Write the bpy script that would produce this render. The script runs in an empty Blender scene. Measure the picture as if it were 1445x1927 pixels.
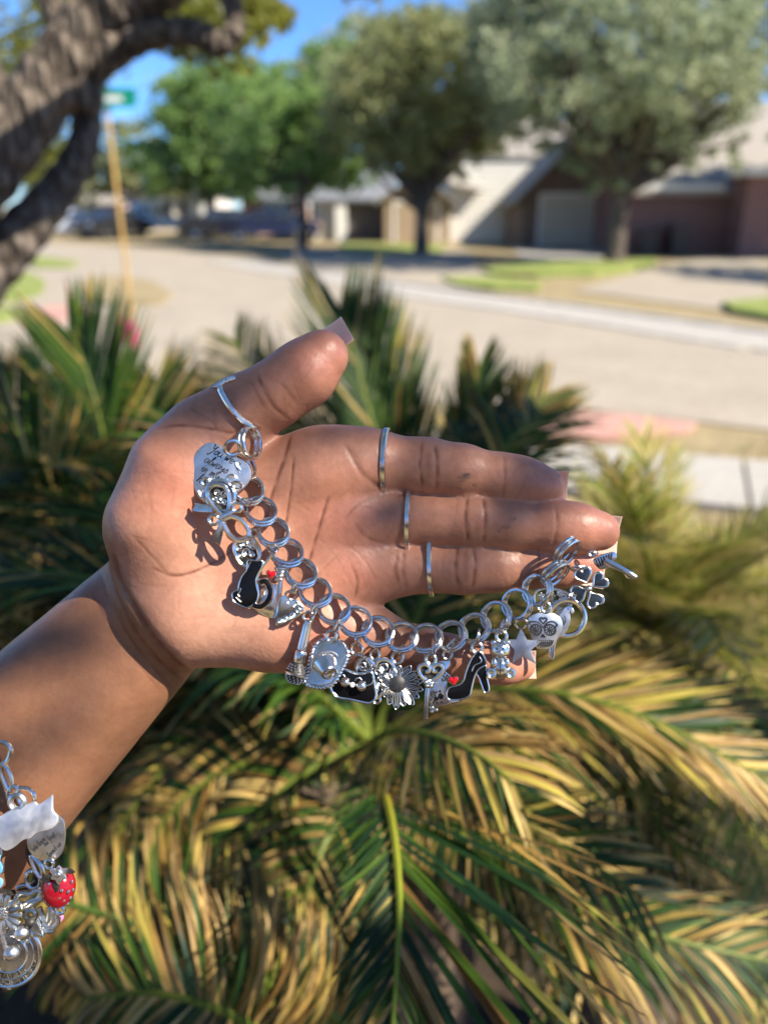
import bpy, bmesh, math, random
import numpy as np
from mathutils import Vector, Matrix

scene = bpy.context.scene
COL = scene.collection
R = math.radians

# ------------------------------------------------------------------ camera
FPX, CX, CY = 1549.0, 722.5, 963.5          # focal length and centre on a 1445 x 1927 frame
PITCH = math.atan((CY - 388.0) / FPX)
EYE = np.array([0.0, 0.0, 1.6])
HAND_D = 0.290                              # metres from the lens to the palm
RIGHT = np.array([1.0, 0.0, 0.0])
UP = np.array([0.0, math.sin(PITCH), math.cos(PITCH)])
FWD = np.array([0.0, math.cos(PITCH), -math.sin(PITCH)])

cd = bpy.data.cameras.new('camera')
cam = bpy.data.objects.new('camera', cd)
COL.objects.link(cam)
cam.location = EYE
cam.rotation_euler = (math.pi / 2 - PITCH, 0, 0)
cd.sensor_fit = 'HORIZONTAL'
cd.sensor_width = 36.0
cd.lens = 36.0 * FPX / 1445.0
cd.clip_start = 0.02
cd.clip_end = 3000
cd.dof.use_dof = True
cd.dof.focus_distance = HAND_D - 0.012
cd.dof.aperture_fstop = cd.lens / 4.2       # a 4.2 mm wide pupil
scene.camera = cam

# ------------------------------------------------------------------ light
SUN_TRAVEL = Vector((-0.67, 0.30, -0.68)).normalized()
world = bpy.data.worlds.new('World')
scene.world = world
world.use_nodes = True
wn = world.node_tree
bg = wn.nodes['Background']
sky = wn.nodes.new('ShaderNodeTexSky')
sky.sky_type = 'NISHITA'
sky.sun_disc = False
sky.sun_elevation = math.asin(-SUN_TRAVEL.z)
sky.sun_rotation = math.atan2(-SUN_TRAVEL.x, -SUN_TRAVEL.y)
sky.altitude = 10000
sky.air_density = 3.0
sky.dust_density = 0.0
sky.ozone_density = 10.0
wn.links.new(sky.outputs[0], bg.inputs[0])
bg.inputs[1].default_value = 0.09
sl = bpy.data.lights.new('sun', 'SUN')
sl.energy = 4.4
sl.angle = R(0.53)
sl.color = (1.0, 0.915, 0.78)
sun = bpy.data.objects.new('sun', sl)
COL.objects.link(sun)
sun.rotation_euler = SUN_TRAVEL.to_track_quat('-Z', 'Y').to_euler()
sun.location = (6, -4, 8)

scene.view_settings.view_transform = 'Standard'
scene.view_settings.look = 'None'
scene.view_settings.exposure = 1.36
scene.view_settings.gamma = 1.0
scene.render.engine = 'CYCLES'
scene.cycles.use_denoising = True
scene.cycles.max_bounces = 8
scene.cycles.transparent_max_bounces = 8
scene.cycles.sample_clamp_indirect = 8.0

# ------------------------------------------------------------------ helpers
def h(px, py, z=0.0):
    """photo pixel + mm towards the lens -> hand frame (mm: right, up, towards the lens)"""
    s = (HAND_D * 1000.0 - z) / FPX
    return np.array([(px - CX) * s, -(py - CY) * s, z])

def hw(p):
    """hand frame (mm) -> world (m)"""
    p = np.asarray(p, float)
    return EYE + FWD * HAND_D + RIGHT * p[0] * .001 + UP * p[1] * .001 - FWD * p[2] * .001

def at(px, py, d):
    """pixel at depth d metres along the lens axis -> world"""
    return EYE + RIGHT * (px - CX) / FPX * d - UP * (py - CY) / FPX * d + FWD * d

def gr(px, py, z=0.0):
    """pixel -> point on level ground at height z"""
    d = RIGHT * (px - CX) / FPX - UP * (py - CY) / FPX + FWD
    t = (z - EYE[2]) / d[2]
    return EYE + d * t

def tag(o, label=None, cat=None, group=None, kind=None):
    if label: o['label'] = label
    if cat: o['category'] = cat
    if group: o['group'] = group
    if kind: o['kind'] = kind
    return o

CAM_ROT = (math.pi / 2 - PITCH, 0, 0)

def thing(name, label, cat, origin=(0, 0, 0), frame='H', group=None):
    o = bpy.data.objects.new(name, None)
    COL.objects.link(o)
    o.empty_display_size = .01
    if frame == 'H':
        o.location = hw(origin)
        o.rotation_euler = CAM_ROT
    else:
        o.location = origin
    o['frame'] = frame
    o['org'] = [float(v) for v in origin]
    return tag(o, label, cat, group)

def catmull(pts, n=8, closed=False):
    P = [np.asarray(p, float) for p in pts]
    m = len(P)
    out = []
    segs = m if closed else m - 1
    for i in range(segs):
        if closed:
            a, b, c, d = P[(i - 1) % m], P[i], P[(i + 1) % m], P[(i + 2) % m]
        else:
            a, b, c, d = P[max(i - 1, 0)], P[i], P[i + 1], P[min(i + 2, m - 1)]
        for k in range(n):
            t = k / n
            out.append(.5 * (2 * b + (c - a) * t + (2 * a - 5 * b + 4 * c - d) * t * t + (3 * b - a - 3 * c + d) * t ** 3))
    if not closed:
        out.append(P[-1])
    return out

class MB:
    """a mesh being collected; vertices in mm of the hand frame ('H') or metres of the world ('W')"""
    def __init__(s):
        s.v, s.f, s.c = [], [], []
    def add(s, vs, fs):
        o = len(s.v)
        s.v.extend([tuple(map(float, v)) for v in vs])
        s.f.extend([tuple(i + o for i in f) for f in fs])
        return s
    def box(s, lo, hi):
        x0, y0, z0 = lo; x1, y1, z1 = hi
        vs = [(x0,y0,z0),(x1,y0,z0),(x1,y1,z0),(x0,y1,z0),(x0,y0,z1),(x1,y0,z1),(x1,y1,z1),(x0,y1,z1)]
        return s.add(vs, [(3,2,1,0),(4,5,6,7),(0,1,5,4),(1,2,6,5),(2,3,7,6),(3,0,4,7)])
    def tube(s, pts, r, n=8, closed=False, flat=1.0, caps=True, nrm=None):
        P = np.array([np.asarray(p, float) for p in pts])
        m = len(P)
        rr = np.full(m, r, float) if np.isscalar(r) else np.asarray(r, float)
        T = np.roll(P, -1, 0) - np.roll(P, 1, 0) if closed else np.gradient(P, axis=0)
        T /= np.linalg.norm(T, axis=1)[:, None] + 1e-12
        ref = np.array([0, 0, 1.0]) if nrm is None else np.asarray(nrm, float)
        if abs(T[0] @ ref) > .95 and nrm is None: ref = np.array([0, 1.0, 0])
        vs = []
        prev = ref - T[0] * (T[0] @ ref)
        for i in range(m):
            a = prev - T[i] * (T[i] @ prev)
            a /= np.linalg.norm(a) + 1e-12
            prev = a
            b = np.cross(T[i], a)
            for k in range(n):
                q = 2 * math.pi * k / n
                vs.append(P[i] + rr[i] * (a * math.cos(q) * flat + b * math.sin(q)))
        fs = []
        for i in range(m if closed else m - 1):
            j = (i + 1) % m
            for k in range(n):
                l = (k + 1) % n
                fs.append((i*n+k, j*n+k, j*n+l, i*n+l))
        if not closed and caps:
            fs.append(tuple(range(n))); fs.append(tuple((m-1)*n + k for k in reversed(range(n))))
        fs = [tuple(reversed(f)) for f in fs]
        return s.add(vs, fs)
    def lathe(s, p0, axis, prof, n=20, sx=1.0):
        """prof: list of (distance along the axis, radius)"""
        p0 = np.asarray(p0, float); a = np.asarray(axis, float); a = a / np.linalg.norm(a)
        ref = np.array([0, 0, 1.0]) if abs(a[2]) < .9 else np.array([1.0, 0, 0])
        e1 = np.cross(a, ref); e1 /= np.linalg.norm(e1); e2 = np.cross(a, e1)
        vs = []
        for t, r in prof:
            for k in range(n):
                q = 2 * math.pi * k / n
                vs.append(p0 + a * t + r * (e1 * math.cos(q) + e2 * math.sin(q) * sx))
        fs = []
        for i in range(len(prof) - 1):
            for k in range(n):
                l = (k + 1) % n
                fs.append((i*n+k, i*n+l, (i+1)*n+l, (i+1)*n+k))
        fs.append(tuple(reversed(range(n)))); fs.append(tuple((len(prof)-1)*n + k for k in range(n)))
        return s.add(vs, fs)
    def ball(s, c, r, n=12, m=8, sc=(1, 1, 1), rot=None):
        c = np.asarray(c, float)
        vs = [np.array([0, 0, 1.0])]
        for i in range(1, m):
            a = math.pi * i / m
            for k in range(n):
                q = 2 * math.pi * k / n
                vs.append(np.array([math.sin(a)*math.cos(q), math.sin(a)*math.sin(q), math.cos(a)]))
        vs.append(np.array([0, 0, -1.0]))
        fs = [(0, 1 + k, 1 + (k+1) % n) for k in range(n)]
        for i in range(m - 2):
            for k in range(n):
                l = (k + 1) % n
                fs.append((1+i*n+k, 1+(i+1)*n+k, 1+(i+1)*n+l, 1+i*n+l))
        last = len(vs) - 1
        fs += [(last, 1+(m-2)*n+(k+1) % n, 1+(m-2)*n+k) for k in range(n)]
        V = np.array(vs) * np.asarray(sc, float) * r
        if rot is not None: V = V @ np.asarray(rot).T
        return s.add(V + c, fs)
    def plate(s, pts, z0, z1, bev=.25, dome=0.0, tilt=None):
        """closed outline (photo pixels, list of (px,py)) extruded z0..z1 mm with a rounded edge; tilt=(gx,gy) mm per px"""
        zc = .5 * (z0 + z1)
        P = np.array([h(x, y, zc)[:2] for x, y in pts])
        if tilt:
            mp = np.mean(np.array(pts, float), 0)
            tz = np.array([(x - mp[0]) * tilt[0] + (y - mp[1]) * tilt[1] for x, y in pts])
        else:
            tz = np.zeros(len(P))
        area = .5 * np.sum(P[:, 0] * np.roll(P[:, 1], -1) - np.roll(P[:, 0], -1) * P[:, 1])
        if area < 0: P = P[::-1]; tz = tz[::-1]
        n = len(P)
        e = np.roll(P, -1, 0) - P
        e /= np.linalg.norm(e, axis=1)[:, None] + 1e-9
        nn = np.stack([e[:, 1], -e[:, 0]], 1)
        vn = nn + np.roll(nn, 1, 0)
        l2 = np.maximum((vn ** 2).sum(1), .5)
        vn = 2 * vn / l2[:, None]
        rings = [(P - vn * bev, z0), (P, z0 + bev * .8), (P, z1 - bev * .8), (P - vn * bev * .35, z1 - bev * .2), (P - vn * bev, z1)]
        vs = []
        for Q, z in rings:
            vs += [(q[0], q[1], z + t) for q, t in zip(Q, tz)]
        fs = []
        for i in range(len(rings) - 1):
            for k in range(n):
                l = (k + 1) % n
                fs.append((i*n+k, i*n+l, (i+1)*n+l, (i+1)*n+k))
        fs.append(tuple(reversed(range(n))))
        top = (len(rings) - 1) * n
        if dome:
            c = (P - vn * bev).mean(0)
            base = len(vs)
            lv = []
            for q, dz in ((.8, .45), (.55, .8), (.28, .95)):
                lv.append(len(vs))
                vs += [((P[k] - vn[k]*bev)[0]*q + c[0]*(1-q), (P[k] - vn[k]*bev)[1]*q + c[1]*(1-q), z1 + dome*dz + tz[k]) for k in range(n)]
            vs.append((c[0], c[1], z1 + dome + tz.mean()))
            prev = top
            for L in lv:
                for k in range(n):
                    l = (k + 1) % n
                    fs.append((prev+k, prev+l, L+l, L+k))
                prev = L
            for k in range(n):
                fs.append((prev+k, prev+(k+1) % n, len(vs)-1))
        else:
            fs.append(tuple(top + k for k in range(n)))
        return s.add(vs, fs)
    def line(s, pts, z, r, n=6, closed=False, sm=6, flat=1.0):
        """a wire along pixels (px,py) lying at z mm; sm = smoothing steps, 0 for straight"""
        P = catmull(pts, sm, closed) if sm else pts
        return s.tube([h(p[0], p[1], z if len(p) < 3 else z + p[2]) for p in P], r, n, closed, flat)
    def build(s, name, mat, parent=None, origin=None, frame='H', sharp=35, smooth=True, colors=None):
        me = bpy.data.meshes.new(name)
        V = np.array(s.v, float).reshape(-1, 3)
        if parent is not None and 'org' in parent.keys():
            frame = parent['frame']; org = np.array(parent['org'])
        elif parent is not None:
            org = np.zeros(3) if origin is None else np.asarray(origin, float)
        else:
            org = (V.min(0) + V.max(0)) / 2 if origin is None else np.asarray(origin, float)
        L = V - org
        if frame == 'H': L = L * .001
        me.from_pydata(L.tolist(), [], s.f)
        me.validate()
        if smooth:
            me.polygons.foreach_set('use_smooth', [True] * len(me.polygons))
            if sharp: me.set_sharp_from_angle(angle=R(sharp))
        if colors is not None:
            ca = me.color_attributes.new('Col', 'FLOAT_COLOR', 'POINT')
            ca.data.foreach_set('color', np.asarray(colors, np.float32).ravel())
        me.materials.append(mat)
        me.update()
        o = bpy.data.objects.new(name, me)
        COL.objects.link(o)
        o['frame'] = frame
        o['org'] = [float(v) for v in org]
        if parent is not None:
            o.parent = parent
        else:
            if frame == 'H':
                o.location = hw(org); o.rotation_euler = CAM_ROT
            else:
                o.location = org
        return o

# ------------------------------------------------------------------ materials
def mat_base(name):
    m = bpy.data.materials.new(name)
    m.use_nodes = True
    nt = m.node_tree
    return m, nt, nt.nodes['Principled BSDF']

def noise_into(nt, b, c1, c2, scale, detail=4, coord='Object', key='Base Color', pos=(.35, .65), stretch=None):
    tc = nt.nodes.new('ShaderNodeTexCoord')
    no = nt.nodes.new('ShaderNodeTexNoise'); no.inputs['Scale'].default_value = scale; no.inputs['Detail'].default_value = detail
    src = tc.outputs[coord]
    if stretch:
        mp = nt.nodes.new('ShaderNodeMapping'); mp.inputs['Scale'].default_value = stretch
        nt.links.new(src, mp.inputs[0]); src = mp.outputs[0]
    nt.links.new(src, no.inputs['Vector'])
    cr = nt.nodes.new('ShaderNodeValToRGB')
    cr.color_ramp.elements[0].position, cr.color_ramp.elements[1].position = pos
    cr.color_ramp.elements[0].color = (*c1, 1); cr.color_ramp.elements[1].color = (*c2, 1)
    nt.links.new(no.outputs['Fac'], cr.inputs[0])
    nt.links.new(cr.outputs[0], b.inputs[key])
    return no, cr

def bump(nt, b, src, strength=.3, dist=.001):
    bp = nt.nodes.new('ShaderNodeBump')
    bp.inputs['Strength'].default_value = strength
    bp.inputs['Distance'].default_value = dist
    nt.links.new(src, bp.inputs['Height'])
    nt.links.new(bp.outputs[0], b.inputs['Normal'])
    return bp

def plain(name, c1, c2=None, rough=.7, scale=3, metal=0, bmp=0, bdist=.01, spec=.5, stretch=None, coat=0):
    m, nt, b = mat_base(name)
    b.inputs['Base Color'].default_value = (*c1, 1)
    b.inputs['Roughness'].default_value = rough
    b.inputs['Metallic'].default_value = metal
    b.inputs['Specular IOR Level'].default_value = spec
    b.inputs['Coat Weight'].default_value = coat
    if c2:
        no, cr = noise_into(nt, b, c1, c2, scale, stretch=stretch)
        if bmp: bump(nt, b, no.outputs['Fac'], bmp, bdist)
    return m

def silver(name, col=(.86, .85, .83), rough=.16, tarnish=(.55, .52, .47)):
    m, nt, b = mat_base(name)
    b.inputs['Metallic'].default_value = 1
    no, cr = noise_into(nt, b, tarnish, col, 220, 3, pos=(.25, .55))
    n2 = nt.nodes.new('ShaderNodeTexNoise'); n2.inputs['Scale'].default_value = 900
    mr = nt.nodes.new('ShaderNodeMapRange')
    mr.inputs['To Min'].default_value = rough * .6; mr.inputs['To Max'].default_value = rough * 1.7
    nt.links.new(no.outputs['Fac'], mr.inputs['Value']); nt.links.new(mr.outputs[0], b.inputs['Roughness'])
    bump(nt, b, n2.outputs['Fac'], .12, .0003)
    return m

SILVER = silver('polished silver', (.84, .83, .80), .085, (.50, .47, .42))
SILVER_SOFT = silver('satin silver', (.80, .80, .79), .26, (.52, .50, .47))
STEEL = silver('steel chain', (.70, .70, .70), .09, (.44, .43, .42))
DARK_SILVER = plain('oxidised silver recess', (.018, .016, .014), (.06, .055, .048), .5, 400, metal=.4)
BLACK_ENAMEL = plain('black enamel', (.004, .004, .005), rough=.22, spec=.22)
NAVY_ENAMEL = plain('blue black enamel', (.012, .016, .024), (.022, .03, .042), rough=.16, scale=350, spec=.5)
RED_ENAMEL = plain('red enamel', (.45, .006, .012), rough=.15, spec=.5)
INK = plain('engraved black line', (.015, .015, .02), rough=.6)
# ------------------------------------------------------------------ the hand: a distance field turned into one skin
RES = 1.0
LO = np.array([-178.0, -150.0, -46.0]); HI = np.array([112.0, 86.0, 42.0])
NX, NY, NZ = (np.ceil((HI - LO) / RES).astype(int) + 1)
GX = (LO[0] + RES * np.arange(NX)).astype(np.float32)[:, None, None]
GY = (LO[1] + RES * np.arange(NY)).astype(np.float32)[None, :, None]
GZ = (LO[2] + RES * np.arange(NZ)).astype(np.float32)[None, None, :]

def smin(a, b, k):
    hh = np.maximum(k - np.abs(a - b), 0) / k
    return np.minimum(a, b) - hh * hh * k * .25

def field():
    return np.full((NX, NY, NZ), 40.0, np.float32)

def cone(D, a, b, ra, rb, k=3.0, sz=1.0):
    """blend a rounded cone between two pixel points (px,py,z), radii in mm, into field D"""
    a = h(*a); b = h(*b); rm = max(ra, rb) + 13
    i0 = np.clip(np.floor((np.minimum(a, b) - rm - LO) / RES).astype(int), 0, [NX, NY, NZ])
    i1 = np.clip(np.ceil((np.maximum(a, b) + rm - LO) / RES).astype(int) + 1, 0, [NX, NY, NZ])
    bx = tuple(slice(p, q) for p, q in zip(i0, i1))
    ab = (b - a).astype(np.float32); l2 = float(ab @ ab) + 1e-6
    dx, dy, dz = GX[bx[0]] - np.float32(a[0]), GY[:, bx[1]] - np.float32(a[1]), GZ[:, :, bx[2]] - np.float32(a[2])
    t = np.clip((dx * ab[0] + dy * ab[1] + dz * ab[2]) / l2, 0, 1)
    ex, ey, ez = dx - t * ab[0], dy - t * ab[1], (dz - t * ab[2]) / sz
    d = np.sqrt(ex * ex + ey * ey + ez * ez) - (ra + (rb - ra) * t)
    D[bx] = smin(D[bx], d.astype(np.float32), k)

def strand(D, pts, k=3.0, sz=1.0):
    for (p, ra), (q, rb) in zip(pts[:-1], pts[1:]):
        cone(D, p, q, ra, rb, k, sz)

mm = HAND_D * 1000 / FPX                    # mm per photo pixel in the plane of the palm
# palm: metacarpals, heel, ball of the thumb
palm = field()
cone(palm, (330, 1120, -2), (600, 900, -1), 17, 13.0, 9)
cone(palm, (455, 905, -3), (640, 888, 0), 13.0, 13.2, 9)
cone(palm, (330, 1120, -2), (640, 985, -2), 17, 12.4, 8)
cone(palm, (340, 1130, -1), (650, 1070, -2), 16, 12.2, 8)
cone(palm, (372, 1168, 2), (520, 1180, 2), 16.4, 14.0, 8)
cone(palm, (520, 1180, 2), (640, 1188, 0), 14.0, 11.8, 8)
strand(palm, [((310, 985, 3), 18.3), ((345, 890, 4), 16.6), ((392, 818, 4), 12.6)], 10)
cone(palm, (310, 1000, 2), (320, 1090, 0), 18.4, 15.5, 10)
# wrist and forearm
arm = field()
for off in (-1, 1):
    ox, oy = .723 * 44 * off, .69 * 44 * off
    strand(arm, [((310 + ox, 1132 + oy, -9), 15.6), ((-240 + ox * 1.5, 1690 + oy * 1.5, -5), 26.5)], 9)
palm = smin(palm, arm, 6)
del arm
# fingers
FING = {
 'thumb': [((385, 822, 4), 12.6), ((455, 770, 5), 11.3), ((520, 738, 6), 10.9), ((572, 703, 7), 11.1), ((606, 670, 7), 9.2)],
 'index': [((610, 885, 0), 12.8), ((705, 869, 1), 10.3), ((805, 878, 2), 9.6), ((870, 888, 3), 9.1), ((945, 901, 3), 8.45), ((985, 908, 3), 8.3), ((1022, 917, 2.5), 7.3)],
 'middle': [((630, 982, -2), 12.2), ((745, 975, 0), 9.9), ((890, 980, 3), 9.3), ((960, 985, 4), 8.8), ((1045, 991, 5), 8.3), ((1085, 994, 5), 8.2), ((1128, 999, 4), 7.0)],
 'ring': [((630, 1072, -2), 12.2), ((740, 1068, -1), 9.8), ((876, 1068, 1), 8.9), ((930, 1066, 1), 8.4), ((1008, 1064, 0), 7.7), ((1050, 1063, -1), 7.7), ((1102, 1064, -3), 6.6)],
 'pinky': [((610, 1186, 0), 12.0), ((715, 1202, -1), 8.6), ((790, 1222, -1), 7.6), ((850, 1236, 0), 7.1), ((915, 1247, 0), 6.7), ((950, 1250, 0), 6.5), ((980, 1253, -1), 5.2)],
}
SDF = palm.copy()
for nm, pts in FING.items():
    f_ = field(); strand(f_, pts, 4.0)
    SDF = np.minimum(SDF, smin(palm, f_, 12.0 if nm != 'thumb' else 7.0))
del f_, palm

def sdf_at(p):
    q = (np.asarray(p, float) - LO) / RES
    i = np.clip(np.floor(q).astype(int), 0, [NX - 2, NY - 2, NZ - 2]); t = np.clip(q - i, 0, 1)
    d = 0
    for a in (0, 1):
        for b in (0, 1):
            for c in (0, 1):
                d += SDF[i[0]+a, i[1]+b, i[2]+c] * (t[0] if a else 1-t[0]) * (t[1] if b else 1-t[1]) * (t[2] if c else 1-t[2])
    return d

def surf_z(px, py, default=0.0):
    """height (mm) of the skin towards the lens at a pixel"""
    z = 40.0
    while z > -30:
        d = sdf_at(h(px, py, z))
        if d < .05: return z
        z -= min(max(.2, d * .7), 1.0)
    return default

def surface_nets(S):
    ins = S < 0
    n = np.array(S.shape)
    c = np.zeros(n - 1, np.int8)
    sl = [slice(0, -1), slice(1, None)]
    for a in (0, 1):
        for b in (0, 1):
            for d in (0, 1):
                c += ins[sl[a], sl[b], sl[d]]
    act = (c > 0) & (c < 8)
    idx = -np.ones(n - 1, np.int64)
    cells = np.argwhere(act)
    idx[act] = np.arange(len(cells))
    acc = np.zeros((len(cells), 3)); cnt = np.zeros(len(cells))
    co = [(a, b, d) for a in (0, 1) for b in (0, 1) for d in (0, 1)]
    for p in co:
        for ax in range(3):
            if p[ax]: continue
            q = list(p); q[ax] = 1
            va = S[cells[:, 0]+p[0], cells[:, 1]+p[1], cells[:, 2]+p[2]]
            vb = S[cells[:, 0]+q[0], cells[:, 1]+q[1], cells[:, 2]+q[2]]
            m = (va < 0) != (vb < 0)
            t = np.where(m, va / np.where(m, va - vb, 1), 0)
            pt = np.tile(np.array(p, float), (len(cells), 1)); pt[:, ax] += t
            acc[m] += pt[m]; cnt[m] += 1
    V = (cells + acc / cnt[:, None]) * RES + LO
    quads = []
    for ax in range(3):
        b, d = [(1, 2), (2, 0), (0, 1)][ax]
        s0 = [slice(None)] * 3; s1 = [slice(None)] * 3
        s0[ax] = slice(0, -1); s1[ax] = slice(1, None)
        e = np.argwhere(ins[tuple(s0)] != ins[tuple(s1)])
        ok = (e[:, b] > 0) & (e[:, d] > 0) & (e[:, b] < n[b] - 1) & (e[:, d] < n[d] - 1)
        e = e[ok]
        flip = ins[tuple(s0)][e[:, 0], e[:, 1], e[:, 2]]
        def cell(ob, od):
            q = e.copy(); q[:, b] -= ob; q[:, d] -= od
            return idx[q[:, 0], q[:, 1], q[:, 2]]
        Q = np.stack([cell(1, 1), cell(0, 1), cell(0, 0), cell(1, 0)], 1)
        Q[~flip] = Q[~flip][:, ::-1]
        quads.append(Q)
    return V, np.concatenate(quads)

HV, HQ = surface_nets(SDF)

def np_mesh(name, V, Q):
    me = bpy.data.meshes.new(name)
    me.vertices.add(len(V)); me.vertices.foreach_set('co', np.asarray(V, np.float32).ravel())
    me.loops.add(Q.size); me.loops.foreach_set('vertex_index', Q.astype(np.int32).ravel())
    me.polygons.add(len(Q))
    me.polygons.foreach_set('loop_start', np.arange(0, Q.size, Q.shape[1], dtype=np.int32))
    me.update(calc_edges=True)
    me.validate()
    return me

# relax the grid steps, then subdivide once
E0 = np.concatenate([HQ[:, [0, 1]], HQ[:, [1, 2]], HQ[:, [2, 3]], HQ[:, [3, 0]]])
EA = np.concatenate([E0[:, 0], E0[:, 1]]); EB = np.concatenate([E0[:, 1], E0[:, 0]])
EC = np.maximum(np.bincount(EA, minlength=len(HV)), 1)
for it in range(4):
    a = np.stack([np.bincount(EA, HV[EB, k], minlength=len(HV)) for k in range(3)], 1)
    HV = HV * .45 + .55 * a / EC[:, None]
tmp = np_mesh('tmp', HV, HQ)
to = bpy.data.objects.new('tmp', tmp); COL.objects.link(to)
md = to.modifiers.new('s', 'SUBSURF'); md.levels = 1; md.render_levels = 1
dg = bpy.context.evaluated_depsgraph_get()
hme = bpy.data.meshes.new_from_object(to.evaluated_get(dg))
bpy.data.objects.remove(to); bpy.data.meshes.remove(tmp)
hme.name = 'person'
nv = len(hme.vertices)
HC = np.zeros(nv * 3, np.float32); hme.vertices.foreach_get('co', HC); HC = HC.reshape(-1, 3).astype(float)
HN = np.zeros(nv * 3, np.float32); hme.vertex_normals.foreach_get('vector', HN); HN = HN.reshape(-1, 3).astype(float)
s_ = (HAND_D * 1000 - HC[:, 2]) / FPX
PX = HC[:, 0] / s_ + CX; PY = -HC[:, 1] / s_ + CY

def pdist(poly):
    d = np.full(nv, 1e9); tt = np.zeros(nv)
    P = catmull([np.array(p, float) for p in poly], 5)
    n = len(P) - 1
    for i in range(n):
        a, b = P[i], P[i + 1]
        ab = b - a; l2 = ab @ ab + 1e-9
        t = np.clip(((PX - a[0]) * ab[0] + (PY - a[1]) * ab[1]) / l2, 0, 1)
        dd = np.hypot(PX - a[0] - t * ab[0], PY - a[1] - t * ab[1])
        m = dd < d
        d[m] = dd[m]; tt[m] = (i + t[m]) / n
    return d, tt

# skin folds: (points in pixels, half width px, depth mm, darkness)
FOLD = [
 ([(548, 818), (535, 862), (520, 905), (508, 948), (498, 990)], 4.5, .55, .75),
 ([(553, 858), (549, 900), (544, 945), (538, 985), (530, 1010)], 3.2, .45, .65),
 ([(618, 935), (606, 975), (592, 1020), (578, 1072)], 4.0, .45, .65),
 ([(735, 928), (700, 938), (672, 952), (650, 975)], 3.5, .25, .4),
 ([(652, 838), (668, 868), (688, 898), (728, 922)], 6.0, .7, .45),
 ([(668, 985), (690, 1010), (735, 1026)], 4.0, .25, .35),
 ([(660, 1062), (672, 1090), (668, 1128)], 4.0, .35, .4),
 ([(745, 935), (770, 928), (800, 926)], 4, .3, .3),
 ([(286, 1068), (318, 1082), (352, 1080), (400, 1060), (442, 1032)], 3.5, .5, .6),
 ([(252, 1010), (290, 1052), (318, 1082)], 3.0, .3, .35),
 ([(298, 806), (340, 800), (392, 806), (440, 815), (478, 812)], 4.0, .5, .5),
 ([(360, 770), (395, 790), (410, 812)], 3.0, .25, .3),
 ([(560, 1130), (600, 1080), (640, 1040)], 2.5, .15, .18),
 ([(640, 1010), (690, 1060), (708, 1100)], 2.5, .18, .2),
 ([(590, 1000), (640, 1060), (670, 1120)], 2.0, .12, .15),
 ([(390, 1120), (440, 1090), (470, 1070)], 2.0, .15, .2),
 ([(420, 1190), (480, 1180), (560, 1190)], 2.5, .12, .12),
 # thumb joint
 ([(484, 702), (497, 735), (518, 768), (540, 788)], 4.5, .6, .5),
 ([(528, 718), (545, 742), (560, 762)], 4.0, .3, .3),
 ([(470, 712), (484, 742), (500, 770)], 3.0, .2, .25),
 # finger joints
 ([(795, 832), (790, 875), (796, 918)], 4.5, .5, .6), ([(818, 836), (823, 878), (820, 920)], 5.0, .45, .55), ([(806, 850), (806, 905)], 9.0, .1, .25),
 ([(948, 858), (950, 898), (945, 938)], 4.0, .35, .35),
 ([(880, 936), (876, 980), (882, 1024)], 5.0, .5, .65), ([(910, 938), (914, 980), (909, 1024)], 5.0, .45, .6), ([(896, 945), (896, 1015)], 10.0, .1, .25),
 ([(1046, 952), (1048, 990), (1040, 1030)], 4.0, .4, .45),
 ([(862, 1028), (857, 1068), (864, 1108)], 5.0, .5, .65), ([(890, 1028), (895, 1068), (889, 1106)], 5.0, .45, .6), ([(876, 1035), (876, 1100)], 10.0, .1, .25),
 ([(748, 1045), (744, 1072), (752, 1100)], 6.0, .3, .45), ([(762, 1030), (758, 1068), (766, 1108)], 5.0, .25, .35),
 ([(752, 940), (758, 975), (752, 1012)], 5.0, .3, .3),
 ([(1012, 1030), (1014, 1062), (1006, 1095)], 4.0, .3, .35),
 ([(836, 1196), (830, 1226), (838, 1266)], 3.5, .3, .4), ([(852, 1200), (858, 1232), (854, 1270)], 3.5, .3, .35),
 # wrist folds
 ([(212, 1038), (226, 1092), (258, 1152), (300, 1212), (356, 1266)], 7.0, 1.5, .7),
 ([(203, 1052), (214, 1105), (244, 1168), (288, 1232), (340, 1280)], 4.5, .8, .6),
 ([(190, 1075), (205, 1125), (238, 1190), (282, 1250), (325, 1296)], 4.0, .5, .45),
 ([(170, 1105), (200, 1165), (250, 1235), (300, 1300)], 4.0, .25, .25),
]
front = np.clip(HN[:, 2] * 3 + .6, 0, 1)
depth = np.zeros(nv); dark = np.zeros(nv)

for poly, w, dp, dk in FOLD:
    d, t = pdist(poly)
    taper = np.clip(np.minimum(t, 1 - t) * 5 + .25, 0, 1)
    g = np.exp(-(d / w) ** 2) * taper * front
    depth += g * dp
    dark = np.maximum(dark, np.exp(-(d / (w * .75)) ** 2) * taper * front * dk)
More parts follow.
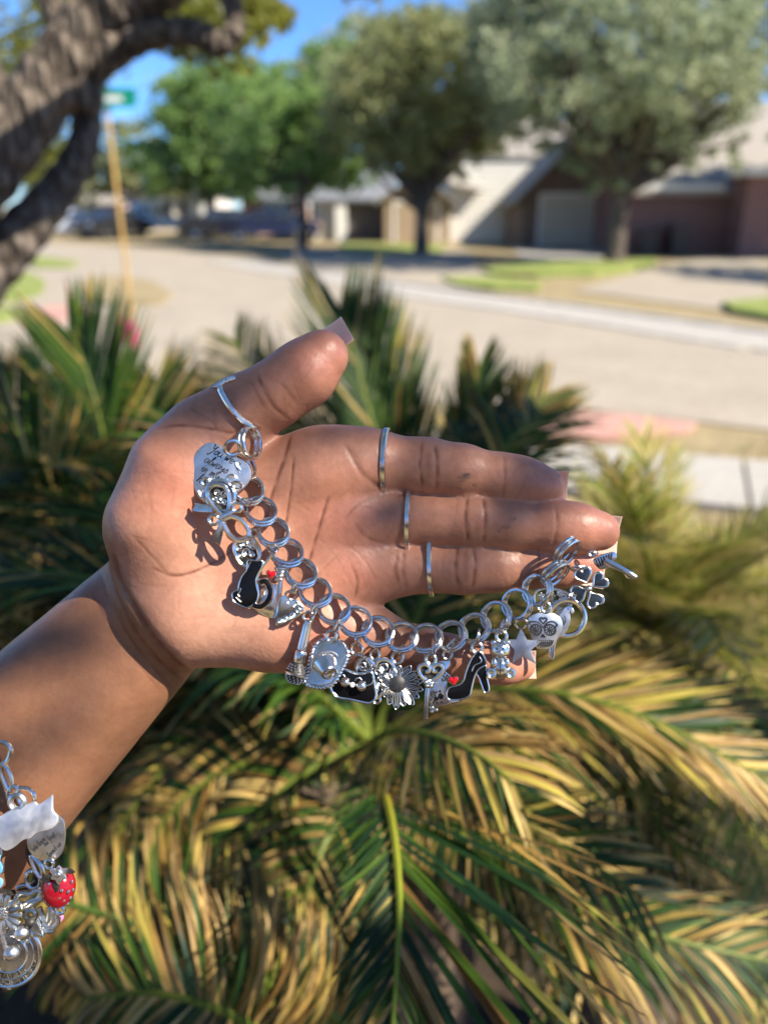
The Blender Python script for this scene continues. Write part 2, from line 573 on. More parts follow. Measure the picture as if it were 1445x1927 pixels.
# broken, uneven strength along the folds, and a net of fine hair lines
brk = .62 + .38 * np.sin(HC[:, 0] * .55 + 2.1 * np.sin(HC[:, 1] * .37)) * np.sin(HC[:, 1] * .61 + 1.7 * np.sin(HC[:, 0] * .29))
dark *= brk
rf = np.random.default_rng(31)
for i in range(110):
    if i < 75: x, y, a = rf.uniform(250, 700), rf.uniform(830, 1240), rf.choice([1.9, 1.2, .5, 2.4, .1]) + rf.normal(0, .25)
    elif i < 95:
        x = rf.uniform(720, 1100); y = rf.choice([880, 980, 1066]) + rf.uniform(-35, 35); a = 1.57 + rf.normal(0, .3)
    else: x, y, a = rf.uniform(400, 600), rf.uniform(690, 800), 1.0 + rf.normal(0, .4)
    l = rf.uniform(12, 45); c = rf.normal(0, 2.5)
    m_ = (abs(PX - x) < 70) & (abs(PY - y) < 70) & (front > .2)
    ii = np.where(m_)[0]
    if not len(ii): continue
    ux, uy = math.cos(a), math.sin(a)
    dx_, dy_ = PX[ii] - x, PY[ii] - y
    tt_ = (dx_ * ux + dy_ * uy) / l; nn2 = -dx_ * uy + dy_ * ux - c * tt_ ** 2
    g = np.exp(-(nn2 / 2.4) ** 2) * np.clip(1.2 - np.abs(tt_), 0, 1)
    depth[ii] += g * .09; dark[ii] = np.maximum(dark[ii], g * .09)
# slight unevenness of flesh
low = (np.sin(HC[:, 0] * .31 + 1.3 * np.sin(HC[:, 1] * .23)) * np.sin(HC[:, 1] * .27 + 1.1 * np.sin(HC[:, 2] * .3)))
HC += HN * (low * .07 - depth * .40)[:, None]
# finger-pad fullness handled by the field; write back in metres about the wrist
HORG = h(300, 1140, -6)
hme.vertices.foreach_set('co', ((HC - HORG) * .001).astype(np.float32).ravel())
# pigment: pale palm side, brown back and arm
alongarm = ((PX - 282) * -.69 + (PY - 1157) * .723)           # px past the wrist towards the elbow
# curved boundary that follows the first wrist fold
bx = np.clip((PY - 1038) / 228.0, 0, 1)
edge = 212 + 144 * bx ** 1.25
arm_f = np.clip(((edge - PX) * .8) / 26 + .35, 0, 1) * np.clip((PY - 985) / 60, 0, 1)
side = np.clip(1.0 - (HN[:, 2] + .12) / .40, 0, 1)
side = side * side * (3 - 2 * side)
tipped = np.zeros(nv)
for cx_, cy_, rr in ((1030, 915, 60), (1125, 1000, 65), (1090, 1062, 60), (975, 1252, 50), (605, 668, 70), (640, 990, 80), (420, 1190, 120), (560, 1200, 90), (660, 1080, 60), (330, 910, 60)):
    tipped = np.maximum(tipped, np.exp(-((PX - cx_) ** 2 + (PY - cy_) ** 2) / rr ** 2))
c_palm = np.array([.45, .212, .135]); c_rose = np.array([.50, .195, .13]); c_back = np.array([.225, .108, .062]); c_arm = np.array([.255, .122, .067])
c_fold = np.array([.16, .052, .026])
heel = np.exp(-((PX - 410) ** 2 + (PY - 1175) ** 2) / 150. ** 2)[:, None]
fing = np.clip((PX - 690) / 160, 0, 1) * .22
colr = c_palm[None] * (1 - tipped[:, None] * .75) + c_rose[None] * tipped[:, None] * .75
colr = colr * (1 - heel * .8) + np.array([.52, .295, .20]) * heel * .8
colr = colr * (1 - fing[:, None]) + np.array([.41, .188, .115]) * fing[:, None]
colr = colr * (1 - side[:, None] * .75) + c_back * side[:, None] * .75
colr = colr * (1 - arm_f[:, None]) + c_arm * arm_f[:, None]
mott = .5 + .5 * np.sin(HC[:, 0] * .9 + 2 * np.sin(HC[:, 1] * .6)) * np.sin(HC[:, 1] * .8 + 2 * np.sin(HC[:, 0] * .5))
colr = colr * (1 - .10 * mott)[:, None]
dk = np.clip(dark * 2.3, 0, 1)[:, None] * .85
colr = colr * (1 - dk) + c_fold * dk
# grey smudges on the index and middle finger
rs = np.random.default_rng(11)
for cx_, cy_, rx_, ry_, st in ((868, 900, 20, 8, .55), (876, 893, 9, 6, .6), (895, 915, 6, 4, .4), (1052, 893, 5, 7, .5), (952, 994, 12, 5, .35), (967, 976, 4, 4, .6), (938, 1000, 6, 4, .3)):
    for k in range(5):
        ox, oy = rs.normal(0, rx_ * .5), rs.normal(0, ry_ * .5)
        g = np.exp(-((PX - cx_ - ox) / (rx_ * .35)) ** 2 - ((PY - cy_ - oy) / (ry_ * .35)) ** 2) * st * front
        colr = colr * (1 - g[:, None]) + np.array([.05, .04, .04]) * g[:, None]
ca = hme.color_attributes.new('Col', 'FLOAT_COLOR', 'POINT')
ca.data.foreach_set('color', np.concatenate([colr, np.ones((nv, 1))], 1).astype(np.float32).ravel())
hme.polygons.foreach_set('use_smooth', [True] * len(hme.polygons))

SKIN, nt, b = mat_base('skin')
va = nt.nodes.new('ShaderNodeVertexColor'); va.layer_name = 'Col'
tc = nt.nodes.new('ShaderNodeTexCoord')
n1 = nt.nodes.new('ShaderNodeTexNoise'); n1.inputs['Scale'].default_value = 160; n1.inputs['Detail'].default_value = 6
mx = nt.nodes.new('ShaderNodeMixRGB'); mx.blend_type = 'MULTIPLY'; mx.inputs[0].default_value = .5
cr = nt.nodes.new('ShaderNodeValToRGB'); cr.color_ramp.elements[0].position = .3; cr.color_ramp.elements[1].position = .7
cr.color_ramp.elements[0].color = (.70, .60, .57, 1); cr.color_ramp.elements[1].color = (1.0, .98, .94, 1)
nt.links.new(tc.outputs['Object'], n1.inputs['Vector']); nt.links.new(n1.outputs['Fac'], cr.inputs[0])
nt.links.new(va.outputs[0], mx.inputs[1]); nt.links.new(cr.outputs[0], mx.inputs[2])
nt.links.new(mx.outputs[0], b.inputs['Base Color'])
b.inputs['Roughness'].default_value = .42
b.inputs['Specular IOR Level'].default_value = .45
b.inputs['Subsurface Weight'].default_value = .25
b.inputs['Subsurface Radius'].default_value = (1.0, .35, .2)
b.inputs['Subsurface Scale'].default_value = .0035
wv = nt.nodes.new('ShaderNodeTexWave'); wv.inputs['Scale'].default_value = 330; wv.inputs['Distortion'].default_value = 9; wv.inputs['Detail'].default_value = 2; wv.inputs['Detail Scale'].default_value = .35
wv.bands_direction = 'Y'
nt.links.new(tc.outputs['Object'], wv.inputs['Vector'])
vo = nt.nodes.new('ShaderNodeTexVoronoi'); vo.inputs['Scale'].default_value = 700
nt.links.new(tc.outputs['Object'], vo.inputs['Vector'])
ad = nt.nodes.new('ShaderNodeMath'); ad.operation = 'MULTIPLY_ADD'; ad.inputs[1].default_value = .3
ad.inputs[0].default_value = 0.0; nt.links.new(vo.outputs['Distance'], ad.inputs[2])
n3 = nt.nodes.new('ShaderNodeTexNoise'); n3.inputs['Scale'].default_value = 420; n3.inputs['Detail'].default_value = 5; n3.inputs['Roughness'].default_value = .65
nt.links.new(tc.outputs['Object'], n3.inputs['Vector'])
ad2 = nt.nodes.new('ShaderNodeMath'); ad2.operation = 'ADD'
nt.links.new(ad.outputs[0], ad2.inputs[0]); nt.links.new(n3.outputs['Fac'], ad2.inputs[1])
bump(nt, b, ad2.outputs[0], .24, .00025)
rm_ = nt.nodes.new('ShaderNodeMapRange'); rm_.inputs['To Min'].default_value = .30; rm_.inputs['To Max'].default_value = .58
nt.links.new(n3.outputs['Fac'], rm_.inputs['Value']); nt.links.new(rm_.outputs[0], b.inputs['Roughness'])
# the forearm goes on to the elbow beyond the picture
ext = MB()
ext.tube([h(-120 - 69 * i, 1570 + 72.3 * i, -5 + 2.2 * i) for i in range(12)], [35.6 + .9 * i for i in range(12)], 28, flat=.68)
bm = bmesh.new(); bm.from_mesh(hme)
cl_l = bm.verts.layers.float_color['Col']
nv_ = []
for v in ext.v:
    q = bm.verts.new((np.array(v) - HORG) * .001); q[cl_l] = (*(c_arm * .95), 1); nv_.append(q)
for f in ext.f:
    q = bm.faces.new([nv_[i] for i in f]); q.smooth = True
bm.to_mesh(hme); bm.free()
hme.materials.clear(); hme.materials.append(SKIN)
person = bpy.data.objects.new('person', hme)
COL.objects.link(person)
person.location = hw(HORG); person.rotation_euler = CAM_ROT
person['frame'] = 'H'; person['org'] = [float(v) for v in HORG]
tag(person, 'outstretched hand and bare forearm, open palm draped with a silver charm bracelet', 'person')

# nails: curved plates growing over the tips
NAIL = plain('pink nail polish', (.86, .46, .37), (.88, .50, .42), .25, 90)
NAIL.node_tree.nodes['Principled BSDF'].inputs['Subsurface Weight'].default_value = .6
NAIL.node_tree.nodes['Principled BSDF'].inputs['Subsurface Radius'].default_value = (1.0, .5, .4)
NAIL.node_tree.nodes['Principled BSDF'].inputs['Subsurface Scale'].default_value = .004
NAIL.node_tree.nodes['Principled BSDF'].inputs['Specular IOR Level'].default_value = .25
def nail(base, tip, half, zb, curve, roll=0.0, thick=.7, back=None):
    """plate from pixel base to pixel tip, half width mm, lying at depth zb mm behind; roll turns it about its length"""
    a = h(base[0], base[1], zb[0]); c = h(tip[0], tip[1], zb[1])
    t = (c - a); L = np.linalg.norm(t); t /= L
    n0 = np.array([0, 0, -1.0]); n0 = n0 - t * (n0 @ t); n0 /= np.linalg.norm(n0)
    s0 = np.cross(t, n0)
    n = n0 * math.cos(roll) + s0 * math.sin(roll); s = np.cross(t, n)
    m = MB()
    U, Vn = 7, 9
    vs = []
    for lay in (0, 1):
        for i in range(U):
            u = i / (U - 1)
            for j in range(Vn):
                v = j / (Vn - 1) * 2 - 1
                w = half * (1.0 - .06 * (1 - u)) * (.86 if (u == 0 and abs(v) > .8) else 1)
                drop = curve * (1 - v * v) + .8 * math.sin(u * math.pi * .8)
                vs.append(a + t * L * u + s * v * w + n * (drop + thick * lay))
    fs = []
    N = U * Vn
    for i in range(U - 1):
        for j in range(Vn - 1):
            q = (i*Vn+j, i*Vn+j+1, (i+1)*Vn+j+1, (i+1)*Vn+j)
            fs.append(q); fs.append(tuple(k + N for k in reversed(q)))
    ring = [j for j in range(Vn)] + [i*Vn+Vn-1 for i in range(1, U)] + [(U-1)*Vn+j for j in reversed(range(Vn-1))] + [i*Vn for i in reversed(range(1, U-1))]
    for k in range(len(ring)):
        p, q = ring[k], ring[(k+1) % len(ring)]
        fs.append((q, p, p + N, q + N))
    m.add(vs, fs)
    return m.build('nail', NAIL, person, sharp=50)
nail((1000, 919), (1069, 923), 7.0, (-5.0, -3.6), 2.2)
nail((1098, 1000), (1166, 1010), 7.2, (-2.6, -1.8), 2.2)
nail((1075, 1066), (1140, 1076), 6.4, (-8.6, -7.6), 2.0)
nail((955, 1252), (1009, 1252), 5.0, (-4.5, -4.0), 1.6)
nail((588, 654), (652, 614), 7.6, (1.5, 3.0), 2.4, roll=-.75)
# ------------------------------------------------------------------ the ground
def sheet(name, pts, z, mat, kind='structure', thick=.0):
    """level sheet from world xy points"""
    m = MB()
    n = len(pts)
    if thick:
        m.add([(x, y, z) for x, y in pts] + [(x, y, z - thick) for x, y in pts],
              [tuple(range(n)), tuple(reversed(range(n, 2*n)))] + [(i, n+i, n+(i+1) % n, (i+1) % n) for i in range(n)])
    else:
        m.add([(x, y, z) for x, y in pts], [tuple(range(n))])
    v = m.v
    ar = sum(v[i][0]*v[(i+1) % n][1] - v[(i+1) % n][0]*v[i][1] for i in range(n))
    if ar < 0: m.f = [tuple(reversed(f)) for f in m.f]
    o = m.build(name, mat, frame='W', smooth=False)
    return tag(o, kind=kind)

def gp(*pts):
    return [tuple(gr(x, y)[:2]) for x, y in pts]

def earth(name, cols, scale, bmp=.5, rough=.95):
    m, nt, b = mat_base(name)
    tc = nt.nodes.new('ShaderNodeTexCoord')
    a = nt.nodes.new('ShaderNodeTexNoise'); a.inputs['Scale'].default_value = scale; a.inputs['Detail'].default_value = 8; a.inputs['Roughness'].default_value = .7
    c = nt.nodes.new('ShaderNodeTexNoise'); c.inputs['Scale'].default_value = scale * 9; c.inputs['Detail'].default_value = 6
    nt.links.new(tc.outputs['Object'], a.inputs[0]); nt.links.new(tc.outputs['Object'], c.inputs[0])
    ad = nt.nodes.new('ShaderNodeMath'); ad.operation = 'ADD'
    nt.links.new(a.outputs['Fac'], ad.inputs[0]); nt.links.new(c.outputs['Fac'], ad.inputs[1])
    ml = nt.nodes.new('ShaderNodeMath'); ml.operation = 'MULTIPLY'; ml.inputs[1].default_value = .5
    nt.links.new(ad.outputs[0], ml.inputs[0])
    cr = nt.nodes.new('ShaderNodeValToRGB')
    while len(cr.color_ramp.elements) < len(cols): cr.color_ramp.elements.new(.5)
    for i, e in enumerate(cr.color_ramp.elements):
        e.position = .34 + .32 * i / (len(cols) - 1); e.color = (*cols[i], 1)
    nt.links.new(ml.outputs[0], cr.inputs[0]); nt.links.new(cr.outputs[0], b.inputs['Base Color'])
    b.inputs['Roughness'].default_value = rough
    b.inputs['Specular IOR Level'].default_value = .2
    bump(nt, b, ml.outputs[0], bmp, .02)
    return m

ASPHALT = earth('worn tan asphalt', [(.26, .222, .17), (.32, .277, .215), (.375, .33, .258)], 1.3, .25)
CONCRETE = earth('pale concrete', [(.30, .275, .24), (.36, .335, .295), (.41, .385, .345)], 2.0, .2)
DRY_LAWN = earth('dry winter lawn soil', [(.16, .13, .065), (.28, .22, .12), (.36, .29, .17)], 1.6, .6)
TURF = earth('green lawn', [(.10, .15, .03), (.20, .24, .06), (.31, .30, .11)], 1.2, .6)
RED_PAD = earth('red warning paving', [(.40, .20, .16), (.44, .25, .20), (.46, .31, .26)], 6, .3)
MULCH = earth('dark mulch', [(.015, .011, .007), (.04, .028, .018), (.085, .06, .035)], 9, .9)

sheet('ground', [(-400, -60), (400, -60), (400, 700), (-400, 700)], 0.0, DRY_LAWN)
# main street: a band that runs from the lower right to the far left, widening at the crossing
road = [(40, -9.5)] + gp((1445, 812), (1250, 788), (1090, 772), (700, 755)) + [(-4.5, 7.6), (-12, 6.6), (-60, 3)] + \
       [(-60, 12)] + gp((0, 606), (60, 602), (190, 598), (320, 585), (345, 560), (300, 528), (150, 500), (60, 483)) + \
       [(-30, 42), (-40, 60), (-34, 60)] + gp((110, 458), (330, 472), (480, 487), (600, 512), (800, 552), (1000, 577), (1445, 642)) + [(40, -2.0)]
sheet('road', road, .012, ASPHALT)
# far gutter of poured concrete: segments with open joints
g0 = [gr(x, y)[:2] for x, y in ((420, 493), (600, 522), (800, 556), (1000, 583), (1445, 650))]
gl = catmull(g0, 6)
gl = [np.array(p) for p in gl] + [np.array([8.5, 6.2]), np.array([16, 1.0])]
gutter = thing('gutter', None, None, (0, 0, 0), 'W'); tag(gutter, kind='structure')
for i in range(len(gl) - 1):
    a, c = gl[i], gl[i + 1]
    t = (c - a) / np.linalg.norm(c - a); n = np.array([-t[1], t[0]])
    if n[1] < 0: n = -n
    a2, c2 = a + t * .02, c - t * .02
    m = MB()
    q = [a2 - n * .55, c2 - n * .55, c2 + n * .75, a2 + n * .75]
    m.add([(p[0], p[1], .03) for p in q] + [(p[0], p[1], -.02) for p in q], [(0, 1, 2, 3), (0, 4, 5, 1), (1, 5, 6, 2), (2, 6, 7, 3), (3, 7, 4, 0)])
    m.build('gutter_slab', CONCRETE, gutter, smooth=False)
    q = [a2 + n * .752, c2 + n * .752, c2 + n * .9, a2 + n * .9]
    m = MB(); m.add([(p[0], p[1], .06) for p in q] + [(p[0], p[1], -.02) for p in q], [(0, 1, 2, 3), (0, 4, 5, 1), (1, 5, 6, 2), (2, 6, 7, 3), (3, 7, 4, 0)])
    m.build('kerb_stone', CONCRETE, gutter, smooth=False)
# far side: drives and lawns
sheet('driveway', gp((640, 515), (860, 545), (1000, 548), (900, 505), (880, 470), (700, 468), (560, 470), (520, 485)), .02, ASPHALT)
sheet('driveway', gp((1080, 548), (1445, 596), (1445, 488), (1330, 486), (1240, 500), (1180, 520)), .02, ASPHALT)
sheet('driveway', gp((960, 466), (1150, 466), (1130, 488), (1000, 500)), .016, CONCRETE)
sheet('lawn', gp((905, 512), (1000, 498), (1100, 494), (1235, 492), (1225, 505), (1120, 521), (1010, 523), (930, 520)), .10, TURF, thick=.1)
sheet('lawn', gp((830, 526), (930, 526), (1020, 537), (1010, 549), (930, 548), (860, 540)), .08, TURF, thick=.1)
sheet('lawn', gp((1358, 577), (1445, 570), (1520, 580), (1520, 618), (1445, 604), (1380, 592)), .10, TURF, thick=.1)
sheet('lawn', gp((640, 458), (840, 462), (830, 474), (700, 478), (640, 472)), .05, TURF, thick=.06)
# left side: corner lawns between walks
sheet('pavement', [(-30, 8)] + gp((0, 622), (200, 605), (330, 582), (350, 556), (300, 522), (150, 495), (60, 480)) + [(-30, 36)], .018, ASPHALT)
sheet('lawn', gp((-60, 500), (0, 512), (60, 518), (86, 535), (78, 556), (30, 570), (-60, 580)), .07, TURF, thick=.06)
sheet('lawn', gp((158, 530), (215, 522), (290, 535), (325, 558), (300, 576), (235, 580), (170, 572), (150, 550)), .07, DRY_LAWN, thick=.06)
sheet('lawn', gp((30, 490), (80, 486), (150, 496), (130, 506), (70, 506)), .07, TURF, thick=.06)
sheet('lawn', gp((-60, 586), (0, 582), (45, 588), (40, 604), (0, 610), (-60, 616)), .07, TURF, thick=.06)
sheet('ramp_paving', gp((62, 584), (120, 578), (175, 584), (180, 598), (110, 606), (60, 600)), .05, RED_PAD, thick=.04)
sheet('ramp_paving', gp((1000, 800), (1065, 784), (1180, 790), (1310, 806), (1290, 820), (1180, 832), (1060, 838), (1000, 824)), .05, RED_PAD, thick=.04)
# near verge and footpath in slabs
walk = thing('footpath', None, None, (0, 0, 0), 'W'); tag(walk, kind='structure')
wa, wb = gr(1130, 862)[:2], gr(1445, 892)[:2]; wc, wd = gr(1330, 940)[:2], gr(1445, 956)[:2]
wdir = (np.array(wb) - np.array(wa)); wdir /= np.linalg.norm(wdir); wn_ = np.array([-wdir[1], wdir[0]])
if wn_[1] < 0: wn_ = -wn_
w0 = np.array(gr(1402, 915)[:2])
for i in range(-2, 8):
    a = w0 + wdir * (i * 1.25 + .012); c = w0 + wdir * ((i + 1) * 1.25 - .012)
    q = [a - wn_ * .55, c - wn_ * .55, c + wn_ * .45, a + wn_ * .45]
    m = MB(); m.add([(p[0], p[1], .05) for p in q] + [(p[0], p[1], -.03) for p in q], [(0, 1, 2, 3), (0, 4, 5, 1), (1, 5, 6, 2), (2, 6, 7, 3), (3, 7, 4, 0)])
    m.build('slab', CONCRETE, walk, smooth=False)
sheet('flower_bed', [(-6, -2), (2.2, -2), (2.6, 1.5), (1.9, 2.9), (.6, 3.9), (-1.2, 4.5), (-4, 4.6), (-6, 4)], .03, MULCH)

# straw-coloured grass of the near verge: uncountable blades
rg = np.random.default_rng(3)
m = MB(); cols = []
for i in range(9000):
    x = rg.uniform(.3, 5.0); y = rg.uniform(2.6, 6.6)
    if abs((np.array([x, y]) - w0) @ wn_ + .05) < .55: continue
    if np.hypot((x - 2.0) / 1.0, (y - 6.1) / .45) < 1: continue
    if (np.array([x, y]) - w0) @ wn_ > 1.35: continue
    a = rg.uniform(0, 6.28); l = rg.uniform(.03, .075); wv_ = .004
    dx, dy = math.cos(a), math.sin(a); ln = rg.uniform(.2, .9)
    m.add([(x - dy*wv_, y + dx*wv_, .003), (x + dy*wv_, y - dx*wv_, .003), (x + dx*l*ln, y + dy*l*ln, l)], [(0, 1, 2)])
    g = rg.uniform()
    c = (.42, .33, .17) if g < .65 else (.22, .24, .07)
    cols += [(*c, 1)] * 3
GRASS_M, nt, b = mat_base('verge grass blades')
va = nt.nodes.new('ShaderNodeVertexColor'); va.layer_name = 'Col'
nt.links.new(va.outputs[0], b.inputs['Base Color']); b.inputs['Roughness'].default_value = .7
tag(m.build('verge_grass', GRASS_M, frame='W', colors=cols), 'dry straw-coloured grass of the verge beside the concrete footpath', 'grass', kind='stuff')

# an unseen house for dark reflections is added behind the viewer further down
# ------------------------------------------------------------------ sago palms
LEAF, nt, b = mat_base('sago leaflet')
va = nt.nodes.new('ShaderNodeVertexColor'); va.layer_name = 'Col'
nt.links.new(va.outputs[0], b.inputs['Base Color'])
b.inputs['Roughness'].default_value = .48
b.inputs['Specular IOR Level'].default_value = .25
tr = nt.nodes.new('ShaderNodeBsdfTranslucent')
nt.links.new(va.outputs[0], tr.inputs['Color'])
ms = nt.nodes.new('ShaderNodeMixShader'); ms.inputs[0].default_value = .32
nt.links.new(b.outputs[0], ms.inputs[1]); nt.links.new(tr.outputs[0], ms.inputs[2])
nt.links.new(ms.outputs[0], nt.nodes['Material Output'].inputs[0])

GREENS = [(.016, .046, .009), (.034, .080, .012), (.011, .036, .013), (.062, .115, .012)]
TANS = [(.54, .35, .09), (.66, .47, .16), (.50, .40, .08), (.32, .19, .055), (.54, .36, .12), (.42, .28, .11), (.20, .11, .03), (.15, .09, .028), (.30, .22, .05)]
LIME = (.16, .23, .03)
rp = random.Random(21)
nrp = np.random.default_rng(8)

def unit(v): return v / (np.linalg.norm(v) + 1e-12)

def rows(v): return v / (np.linalg.norm(v, axis=1)[:, None] + 1e-12)

SEG = 6
LFACES = [f for i in range(SEG) for f in ((i*3, i*3+1, i*3+4, i*3+3), (i*3+1, i*3+2, i*3+5, i*3+4))]

def leaflets_np(p, d, n, L, w, droop, curl, green, tip, tipf, rg):
    """stiff folded leaflets, all at once: arrays (N,3) / (N,). returns verts (N, V, 3), colours (N, V, 4)"""
    N = len(p); q = p.copy(); dd = rows(d); step = (L / SEG)[:, None]
    VS, CS = [], []
    for i in range(SEG + 1):
        t = i / SEG
        ww = (w * (.55 + 1.2 * t if t < .35 else .97 * (1 - ((t - .35) / .65) ** 2.2)) + .0002)[:, None]
        sd = rows(np.cross(dd, n)); up = rows(np.cross(sd, dd))
        f = np.where(tipf > 0, np.clip((t - (1 - tipf)) / .18, 0, 1), 0)[:, None]
        c = (green * (1 - f) + tip * f) * rg.uniform(.8, 1.15, (N, 1))
        c = np.concatenate([c, np.ones((N, 1))], 1)
        VS += [q - sd * ww, q - up * ww * .35, q + sd * ww]; CS += [c, c, c]
        k = 2.0 / SEG * (.4 + 1.2 * t)
        dd = rows(dd + np.array([0, 0, -1.0]) * droop[:, None] * k + n * curl[:, None] * k)
        q = q + dd * step
    return np.stack(VS, 1), np.stack(CS, 1)

def frond(palm, ctrl, L=.14, nlf=70, w=.0021, dry=.3, tipdry=.3, droop=.25, fwd=.55, lift=.25, normal=(0, 0, 1), single=False, seed=0,
          green=None, tan=None, rach=(.16, .20, .03), rr=.0042, sides=(1, -1), t0=.06, prof=None, curl=0.0, jit=.10, dens=2.0):
    """feather leaf along world control points; leaflets both sides. single: every leaflet its own object"""
    rg = np.random.default_rng(seed * 7 + 1)
    P = np.array(catmull([np.asarray(c, float) for c in ctrl], 10))
    seg = np.linalg.norm(np.diff(P, axis=0), axis=1); cum = np.concatenate([[0], np.cumsum(seg)]); tot = cum[-1]
    def pts_at(s): return np.stack([np.interp(np.clip(s, 0, 1) * tot, cum, P[:, k]) for k in range(3)], 1)
    m = MB()
    rs_ = np.linspace(0, 1, 16)
    m.tube(list(pts_at(rs_)), [rr * (1.15 - .85 * s) for s in rs_], 6)
    lo = rach if isinstance(rach[0], tuple) else (rach, rach)
    cc = []
    for s in rs_: cc += [(*(np.array(lo[0]) * (1 - s) + np.array(lo[1]) * s), 1)] * 6
    fr = m.build('frond', LEAF, palm, colors=cc)
    nrm = unit(np.asarray(normal, float))
    k = int(nlf * (1.0 if single else dens))
    s1 = t0 + (1 - t0) * (np.arange(k) + .5) / k
    s = np.repeat(s1, len(sides)); sd = np.tile(np.array(sides, float), k)
    s = np.clip(s + rg.normal(0, .3 / k, len(s)), 0, 1)
    N = len(s)
    x = pts_at(s); t = rows(pts_at(s + .02) - pts_at(s - .02))
    n = rows(nrm[None] - t * (t @ nrm)[:, None])
    pr = np.sin(np.pi * np.minimum(.12 + .80 * s, 1)) ** .6 if prof is None else np.array([prof(v) for v in s])
    side = np.cross(t, n) * sd[:, None]
    d = rows(side + t * (fwd * (.75 + .9 * s))[:, None] + n * lift + rg.normal(0, jit, (N, 3)))
    G = np.array(green or GREENS)[rg.integers(0, len(green or GREENS), N)]; T = np.array(tan or TANS)[rg.integers(0, len(tan or TANS), N)]
    dead = (rg.uniform(size=N) < dry)[:, None]
    tf = np.where(rg.uniform(size=N) < tipdry, rg.uniform(.1, .6, N), 0)
    V, C = leaflets_np(x, d, n, L * pr * rg.uniform(.85, 1.08, N), w * rg.uniform(.8, 1.15, N), droop * rg.uniform(.6, 1.5, N), curl + rg.normal(0, .12, N), np.where(dead, T, G), T, tf, rg)
    if single:
        for i in range(N):
            mb_ = MB(); mb_.v = [tuple(v) for v in V[i]]; mb_.f = LFACES
            mb_.build('leaflet', LEAF, fr, colors=C[i])
    else:
        nv_ = V.shape[1]; F = np.array(LFACES)
        org = np.array(fr['org'])
        me = np_mesh('leaflets', V.reshape(-1, 3) - org, (F[None] + (np.arange(N) * nv_)[:, None, None]).reshape(-1, 4))
        ca = me.color_attributes.new('Col', 'FLOAT_COLOR', 'POINT'); ca.data.foreach_set('color', C.astype(np.float32).ravel())
        me.polygons.foreach_set('use_smooth', [True] * len(me.polygons)); me.materials.append(LEAF)
        o = bpy.data.objects.new('leaflets', me); COL.objects.link(o); o.parent = fr; tag(o, kind='stuff')
    return fr

def sago(name_label, crown, rad=.09, dens=10):
    """trunk and crown boss; fronds are added after"""
    p = thing('sago_palm', name_label, 'palm', (crown[0], crown[1], 0.03), 'W', 'sago palms in the flower bed')
    m = MB()
    prof = []
    zt = crown[2] - .03
    for i in range(14):
        t = i / 13
        prof.append((zt * t, rad * (1.25 - .3 * t) * (1 + .10 * (i % 2))))
    m.lathe((crown[0], crown[1], .03), (0, 0, 1), prof, 14)
    m.build('trunk', BARK_S, p)
    return p
BARK_S = plain('shaggy palm trunk', (.06, .04, .025), (.15, .10, .06), .9, 60, bmp=.8, bdist=.02)

def arch(crown, az, el, length, sag, seed):
    """control points of a frond leaving the crown at azimuth az, elevation el (deg), bending down by sag"""
    c = np.asarray(crown, float)
    d = np.array([math.cos(R(az)) * math.cos(R(el)), math.sin(R(az)) * math.cos(R(el)), math.sin(R(el))])
    pts = [c]
    for i in range(1, 6):
        t = i / 5
        pts.append(c + d * length * t + np.array([0, 0, -sag * length * t * t]))
    return pts

def clear_of_lens(pts, reach=.10):
    for p in pts:
        q = np.asarray(p) - EYE
        dep = q @ FWD
        if dep < .02: 
            if np.linalg.norm(q) < .5: return False
            continue
        u = abs(q @ RIGHT) / max(dep, .05); v = abs(q @ UP) / max(dep, .05)
        if dep < .50 and u < .47 + reach / max(dep, .1) and v < .62 + reach / max(dep, .1): return False
    return True

def pix(p):
    q = np.asarray(p) - EYE; d = max(q @ FWD, 1e-3)
    return CX + FPX * (q @ RIGHT) / d, CY - FPX * (q @ UP) / d
def spills(pts):
    """reaches over the open verge and footpath at the right"""
    return any(1040 < x < 1700 and y < 1180 for x, y in (pix(p) for p in pts[2:]))

# --- the palm straight behind the hand
CA = at(700, 1400, .80)
palmA = sago('sago palm with half-dry golden fronds right behind and below the hand', CA)
# long sharp leaf hanging towards the viewer
frond(palmA, [at(705, 1440, .66), at(722, 1490, .56), at(740, 1560, .50), at(752, 1680, .46), at(748, 1800, .43), at(735, 1990, .41)], L=.125, nlf=44, w=.0023, dry=.22, tipdry=.75, droop=.05, fwd=1.05, lift=.10,
      normal=at(1000, 1300, .2) - at(740, 1700, .45), single=True, seed=1, rach=((.42, .30, .02), (.20, .30, .03)), rr=.0035, t0=.04, sides=(-1,), prof=lambda s: .55 + .9 * math.sin(math.pi * min(.1 + .75 * s, 1)), curl=-.12, jit=.06)
frond(palmA, [at(705, 1440, .66), at(722, 1490, .56), at(740, 1560, .502), at(752, 1680, .462), at(748, 1800, .432), at(735, 1990, .412)], L=.06, nlf=58, w=.0017, dry=.02, tipdry=.15, droop=.15, fwd=.9, lift=-.3,
      normal=at(1000, 1300, .2) - at(740, 1700, .45), single=True, seed=2, rach=((.42, .30, .02), (.20, .30, .03)), rr=.003, t0=.06, sides=(1,), jit=.12)
